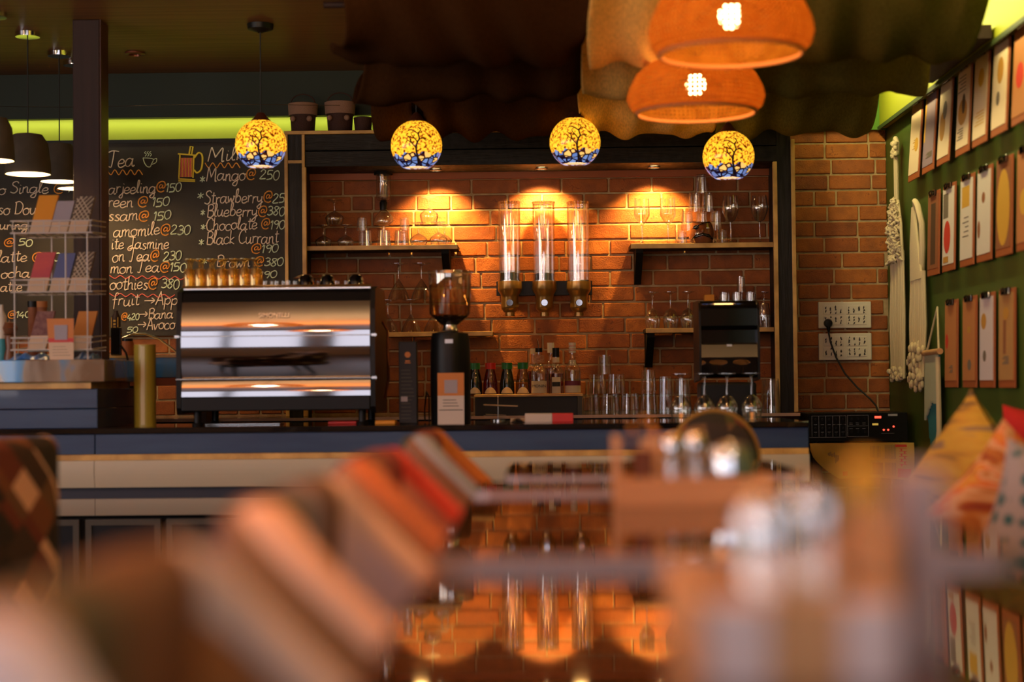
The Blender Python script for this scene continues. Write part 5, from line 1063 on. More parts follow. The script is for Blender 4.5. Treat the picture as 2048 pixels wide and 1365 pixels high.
# ================================================================ GLOBE LAMPS
dgl = 7.0
globes = [(522, 290, 51.5, 227), (833, 292, 51.5, 225), (1150, 285, 51, 215), (1457, 313, 51.5, 245)]
gl = ['leftmost painted globe pendant, overlapping the menu board', 'painted globe pendant second from left, beside the basket pots', 'painted globe pendant third from left, under the dark drape', 'rightmost and lowest painted globe pendant, under the wicker lamps']
for i, (px, py, rp, capt) in enumerate(globes):
    c = P(px, py, dgl); r = rp / S(dgl); zb_ = -0.86 * r
    t = thing('globe_pendant', gl[i], 'pendant lamp', (c.x, dgl, c.z + zb_), group='painted globe pendants over the bar')
    a0 = math.acos(0.86); pr = []
    for k in range(19):
        a = a0 + (math.pi - 0.25 - a0) * k / 18; pr.append((r * math.sin(a), r * 0.86 - r * math.cos(a)))
    build(G().lathe(pr + [(rr - 0.002 if rr > 0.004 else rr, z) for rr, z in pr[::-1]] + [pr[0]], 48), 'globe_shade', M['globe'], t, True)
    zt = pr[-1][1]
    rimz = pr[0][1]
    build(G().lathe([(0, rimz + 0.012), (pr[0][0] - 0.004, rimz + 0.004)], 32), 'bulb', emitm('globe_opening', (1.0, 0.62, 0.30), 1.05) if i == 0 else bpy.data.materials['globe_opening'], t, True, label='bright lit opening at the bottom')
    # tree painted on the front
    g = G(); rt = random.Random(11 + i)
    def sph(xa, za, k=1.004):
        q = max(1e-4, 1 - xa * xa - za * za); return Vector((r * xa * k, -r * math.sqrt(q) * k, r * 0.86 + r * za * k))
    tr = smooth([(0.12, -0.78), (0.10, -0.55), (0.05, -0.25), (0.10, 0.0), (0.18, 0.15), (0.13, 0.35), (0.22, 0.5), (0.10, 0.62)], 5)
    g.tube([sph(*p) for p in tr], [0.0045 * (1 - 0.8 * k / len(tr)) + 0.0006 for k in range(len(tr))], 6)
    for br in ([(0.05, -0.22), (-0.12, -0.02), (-0.28, 0.08), (-0.36, -0.05)], [(0.10, 0.02), (-0.02, 0.18), (-0.14, 0.34), (-0.06, 0.46)], [(0.16, 0.12), (0.32, 0.16), (0.42, 0.08), (0.5, 0.14)], [(0.13, 0.34), (-0.02, 0.44), (-0.2, 0.52), (-0.3, 0.42)], [(-0.12, -0.02), (-0.2, 0.2), (-0.34, 0.3)]):
        q = smooth(br, 4); g.tube([sph(*p) for p in q], [0.0022 * (1 - 0.7 * k / len(q)) + 0.0004 for k in range(len(q))], 5)
    for q in ([(-0.72, -0.62), (-0.4, -0.60), (-0.1, -0.68), (0.2, -0.62), (0.5, -0.55), (0.72, -0.60)],):
        q = smooth(q, 4); g.tube([sph(*p) for p in q], 0.002, 5)
    build(g, 'tree_motif', M['darkbrown'], t, True, label='dark painted tree')
    ct = c.z + (py - capt) / S(dgl) - (c.z + zb_)
    build(G().lathe([(0, zt - 0.002), (r * 0.40, zt - 0.004), (r * 0.26, zt + 0.012), (r * 0.13, zt + 0.03), (r * 0.08, ct), (0, ct)], 28), 'cap', M['copper'], t, True)
    top = CEIL - (c.z + zb_)
    build(G().tube([(0, 0, ct), (0, 0, top - 0.02)], 0.0028, 6), 'cord', M['cord'], t, True)
    build(G().lathe([(0, top - 0.012), (0.012, top - 0.035), (0.052, top - 0.022), (0.055, top - 0.001), (0, top - 0.001)], 28), 'ceiling_rose', M['black'], t, True)
    light('globe_glow', 'POINT', (c.x, dgl - 0.0, c.z + zb_ - 0.02), 1.3, (1.0, 0.52, 0.15), shadow_soft_size=0.04)
# ================================================================ WICKER LAMPS
def wicker(x, y, zrim, r, H, label, en=8, lc=(1.0, 0.50, 0.17)):
    t = thing('wicker_lamp', label, 'pendant lamp', (x, y, zrim), group='woven wicker pendant lamps')
    out = [(r * 0.86, 0), (r * 0.96, H * 0.12), (r, H * 0.28), (r * 0.97, H * 0.45), (r * 0.86, H * 0.72), (r * 0.66, H * 0.92), (r * 0.35, H), (0.02, H * 1.01)]
    sm_ = []
    for i in range(len(out) - 1):
        for k in range(4): sm_.append(tuple(out[i][a] + (out[i + 1][a] - out[i][a]) * k / 4 for a in (0, 1)))
    sm_.append(out[-1])
    build(G().lathe(sm_, 64), 'woven_shade', M['wicker'], t, True)
    g = G().tube([(r * 0.86 * math.cos(a), r * 0.86 * math.sin(a), 0) for a in [2 * math.pi * k / 48 for k in range(49)]], 0.006, 8, cap=False)
    build(g, 'rim', M['paperor'], t, True)
    build(G().ball((0, 0, H * 0.52), 0.032, 16, 0, (1, 1, 1.2)), 'bulb', M['bulb'], t, True)
    build(G().lathe([(0, H * 0.66), (0.017, H * 0.66), (0.017, H * 0.9), (0, H * 0.9)], 16), 'lamp_holder', M['black'], t, True)
    build(G().tube([(0, 0, H * 0.9), (0, 0, CEIL - zrim - 0.015)], 0.004, 6), 'cord', M['cord'], t, True)
    build(G().lathe([(0, CEIL - zrim - 0.02), (0.05, CEIL - zrim - 0.02), (0.055, CEIL - zrim - 0.001), (0, CEIL - zrim - 0.001)], 24), 'ceiling_rose', M['black'], t, True)
    light('wicker_glow', 'POINT', (x, y, zrim + H * 0.40), en, lc, shadow_soft_size=0.05)
    return t
dA, dB_ = 4.6, 5.46
cA = P(1462, 108, dA); cB = P(1392, 226, dB_)
wicker(cA.x, dA, cA.z, 166 / S(dA), 150 / S(dA), 'upper larger woven wicker pendant lamp at the top edge of the picture')
wicker(cB.x, dB_, cB.z, 138 / S(dB_), 108 / S(dB_), 'lower smaller-looking woven wicker pendant lamp just below the nearer one')
for x, y, lab in ((cA.x, 2.9, 'added unseen wicker pendant lamp over the nearest table, above the viewer'), (cA.x, 0.6, 'added unseen wicker pendant lamp behind the viewer in line with the tables'), (-1.5, 3.4, 'added unseen wicker pendant lamp over the left aisle in front of the bar'), (-1.5, 0.9, 'added unseen wicker pendant lamp over the left aisle behind the viewer')):
    wicker(x, y, 1.82, 166 / S(dA), 150 / S(dA), lab, 30, (1.0, 0.74, 0.46))  # extra lamps out of view, added to warm the ceiling and foreground
# ================================================================ CEILING DRAPES
TR = [(5.58, 1.052), (6.2, 1.047), (7.18, 1.050)]; PK = [(4.95, 1.40), (5.90, 1.30), (6.72, 1.30), (7.66, 1.34)]
keys = sorted(TR + PK)
def swag(y):
    for (y0, z0), (y1, z1) in zip(keys, keys[1:]):
        if y0 <= y <= y1:
            t = (y - y0) / (y1 - y0); up = z1 > z0
            k = 1 - math.sqrt(max(0, 1 - t * t)) if up else 1 - math.sqrt(max(0, 1 - (1 - t) ** 2))
            k = 0.45 * k + 0.55 * (0.5 - 0.5 * math.cos(math.pi * t)) if up else 1 - (0.45 * (1 - k) + 0.55 * (0.5 + 0.5 * math.cos(math.pi * t)))
            if up: return z0 + (z1 - z0) * k
            k2 = 0.45 * (1 - math.sqrt(max(0, 1 - (1 - t) ** 2))) + 0.55 * (0.5 + 0.5 * math.cos(math.pi * t)); return z1 + (z0 - z1) * k2
    return keys[-1][1]
def drape(name, x0, x1, m, seed, label, holes=(), edge=0.0):
    rr = random.Random(seed); ph = [rr.uniform(0, 6) for _ in range(8)]
    nu, nv = 60, 150
    def f(u, v):
        y = PK[0][0] + (PK[-1][0] - PK[0][0]) * v; z = swag(y); lowk = max(0, 1 - (z - 1.05) / 0.22)
        x = x0 + (x1 - x0) * u
        wv = 0.010 * math.sin(17 * u * (x1 - x0) * 1.8 + ph[0] + 3 * math.sin(2.1 * y + ph[1])) + 0.007 * math.sin(41 * u * (x1 - x0) + ph[2] + 4 * math.sin(3 * y + ph[3]))
        wv *= (0.6 + (0.9 if y > 6.9 else 0.3))
        e = max(0.0, 1 - u / 0.22) * edge
        x += 0.05 * e * math.sin(9 * y + ph[4]) ; wv += 0.05 * e * (math.sin(14 * y + ph[5]) + 0.5)
        e2 = max(0.0, 1 - (1 - u) / 0.10); x -= 0.02 * e2 * math.sin(7 * y + ph[6]); wv += 0.03 * e2 * (0.6 + math.sin(11 * y + ph[7]))
        yy = y + 0.03 * math.sin(9 * u + ph[6]) * math.sin(math.pi * v)
        return Vector((x, yy, CAMZ + z + wv))
    g = G().grid(f, nu, nv)
    if holes:
        keep = [i for i, fc in enumerate(g.f) if all((sum((g.v[k] for k in fc), Vector()) / 4 - Vector((hx, hy, 0))).xy.length > 0.03 for hx, hy in holes)]
        g.f = [g.f[i] for i in keep]; g.m = [g.m[i] for i in keep]; g.s = [g.s[i] for i in keep]
    o = single(g, name, m, label, 'drape', 'ceiling drapes in swags')
    md = o.modifiers.new('thickness', 'SOLIDIFY'); md.thickness = 0.003
    return o
XD = [-0.63, 0.174, 0.745, 1.40]
drape('ceiling_drape', XD[0], XD[1] - 0.004, M['drape_l'], 5, 'dark brown cloth hanging in swags from the ceiling, left strip', [(P(833, 100, dgl).x, dgl)], 0.9)
drape('ceiling_drape', XD[1] + 0.004, XD[2] - 0.004, M['drape_c'], 8, 'beige cloth hanging in swags behind the wicker lamps', [(cB.x, dB_), (P(1150, 100, dgl).x, dgl)], 0.2)
drape('ceiling_drape', XD[2] + 0.004, XD[3], M['drape_r'], 9, 'olive green cloth hanging in swags toward the clipboard wall', [(P(1457, 100, dgl).x, dgl)], 0.15)
for i, (y, z) in enumerate(PK):
    single(G().tube([(XD[0] - 0.1, y, CAMZ + z + 0.03), (XD[3] + 0.06, y, CAMZ + z + 0.03)], 0.012, 10), 'drape_pole', M['darkbrown'], 'wooden pole carrying the drapes, %s from the camera side' % ['first', 'second', 'third', 'last'][i], 'pole')
a, b = P(1752, 180, 7.55), P(1848, 112, 6.5)
single(G().tube([a, b], 0.012, 10), 'slanted_pole', M['lightwood'], 'slanted wooden pole near the lime cornice at the right end of the drapes', 'pole')
single(G().box(XR - 0.17, XR - 0.047, 6.05, 6.95, CORN + 0.012, CORN + 0.06), 'beam_end', M['darkbrown'], 'dark brown box beam against the lime cornice above the clipboards', 'beam')
# ================================================================ BASKET POTS on the frame
dd = 7.93; zp = BZ1 + 0.0165
def pot(pxc, wpx, top, label, tassel=False, rimless=False):
    x = P(pxc, 235, dd).x; r = wpx / 2 / S(dd); H = P(pxc, top, dd).z - zp
    t = thing('basket_pot', label, 'pot', (x, dd, zp), group='basket pots on top of the shelf frame')
    build(G().lathe([(0, 0), (r * 0.80, 0), (r * 0.95, H), (r * 0.85, H), (r * 0.72, 0.012), (0, 0.012)], 28), 'basket', M['potbrown'], t, True)
    if not rimless:
        build(G().lathe([(r * 0.92, H * 0.62), (r * 0.99, H * 0.60), (r * 1.04, H * 0.98), (r * 0.96, H * 1.0)], 28), 'jute_band', M['jute'], t, True)
        rr = random.Random(int(pxc)); bb = []
        for a in (-2.2, -1.0) if wpx > 55 else (-2.4,):
            build(G().ball((r * 1.02 * math.cos(a), r * 1.02 * math.sin(a), H * 0.45), 0.0135, 12), 'pompom', M['jute'], t, True)
        build(G().tube([(r * 0.85 * math.cos(a), 0, H + 0.045 * math.sin(a)) for a in [math.pi * k / 12 for k in range(13)]], 0.003, 6), 'handle', M['potbrown'], t, True)
    if tassel:
        g = G().lathe([(0, -0.05), (0.010, -0.05), (0.005, -0.012), (0.006, 0.0), (0, 0.004)], 12, (r * -0.75, -r * 0.8, H * 0.42)); build(g, 'tassel', M['gold'], t, True)
pot(606, 58, 208, 'leftmost dark basket pot with jute band on the shelf frame')
pot(680, 60, 205, 'second dark basket pot with jute band, showing a small pale emblem')
pot(726, 40, 236, 'plain low dark basket pot without a band between two banded ones', rimless=True)
pot(784, 58, 208, 'dark basket pot with golden tassel, half hidden by the drape', True)
# ================================================================ SOCKET PANELS, PLUG AND CABLE
ys = YW - 0.0135
for py0, py1, lab in ((604, 657, 'upper white switch panel with floral stickers and a black plug'), (667, 721, 'lower white switch panel with floral stickers, below the plug')):
    x0, x1 = P(1636, 650, ys).x, P(1742, 650, ys).x; z0, z1 = P(1690, py1, ys).z, P(1690, py0, ys).z
    t = thing('switch_panel', lab, 'switch panel', ((x0 + x1) / 2, ys, z0), group='white switch panels on the right brick strip'); W_, H_ = x1 - x0, z1 - z0
    build(G().box(-W_ / 2, W_ / 2, -0.012, 0, 0, H_, 0, 0.004), 'plate', M['white'], t, True)
    rr = random.Random(py0)
    for r_ in range(2):
        for c_ in range(2):
            ax = -W_ * 0.41 + c_ * W_ * 0.44; bx_ = ax + W_ * 0.38; az = H_ * 0.13 + (1 - r_) * H_ * 0.40; bz_ = az + H_ * 0.34
            m_ = build(G().box(ax, bx_, -0.0145, -0.012, az, bz_, 0, 0.001), 'module', M['white'], t, True)
            g = G()
            if rr.random() < 0.72 or r_ == 0:
                for k in range(4):
                    for q in range(5):
                        cx_ = ax + (bx_ - ax) * (k + 0.5) / 4 + rr.uniform(-.002, .002); cz_ = (az + bz_) / 2 + rr.uniform(-.4, .4) * (bz_ - az)
                        g.lathe([(0, 0), (rr.uniform(0.0022, 0.0042), 0), (0.001, -0.0006), (0, -0.0006)], 7, (cx_, -0.0147, cz_), 0, False, 'y')
                        g.tube([(cx_ - .003, -0.0148, cz_ - .005), (cx_ + rr.uniform(-.002, .004), -0.0148, cz_ + .006)], 0.0011, 4)
            else:
                for hx, hz in ((0.72, 0.75), (0.62, 0.45), (0.82, 0.45), (0.62, 0.2), (0.82, 0.2)): g.lathe([(0, 0), (0.0022, 0), (0.0022, -0.0005), (0, -0.0005)], 8, (ax + (bx_ - ax) * hx, -0.0147, az + (bz_ - az) * hz), 0, False, 'y')
                g.box(ax + (bx_ - ax) * 0.48, ax + (bx_ - ax) * 0.5, -0.0148, -0.0145, az, bz_)
            build(g, 'floral_print', M['floralink'], m_, True)
c = P(1656, 647, ys - 0.02)
t = thing('power_plug', 'black power plug in the upper switch panel with its cable falling to the amplifier', 'plug', (c.x, ys - 0.0155, c.z))
g = G().lathe([(0, 0), (0.020, 0), (0.021, -0.012), (0.016, -0.026), (0, -0.028)], 20, (0, 0, 0), 0, True, 'y'); g.tube([(0, -0.014, -0.014), (0, -0.016, -0.030), (0.001, -0.016, -0.042)], [0.011, 0.008, 0.005], 10)
build(g, 'plug', M['black'], t, True)
pts = [P(1657, 664, ys - .03), P(1661, 685, ys - .03), P(1672, 715, ys - .03), P(1690, 748, ys - .04), P(1715, 776, ys - .06), P(1740, 798, ys - .1), P(1752, 812, ys - .2), P(1757, 826, ys - .3)]
pts = [Vector(p) for p in pts]; sp2 = []
for i in range(len(pts) - 1):
    for k in range(4): sp2.append(pts[i].lerp(pts[i + 1], k / 4))
build(G().tube(sp2 + [pts[-1]], 0.0042, 8), 'cable', M['cord'], t)
# ================================================================ AMPLIFIER on its newspaper-covered stand
da = 7.58; x0, x1 = P(1618, 855, da).x, P(1816, 855, da).x; z1 = P(1715, 826, da).z; z0 = P(1715, 884, da).z; XM = (x0 + x1) / 2; W_ = x1 - x0; H_ = z1 - z0
t = thing('amplifier_stand', 'dark wooden stand under the amplifier in the right corner', 'stand', (XM, da + 0.15, 0))
build(G().box(x0, x1, da, da + 0.36, z0 - 0.035, z0 - 0.006, 0, 0.002), 'top_board', M['darkbrown'], t)
for sx in (x0 + 0.02, x1 - 0.06):
    for sy in (da + 0.02, da + 0.30): build(G().box(sx, sx + 0.04, sy, sy + 0.04, 0, z0 - 0.035), 'leg', M['darkbrown'], t)
t = thing('amplifier', 'black mixer amplifier with knob rows and glowing red lights in the right corner', 'amplifier', (XM, da, z0))
build(G().box(-W_ / 2, W_ / 2, 0.006, 0.33, 0.003, H_, 0, 0.003), 'case', M['black'], t, True)
build(G().box(-W_ / 2 + 0.002, W_ / 2 - 0.002, 0.0, 0.006, 0.002, H_ - 0.002, 0, 0.001), 'front_panel', M['blackmatt'], t, True)
fx = lambda u: -W_ / 2 + W_ * u
fz = lambda v: H_ * (1 - v)
g = G()
def ln(u0, v0, u1, v1, w_=0.0008): g.box(fx(min(u0, u1)) - w_ / 2, fx(max(u0, u1)) + w_ / 2, -0.0006, 0, fz(max(v0, v1)) - w_ / 2, fz(min(v0, v1)) + w_ / 2)
for u in (0.03, 0.10, 0.17, 0.24, 0.31, 0.375): ln(u, 0.10, u, 0.82)
ln(0.03, 0.10, 0.375, 0.10); ln(0.0, 0.84, 0.375, 0.84); ln(0.24, 0.40, 0.375, 0.40); 
build(g, 'channel_lines', M['silverink'], t, True); g = G()
ln(0.39, 0.09, 0.60, 0.09); ln(0.39, 0.09, 0.39, 0.82); ln(0.60, 0.09, 0.60, 0.82); ln(0.39, 0.82, 0.60, 0.82); ln(0.39, 0.46, 0.60, 0.46)
build(g, 'equalizer_lines', M['silverink'], t, True)
for k in range(5):
    g = G(); ln(0.05 + 0.07 * k, 0.40, 0.08 + 0.07 * k, 0.40); ln(0.05 + 0.07 * k, 0.66, 0.08 + 0.07 * k, 0.66); build(g, 'scale_mark', M['silverink'], t, True)
for k in range(3):
    g = G()
    for v in (0.35, 0.40, 0.55): ln(0.41 + 0.065 * k, v, 0.44 + 0.065 * k, v)
    build(g, 'scale_mark', M['silverink'], t, True)
g = G(); build(g, 'panel_print', M['silverink'], t, True) if 0 else None; ln(0.74, 0.58, 0.78, 0.58); ln(0.73, 0.72, 0.86, 0.72)
build(g, 'panel_print', M['silverink'], t, True)
for k in range(5):
    for v in (0.22, 0.52, 0.74):
        build(G().lathe([(0, -0.010), (0.0045, -0.010), (0.0052, -0.001), (0, -0.001)], 12, (fx(0.065 + 0.069 * k), 0, fz(v)), 0, True, 'y'), 'knob', M['black'], t, True)
for k in range(3):
    for v in (0.22, 0.66): build(G().lathe([(0, -0.010), (0.005, -0.010), (0.006, -0.001), (0, -0.001)], 12, (fx(0.43 + 0.065 * k), 0, fz(v)), 0, True, 'y'), 'knob', M['black'], t, True)
build(G().box(fx(0.665), fx(0.73), -0.002, 0, fz(0.20), fz(0.12)), 'red_display', M['led_red'], t, True)
build(G().box(fx(0.64), fx(0.70), -0.002, 0, fz(0.44), fz(0.37)), 'amber_display', M['led_yel'], t, True)
for u, v in ((0.755, 0.60), (0.80, 0.60), (0.855, 0.49)): build(G().lathe([(0, -0.004), (0.0035, -0.004), (0.0045, 0), (0, 0)], 10, (fx(u), 0, fz(v)), 0, True, 'y'), 'red_light', M['led_red'], t, True)
build(G().box(fx(0.80), fx(0.895), -0.0012, 0, fz(0.125), fz(0.05)), 'name_plate', M['silverink'], t, True)
for sx in (-W_ / 2 + 0.02, W_ / 2 - 0.04): build(G().box(sx, sx + 0.02, 0.03, 0.05, -0.005, 0.003), 'foot', M['black'], t, True)
# newspaper hanging under the amplifier
t = thing('newspaper', 'yellowed newspaper draped over the stand below the amplifier', 'newspaper', (XM, da, z0 - 0.17))
zt_ = z0 - 0.0055; zbL = P(1640, 925, da).z
def nf(u, v, o=0.0):
    bot = P(1618 + 205 * u, (900 + 58 * min(1, (u / 0.28)) ** 0.6 if u < 0.28 else 958 - 3 * math.sin((u - .28) * 6)), da).z
    xx = fx(0.0) + XM + (W_ + 0.02) * u; zz_ = zt_ + (bot - zt_) * v
    return Vector((xx, da - 0.014 - 0.012 * math.sin(v * 2.2 + u) - 0.004 * math.sin(13 * u + 3 * v) - o, zz_))
g = G().grid(nf, 40, 16); g.grid(lambda u, v: nf(u, v, -0.0012), 40, 16)
g.grid(lambda u, v: Vector((XM + fx(0) + W_ * u, da - 0.014 + v * 0.30, zt_ + 0.0008)), 4, 2)
build(g, 'sheet', M['news'], t)
def printq(u0, u1, v0, v1, nm_, m_, o=0.0008):
    g = G().grid(lambda u, v: nf(u0 + (u1 - u0) * u, v0 + (v1 - v0) * v, o), 6, 3); return g
def many(nm_, m_, qs, label=None):
    g = G()
    for q in qs: g.merge(printq(*q, '', None))
    build(g, nm_, m_, t, label=label)
for v0, v1 in ((0.08, 0.42), (0.5, 0.92)): many('print_column', M['greyink'], [(0.58 + 0.0128 * k, 0.584 + 0.0128 * k, v0, v1) for k in range(8)])
for v0, v1 in ((0.06, 0.44), (0.55, 0.90)): many('print_column', M['greyink'], [(0.72 + 0.011 * k, 0.724 + 0.011 * k, v0, v1) for k in range(10)])
many('print_emblem', M['greyink'], [(0.17 + 0.012 * k, 0.177 + 0.012 * k, 0.34 - 0.03 * (k % 3), 0.42 + 0.02 * (k % 2)) for k in range(6)])
many('print_emblem', M['greyink'], [(0.24 + 0.008 * k, 0.245 + 0.008 * k, 0.34, 0.60 - 0.03 * k) for k in range(5)])
g = G(); g.merge(printq(0.60, 0.70, 0.56, 0.90, '', None)); build(g, 'print_picture', M['paperbrown'], t)
for q in ((0.84, 0.97, 0.70, 0.94), (0.82, 0.93, 0.05, 0.12), (0.31, 0.355, 0.80, 0.92)): many('print_patch', M['redink'], [q], 'red print patch')
many('print_masthead', M['redink'], [(0.87 + 0.03 * (k % 2), 0.885 + 0.03 * (k % 2), 0.16 + 0.07 * k, 0.22 + 0.07 * k) for k in range(7)] + [(0.855, 0.93, 0.155 + 0.07 * k, 0.168 + 0.07 * k) for k in range(7)], 'red masthead print')
# ================================================================ CLIPBOARDS on the right wall
BW, BH = 0.205, 0.350
def clip(y, ztop, label, paper, arts, board='hardboard', lean=0.05):
    x = XR - 0.004
    t = thing('clipboard', label, 'clipboard', (x, y, ztop - BH), group='clipboards on the green wall')
    R = Matrix.Translation((0, 0, BH)) @ Matrix.Rotation(lean, 4, 'Y') @ Matrix.Translation((0, 0, -BH))
    hw = BW / 2
    build(G().box(-0.008, -0.002, -hw, hw, 0, BH, 0, 0.002).xf(R), 'board', M[board], t, True)
    if paper: build(G().box(-0.0095, -0.008, -hw + 0.016, hw - 0.004, 0.028, BH - 0.015).xf(R), 'paper', M[paper], t, True)
    g = G().box(-0.018, -0.008, -0.05, 0.05, BH - 0.022, BH + 0.004, 0, 0.003); g.tube([(-0.02, -0.028, BH - 0.018), (-0.024, -0.02, BH - 0.003), (-0.02, 0.0, BH + 0.004), (-0.024, 0.02, BH - 0.003), (-0.02, 0.028, BH - 0.018)], 0.0028, 6)
    build(g.xf(R), 'clip', M['blackgloss'], t, True)
    for k, (m, kind, u0, u1, v0, v1) in enumerate(arts):
        # u across the sheet (0 far side, 1 near side), v up the sheet
        ya, yb = hw - 0.006 - (BW - 0.022) * u0, hw - 0.006 - (BW - 0.022) * u1; za, zb_ = 0.03 + 0.30 * v0, 0.03 + 0.30 * v1
        xo = -0.0098 - 0.0004 * k
        if kind == 'o':
            n = 20; g = G(); poly = [((ya + yb) / 2 + (yb - ya) / 2 * math.cos(2 * math.pi * i / n), (za + zb_) / 2 + (zb_ - za) / 2 * math.sin(2 * math.pi * i / n)) for i in range(n)]
            g.prism(poly, xo, xo + 0.0004, 'x')
        elif kind == 'l':
            g = G(); q = 5
            for i in range(q): zz_ = za + (zb_ - za) * i / q; g.box(xo, xo + 0.0004, min(ya, yb), max(ya, yb) - 0.02 * (i % 3), zz_, zz_ + 0.004)
        else: g = G().box(xo, xo + 0.0004, ya, yb, za, zb_)
        build(g.xf(R), 'drawing', M[m], t, True)
ys1 = [7.385, 7.115, 6.850, 6.560, 6.305, 6.040, 5.775]
zt1 = CAMZ + 1.218; zt2 = CAMZ + 0.788; zt3 = CAMZ + 0.322
clip(ys1[0], zt1, 'clipboard with a nearly plain cream sheet, top row, farthest from the viewer', 'papercream', [('ochreink', 'l', 0.3, 0.7, 0.35, 0.5), ('yellowink', 'o', 0.5, 0.9, 0.3, 0.5)], lean=0.075)
clip(ys1[1], zt1, 'clipboard with a purple-grey sheet, second from the far end of the top row', 'paperlav', [('yellowink', 'b', 0.0, 0.14, 0.35, 0.95), ('greyink', 'l', 0.3, 0.9, 0.1, 0.18)], lean=0.075)
clip(ys1[2], zt1, 'clipboard with a curved ochre figure on cream, third along the top row', 'papercream', [('ochreink', 'o', 0.1, 0.6, 0.22, 0.62), ('greyink', 'o', 0.35, 0.7, 0.5, 0.75)], lean=0.075)
clip(ys1[3], zt1, 'clipboard with a dark bottle and ochre circle, fourth along the top row', 'papercream', [('ochreink', 'o', 0.1, 0.85, 0.28, 0.62), ('paperdark', 'o', 0.42, 0.68, 0.42, 0.68), ('greyink', 'l', 0.1, 0.6, 0.1, 0.26), ('greyink', 'l', 0.05, 0.7, 0.72, 0.95)], lean=0.06)
clip(ys1[4], zt1, 'clipboard with pale cream sheet and yellow bands, fifth along the top row', 'papercream', [('yellowink', 'o', 0.3, 0.75, 0.62, 0.85), ('yellowink', 'l', 0.15, 0.85, 0.15, 0.34)], lean=0.06)
clip(ys1[5], zt1, 'clipboard with an orange blob on top and small grey marks, sixth along the top row', 'papercream', [('ochreink', 'o', 0.3, 0.75, 0.5, 0.82), ('greyink', 'o', 0.3, 0.55, 0.25, 0.42)], lean=0.06)
clip(ys1[6], zt1, 'clipboard cut off by the right edge of the picture, top row', 'paperor', [('redink', 'o', 0.2, 0.7, 0.3, 0.6)], lean=0.06)
clip(ys1[1], zt2, 'dark red-brown clipboard without white paper, beside the looped macrame, middle row', 'paperbrown', [('paperdark', 'b', 0.3, 0.75, 0.05, 0.9)], lean=0.03)
clip(ys1[2], zt2, 'clipboard with a tall red figure on a white sheet, middle row', 'paperwhite', [('greyink', 'b', 0.05, 0.5, 0.62, 0.95), ('redink', 'o', 0.12, 0.72, 0.14, 0.58), ('ochreink', 'b', 0.1, 0.55, 0.02, 0.1)], lean=0.03)
clip(ys1[3], zt2, 'clipboard with a yellow patch at the top of a pale sheet, middle row', 'paperwhite', [('yellowink', 'b', 0.12, 0.75, 0.66, 0.93), ('greyink', 'l', 0.2, 0.7, 0.28, 0.58)], lean=0.03)
clip(ys1[4], zt2, 'clipboard with a mostly white sheet and small brown figures, middle row', 'paperwhite', [('paperbrown', 'o', 0.35, 0.6, 0.62, 0.76), ('paperbrown', 'o', 0.05, 0.25, 0.2, 0.42)], lean=0.03)
clip(ys1[5], zt2, 'clipboard with a long yellow pointed oval on brown, middle row', 'paperbrown', [('yellowink', 'o', 0.05, 0.95, 0.02, 0.93)], lean=0.03)
clip(ys1[6], zt2, 'orange-edged clipboard cut off by the right edge of the picture, middle row', 'paperor', [('yellowink', 'o', 0.2, 0.7, 0.3, 0.6)], lean=0.03)
clip(ys1[2], zt3, 'clipboard with an orange-brown sheet and a small red mark, far end of the bottom row', 'paperor', [('redink', 'o', 0.05, 0.3, 0.42, 0.62), ('greyink', 'l', 0.4, 0.7, 0.1, 0.2)], lean=0.02)
clip(ys1[3], zt3, 'clipboard with a plain orange-brown sheet, second in the bottom row', 'paperor', [('greyink', 'o', 0.4, 0.7, 0.12, 0.26), ('ochreink', 'b', 0.4, 0.65, 0.6, 0.68)], lean=0.02)
clip(ys1[4], zt3, 'clipboard with a white-lavender sheet and an olive shape, bottom row', 'lavcard', [('ochreink', 'o', 0.1, 0.5, 0.62, 0.82), ('greyink', 'o', 0.25, 0.5, 0.22, 0.36)], lean=0.02)
clip(ys1[5], zt3, 'clipboard with a tan sheet and a tall narrow brown figure, bottom row', 'papertan', [('paperbrown', 'b', 0.3, 0.5, 0.30, 0.70), ('greyink', 'l', 0.25, 0.7, 0.18, 0.28), ('ochreink', 'o', 0.3, 0.7, 0.70, 0.85)], lean=0.02)
# ================================================================ MACRAME
def wp(px, py, off=0.0): return PW(px, py, off)
x = XR - 0.03
yc = wp(1808, 500).y; zq = lambda py, px=1808: wp(px, py).z
t = thing('macrame_hanging', 'long cream macrame hanging with a knotted body and straight fringe, nearest the brick wall', 'wall hanging', (x, yc, zq(760)))
rr = random.Random(5)
g = G().tube([(x, yc - 0.02, zq(310)), (x, yc - 0.03, zq(285)), (x, yc, zq(275)), (x, yc + 0.03, zq(285)), (x, yc + 0.02, zq(310))], 0.012, 8)
for k in range(16): g.ball((x - 0.008, yc + rr.uniform(-.035, .035), zq(rr.uniform(280, 312))), 0.012, 8)
build(g, 'top_knot', M['macrame'], t)
g = G()
for k in range(3): g.tube([(x, yc + 0.012 * (k - 1), zq(305)), (x, yc + 0.012 * (k - 1), zq(405))], 0.0085, 7)
build(g, 'hanging_cord', M['macrame'], t)
g = G()
for k in range(260):
    v = rr.random(); hwid = 0.045 + 0.075 * min(1, v * 1.8)
    c = Vector((x - rr.uniform(0, 0.02), yc + rr.uniform(-1, 1) * hwid, zq(400 + 125 * v))); a = rr.uniform(0, 6)
    g.tube([c + Vector((0, 0.014 * math.cos(a), 0.014 * math.sin(a))), c + Vector((-0.010, 0, 0)), c - Vector((0, 0.014 * math.cos(a), 0.014 * math.sin(a)))], [0.004, 0.008, 0.004], 6)
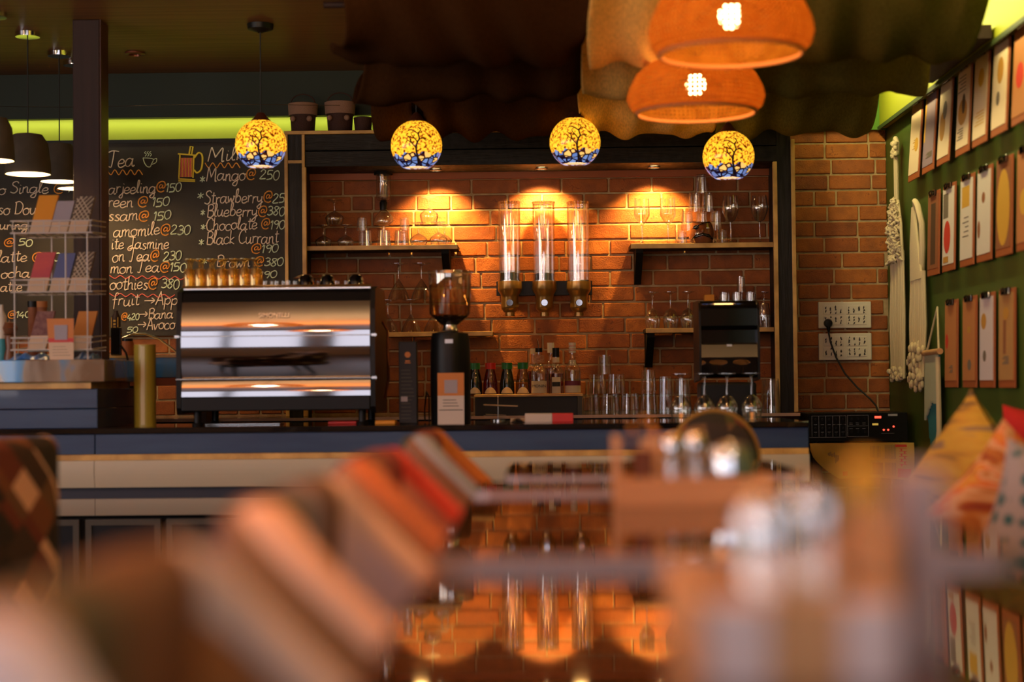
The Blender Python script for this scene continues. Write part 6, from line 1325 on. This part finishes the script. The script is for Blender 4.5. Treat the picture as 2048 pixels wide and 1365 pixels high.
for s_ in (-1, 1): g.tube([(x, yc + s_ * 0.03, zq(402)), (x - .004, yc + s_ * 0.10, zq(450)), (x - .004, yc + s_ * 0.118, zq(500)), (x, yc + s_ * 0.12, zq(525))], 0.007, 7)
build(g, 'knotted_body', M['macrame'], t)
g = G()
for k in range(22):
    u = -1 + 2 * k / 21; b = zq(745 + rr.uniform(0, 15)); y = yc + u * 0.125
    g.tube([(x - 0.004 * (k % 2), yc + u * 0.115, zq(505 + 10 * (1 - abs(u)))), (x - 0.006 * (k % 3), y + rr.uniform(-.004, .004), zq(640)), (x - 0.008, y + rr.uniform(-.01, .01), b)], [0.0068, 0.0068, 0.0075], 6)
for k in range(40): g.ball((x - rr.uniform(0, .02), yc + rr.uniform(-.14, .14), zq(rr.uniform(738, 762))), 0.013, 8)
build(g, 'fringe', M['macrame'], t, kind='stuff')
yc = wp(1850, 500).y; zq = lambda py, px=1850: wp(px, py).z
t = thing('macrame_hanging', 'cream macrame hanging with a big open rope loop and tiered tassels', 'wall hanging', (x, yc, zq(780)))
g = G().tube([(x, yc + 0.075, zq(560)), (x, yc + 0.055, zq(500)), (x, yc + 0.045, zq(430)), (x, yc + 0.03, zq(408)), (x - .01, yc, zq(402)), (x - .01, yc - 0.045, zq(412)), (x, yc - 0.08, zq(450)), (x, yc - 0.085, zq(500)), (x, yc - 0.06, zq(545))], 0.013, 8)
build(g, 'rope_loop', M['macrame'], t)
g = G()
for k in range(12):
    u = k / 11; g.tube([(x - .006, yc + 0.05 - 0.02 * u, zq(412)), (x - .008, yc + 0.085 - 0.12 * u, zq(490)), (x - .006, yc + 0.10 - 0.19 * u, zq(560))], 0.009, 6)
build(g, 'woven_body', M['macrame'], t)
g = G()
for k in range(18):
    u = -1 + 2 * k / 17; g.tube([(x - .004 * (k % 2), yc + u * 0.105, zq(545)), (x - .006 * (k % 3), yc + u * 0.11 + rr.uniform(-.004, .004), zq(650)), (x - 0.01, yc + u * 0.10 + rr.uniform(-.01, .01), zq(745 + rr.uniform(0, 30)))], [0.0075, 0.008, 0.008], 6)
for k in range(150):
    v = rr.random(); g.ball((x - rr.uniform(0, .03), yc + rr.uniform(-.12, .12) * (1 - 0.25 * v), zq(690 + 88 * v)), 0.0135, 7, 0, (0.8, 0.8, 1.5))
build(g, 'fringe', M['macrame'], t, kind='stuff')
yc = wp(1880, 700).y; zq = lambda py, px=1880: wp(px, py).z
t = thing('teal_wall_hanging', 'teal and cream yarn wall hanging on a wooden rod and string', 'wall hanging', (x, yc, zq(940)))
build(G().tube([(x, yc + 0.105, zq(703)), (x + .02, yc - 0.01, zq(615)), (x, yc - 0.105, zq(703))], 0.0045, 6), 'string', M['macrame'], t)
build(G().tube([(x - .005, yc + 0.14, zq(706)), (x - .005, yc - 0.15, zq(704))], 0.013, 10), 'rod', M['lightwood'], t)
g = G(); h_ = G()
for k in range(26):
    u = -1 + 2 * k / 25; y = yc + u * 0.10
    g.tube([(x - .004, y, zq(708)), (x - .008, y + rr.uniform(-.004, .004), zq(770)), (x - .01, y + rr.uniform(-.006, .006), zq(800 + 36 * max(0, u) + rr.uniform(0, 8)))], 0.006, 5)
    bot = 840 + 100 * (1 - abs(u + 0.1)) + rr.uniform(-8, 8)
    h_.tube([(x + .004, y, zq(712)), (x, y, zq(800)), (x - .002, y * 0.9 + yc * 0.1, zq(bot))], 0.0062, 5)
build(g, 'pale_yarn', M['paleyarn'], t, kind='stuff'); build(h_, 'teal_yarn', M['teal'], t, kind='stuff')
build(G().tube([(x - .006, yc - 0.115, zq(715)), (x - .006, yc - 0.118, zq(860)), (x - .01, yc - 0.105, zq(895)), (x - .012, yc - 0.06, zq(912))], [0.010, 0.011, 0.012, 0.017], 8), 'side_rope', M['macrame'], t, label='cream rope with frayed end')
# ================================================================ TABLES
TX0, TX1 = -0.115, 0.535
def table(y0, y1, label, x0=TX0, x1=TX1, rad=0.045, th=0.030, tilt=0.0):
    t = thing('dining_table', label, 'table', ((x0 + x1) / 2, (y0 + y1) / 2, 0), group='row of polished tables')
    def rr_(r, off=0.0):
        out = []
        for cx_, cy_, a0 in ((x1 - r, y0 + r, -90), (x1 - r, y1 - r, 0), (x0 + r, y1 - r, 90), (x0 + r, y0 + r, 180)):
            for k in range(9):
                a = math.radians(a0 + 90 * k / 8); out.append((cx_ + (r - off) * math.cos(a), cy_ + (r - off) * math.sin(a)))
        return out
    build(G().prism(rr_(rad, 0.0015), TABLE - th, TABLE, 'z'), 'tabletop', M['table'], t)
    a = rr_(rad, 0.0); b = rr_(rad, 0.0014); n = len(a); g = G()
    vs_ = [(p[0], p[1], TABLE - th + 0.0005) for p in a] + [(p[0], p[1], TABLE - 0.0015) for p in a] + [(p[0], p[1], TABLE - 0.0001) for p in b] + [(p[0], p[1], TABLE - th + 0.0002) for p in b]
    fs = []
    for i in range(n):
        j = (i + 1) % n; fs += [(i, j, j + n, i + n), (i + n, j + n, j + 2 * n, i + 2 * n), (i + 3 * n, j + 3 * n, j, i)]
    g.add(vs_, fs); build(g, 'edge_band', M['tabedge'], t, label='grey lavender table edging')
    cx_ = x1 - 0.17
    for sy in ([(y0 + y1) / 2] if y1 - y0 < 0.7 else [y0 + 0.25, y1 - 0.25]):
        build(G().lathe([(0, 0.02), (0.035, 0.02), (0.035, TABLE - th - 0.012), (0, TABLE - th - 0.012)], 20, (cx_, sy, 0)), 'pedestal', M['legwood'], t)
        build(G().box(cx_ - 0.10, cx_ + 0.13, sy - 0.10, sy + 0.10, 0, 0.02, 0, 0.004), 'base_plate', M['legwood'], t)
        build(G().box(cx_ - 0.08, cx_ + 0.08, sy - 0.08, sy + 0.08, TABLE - th - 0.012, TABLE - th), 'top_plate', M['legwood'], t)
    return t
table(3.50, 4.13, 'farthest polished dark table with rounded corners, nearest the bar', -0.07, 0.555)
table(3.03, 3.30, 'short polished dark table, second from the bar')
table(1.875, 2.80, 'long polished dark table in the middle with a wide blurred grey edge')
table(0.62, 1.62, 'nearest polished dark table at the bottom of the picture, mirroring the brick wall')
# ================================================================ TUB CHAIRS
def tub(label, m, ma, mb, arm=0.235, xf=0.21, xb=-0.30, top=0.845, rim=0.64, th=0.066, cat='chair', group=None, loc=(0, 0, 0), rz=0.0):
    t = thing('tub_chair', label, cat, loc, rz, group)
    # U path in plan from the front of one arm round the back to the other front
    path = []; rc = 0.085
    for k in range(11): path.append((xf + (xb + rc - xf) * k / 10, -arm, 0))
    for k in range(1, 9):
        a = math.radians(90 * k / 8); path.append((xb + rc - rc * math.sin(a), -arm + rc - rc * math.cos(a), 0))
    for k in range(1, 4): path.append((xb, -arm + rc + (2 * arm - 2 * rc) * k / 4, 0))
    pl = path + [(p[0], -p[1], 0) for p in path[:19]][::-1]
    n = len(pl); rings = []
    for i, p in enumerate(pl):
        a, b = Vector(pl[max(0, i - 1)]), Vector(pl[min(n - 1, i + 1)]); tg = (b - a).normalized(); nr = Vector((-tg.y, tg.x, 0))   # inward
        if nr.dot(Vector((-p[0], -p[1], 0))) < 0 and abs(p[1]) > 0.01: nr = nr
        zt = min(top, max(rim, top - (p[0] - (xb + 0.03)) * 0.98)); z0 = 0.36; ring = []
        w_ = th / 2
        for k in range(9):      # rounded top from the outer to the inner side
            a_ = math.pi * k / 8; ring.append((-w_ * math.cos(a_), zt - w_ + w_ * math.sin(a_)))
        ring = [(-w_ + 0.035, z0), (-w_ + 0.012, z0 + (zt - z0) * 0.5)] + ring + [(w_, z0 + (zt - z0) * 0.5), (w_, z0)]
        rings.append([Vector((p[0], p[1], 0)) + nr * (q[0]) + Vector((0, 0, q[1])) for q in ring])
    k = len(rings[0])
    for i0, i1, nm, mm in ((0, 15, 'armrest', ma), (15, n - 16, 'curved_backrest', m), (n - 16, n - 1, 'armrest', mb)):
        seg = rings[i0:i1 + 1]; vs_ = [v for r in seg for v in r]; fs = []
        for i in range(len(seg) - 1):
            for j in range(k): fs.append((i * k + j, (i + 1) * k + j, (i + 1) * k + (j + 1) % k, i * k + (j + 1) % k))
        fs.append(tuple(range(k))); fs.append(tuple(range((len(seg) - 1) * k, len(seg) * k))[::-1])
        build(G().add(vs_, fs, 0, True), nm, mm, t, True)
    g = G().box(xb + 0.05, xf + 0.03, -arm + 0.04, arm - 0.04, 0.35, 0.45, 0, 0.03, 3); build(g, 'seat', m, t, True)
    build(G().box(xb + 0.07, xf, -arm + 0.06, arm - 0.06, 0.32, 0.355), 'seat_frame', M['legwood'], t, True)
    for sx in (xb + 0.10, xf - 0.04):
        for sy in (-arm + 0.08, arm - 0.08): build(G().tube([(sx, sy, 0.33), (sx + (0.02 if sx > 0 else -0.03), sy * 1.08, 0)], [0.02, 0.012], 10), 'leg', M['legwood'], t, True)
    return t
ch = [(3.82, 0.245, 'farthest patchwork tub chair with an orange-red arm, nearest the bar'), (2.62, 0.26, 'patchwork tub chair with a bright red arm, second from the bar'), (1.74, 0.25, 'heavily blurred patchwork tub chair in the middle of the left row'), (0.96, 0.22, 'nearest heavily blurred patchwork tub chair at the bottom left corner')]
for i, (y, arm, lab) in enumerate(ch): tub(lab, M['patch'], M['arms'][2 * i + 1], M['arms'][2 * i], arm=arm, loc=(0.035, y, 0), group='patchwork tub chairs along the tables')
# the chair across the aisle at the left edge, turned away
c = P(20, 1000, 3.75)
tub('harlequin patterned tub chair with its back turned, at the left edge of the picture', M['harle'], M['harle'], M['harle'], top=0.845, rim=0.66, arm=0.25, loc=(P(100, 900, 3.75).x - 0.385, 3.75, 0), rz=math.pi - 0.35)
# round-backed chair beyond the last table
dd = 4.55; s = S(dd); cx_ = P(1445, 900, dd).x; rb_ = 92 / s; zc = P(1445, 925, dd).z
t = thing('round_back_chair', 'chair with a round patchwork back facing the viewer beyond the farthest table', 'chair', (cx_, dd + 0.2, 0))
g = G()
for (k0, o) in ((0.0, -1), (1.0, 1)): pass
n_ = 40
prof = [(0, -0.035), (rb_ * 0.6, -0.034), (rb_ * 0.88, -0.026), (rb_, 0), (rb_ * 0.88, 0.026), (rb_ * 0.6, 0.034), (0, 0.035)]
g.lathe(prof, n_, (0, 0, 0), 0, True, 'y')
for v in g.v: v.z = v.z * 1.08 + zc; v.y += 0.12 * (v.z - zc)
build(g, 'backrest', M['harledark'], t, True)
build(G().tube([(rb_ * 1.0 * math.cos(a), 0.12 * rb_ * math.sin(a), zc + rb_ * 1.08 * math.sin(a)) for a in [2 * math.pi * k / 40 for k in range(41)]], 0.007, 8, cap=False), 'piping', M['darkgold'], t, True, label='golden rim')
build(G().box(-0.22, 0.22, -0.42, 0.02, 0.40, 0.48, 0, 0.03, 3), 'seat', M['harle'], t, True)
build(G().box(-0.03, 0.03, -0.02, 0.02, 0.46, zc - rb_ * 0.8), 'back_support', M['legwood'], t, True)
for sx in (-0.19, 0.19):
    for sy in (-0.38, -0.02): build(G().tube([(sx, sy, 0.41), (sx * 1.1, sy, 0)], [0.018, 0.012], 8), 'leg', M['legwood'], t, True)
# ================================================================ TABLE CADDIES
def caddy(name_lab, x0, x1, y0, y1, lowh, hih, hi_side, m='lightwood'):
    t = thing('table_caddy', name_lab, 'caddy', ((x0 + x1) / 2, (y0 + y1) / 2, TABLE), group='wooden table caddies'); z = TABLE + 0.0005; w_ = 0.009
    build(G().box(x0, x1, y0, y1, z, z + 0.008), 'base', M[m], t)
    build(G().box(x0, x1, y0, y0 + w_, z + 0.008, z + lowh, 0, 0.001), 'front_panel', M[m], t); build(G().box(x0, x1, y1 - w_, y1, z + 0.008, z + lowh, 0, 0.001), 'back_panel', M[m], t)
    build(G().box(x0, x0 + w_, y0 + w_, y1 - w_, z + 0.008, z + (hih if hi_side < 0 else lowh), 0, 0.001), 'side_panel', M[m], t)
    build(G().box(x1 - w_, x1, y0 + w_, y1 - w_, z + 0.008, z + (hih if hi_side > 0 else lowh), 0, 0.001), 'side_panel', M[m], t)
    return t
def shaker(x, y, r, h, label, group, fill='paperor'):
    t = thing('shaker', label, 'shaker', (x, y, TABLE + 0.009), group=group)
    build(G().lathe(shell([(0, 0), (r, 0), (r, h * 0.72), (r * 0.9, h * 0.76)]), 24), 'jar', M['glass'], t, True)
    build(G().lathe([(0, 0.004), (r - 0.003, 0.004), (r - 0.003, h * 0.45), (0, h * 0.45)], 20), 'filling', M[fill], t, True)
    build(G().lathe([(0, h * 0.74), (r * 1.02, h * 0.74), (r * 1.02, h * 0.88), (r * 0.7, h * 0.98), (0, h)], 24), 'cap', M['chrome'], t, True)
    return t
dd = 2.62; s = S(dd); x0, x1 = P(1232, 950, dd).x, P(1552, 950, dd).x
caddy('light wooden table caddy on the long middle table, holding chrome-capped shakers', x0, x1, dd, dd + 0.15, 0.042, 0.105, -1)
shaker(P(1345, 900, dd + .06).x, dd + 0.06, 0.017, 0.10, 'left chrome-capped glass shaker in the farther caddy', 'shakers in the farther caddy')
shaker(P(1392, 900, dd + .10).x, dd + 0.105, 0.017, 0.10, 'right chrome-capped glass shaker in the farther caddy', 'shakers in the farther caddy', 'papercream')
t = thing('steel_tin', 'wide shiny steel tin with bright window reflections in the farther caddy', 'tin', (P(1460, 900, dd + .07).x, dd + 0.07, TABLE + 0.009)); r = 46 / S(dd + .07)
build(G().lathe([(0, 0), (r, 0), (r * 1.05, 0.02), (r * 1.05, 0.060), (r, 0.066), (0, 0.066)], 32), 'body', M['chrome'], t, True)
build(G().lathe([(0, 0.0662), (r * 0.98, 0.0662), (r * 0.9, 0.078), (r * 0.3, 0.086), (0, 0.088)], 32), 'lid', M['steel'], t, True)
t = thing('toothpick_holder', 'little dark holder with orange-tipped sticks beside the farther caddy side panel', 'holder', (P(1285, 900, dd + .05).x, dd + 0.05, TABLE + 0.009))
build(G().lathe(shell([(0, 0), (0.016, 0), (0.018, 0.075)]), 20), 'cup', M['pepper'], t, True)
rr = random.Random(8)
for k in range(5):
    a = rr.uniform(0, 6); tip = Vector((0.022 * math.cos(a), 0.012 * math.sin(a), rr.uniform(0.095, 0.125)))
    s_ = build(G().tube([(0.004 * math.cos(a), 0.004 * math.sin(a), 0.005), tip], 0.0012, 5), 'stick', M['lightwood'], t, True); build(G().ball(tip, 0.0045, 8), 'orange_tip', M['orangebox'], s_, True)
single(G().box(x0 + 0.045, x0 + 0.085, dd + 0.10, dd + 0.112, TABLE + 0.0092, TABLE + 0.10), 'sauce_sachet', M['papercream'], 'cream paper sachet standing at the back of the farther caddy', 'sachet')
dd = 1.06; s = S(dd); x0, x1 = P(1385, 1200, dd).x, P(1800, 1200, dd).x
caddy('heavily blurred wooden caddy on the nearest table, cut by the bottom edge', x0, x1, dd, dd + 0.235, 0.055, 0.09, 1)
shaker(P(1540, 1080, dd + .06).x, dd + 0.06, 0.019, 0.105, 'left chrome-capped shaker in the nearest caddy', 'shakers in the nearest caddy', 'papercream')
shaker(P(1636, 1060, dd + .10).x, dd + 0.10, 0.020, 0.112, 'right chrome-capped shaker in the nearest caddy', 'shakers in the nearest caddy', 'papercream')
xx = P(1732, 1040, dd + 0.13).x
t = thing('mustard_bottle', 'yellow-topped squeeze bottle in the nearest caddy', 'bottle', (xx, dd + 0.13, TABLE + 0.009))
build(G().lathe([(0, 0), (0.017, 0), (0.017, 0.088), (0.012, 0.095), (0, 0.095)], 20), 'body', M['lightwood'], t, True); build(G().lathe([(0, 0.095), (0.013, 0.095), (0.014, 0.118), (0.008, 0.124), (0, 0.126)], 20), 'cap', M['yellowink'], t, True)
hw = 0.012
for k, (pa, pb, pt, yy, lab) in enumerate(((1785, 1845, 935, 0.16, 'tall lavender-grey menu card standing at the right of the nearest caddy'), (1408, 1535, 1205, 0.012, 'lavender-white sachet at the left front of the nearest caddy'), (1672, 1790, 1205, 0.012, 'lavender-white sachet at the right front of the nearest caddy'))):
    xa, xb_ = P(pa, pt, dd + yy).x, P(pb, pt, dd + yy).x
    if k: single(G().box(xa + 0.001, xb_ - 0.001, dd - 0.008, dd - 0.001, TABLE + 0.0006, P(pa, pt, dd).z, 0, 0.002), 'sugar_sachet', M['lavcard'], lab, 'sachet')
    else: single(G().box(max(xa, x1 + 0.001), max(xb_, x1 + 0.018), dd + 0.10, dd + 0.17, TABLE + 0.0006, P(pa, pt, dd + yy).z, 0, 0.001), 'menu_card', M['lavgrey'], lab, 'card')
# ================================================================ BENCH AND CUSHIONS
bx0 = 0.86
t = thing('wall_bench', 'long dark upholstered bench along the green wall under the cushions', 'bench', ((bx0 + XR) / 2, 3.6, 0))
build(G().box(bx0 + 0.04, XR - 0.002, 1.2, 5.6, 0, 0.34), 'base', M['darkbrown'], t); build(G().box(bx0, XR - 0.002, 1.2, 5.6, 0.341, 0.40, 0, 0.02, 3), 'seat', mat('dark_bench_fabric', (0.03, 0.02, 0.02), 0.8), t)
def cushion(c, size, thick, roll, yaw, m, label, pitch=0.0):
    n = 18; g = G()
    def prof(u, v): return max(0.0, (1 - abs(u) ** 3.2) * (1 - abs(v) ** 3.2)) ** 0.55
    for sgn in (1, -1):
        g.grid(lambda a, b: Vector((size / 2 * (2 * a - 1) * (1 - 0.10 * (1 - (2 * b - 1) ** 2) * abs(2 * a - 1) ** 3), sgn * (0.003 + thick / 2 * prof(2 * a - 1, 2 * b - 1)), size / 2 * (2 * b - 1) * (1 - 0.10 * (1 - (2 * a - 1) ** 2) * abs(2 * b - 1) ** 3))), n, n)
    R = Matrix.Rotation(yaw, 4, 'Z') @ Matrix.Rotation(pitch, 4, 'X') @ Matrix.Rotation(roll, 4, 'Y')
    g.xf(R); 
    for v in g.v: v += c
    lo = min(v.z for v in g.v)
    if lo < 0.402:
        for v in g.v: v.z += 0.402 - lo
    single(g, 'throw_cushion', m, label, 'cushion', 'cushions on the bench')
def cpos(px, py, d): return P(px, py, d)
cushion(cpos(1944, 990, 4.75), 0.37, 0.13, math.radians(46), math.radians(-60), M['cush_y'], 'mustard striped cushion standing on its corner, leftmost on the bench')
cushion(cpos(2068, 890, 5.05), 0.21, 0.12, math.radians(8), math.radians(-30), M['cush_r'], 'bright red cushion peeking out at the right edge behind the others')
cushion(cpos(2026, 1032, 4.25), 0.32, 0.14, math.radians(40), math.radians(-15), M['cush_o'], 'orange floral cushion on its corner in front of the mustard one')
cushion(cpos(2118, 1085, 3.85), 0.33, 0.14, math.radians(18), math.radians(-15), M['cush_b'], 'grey cushion with teal dots at the right edge of the picture')
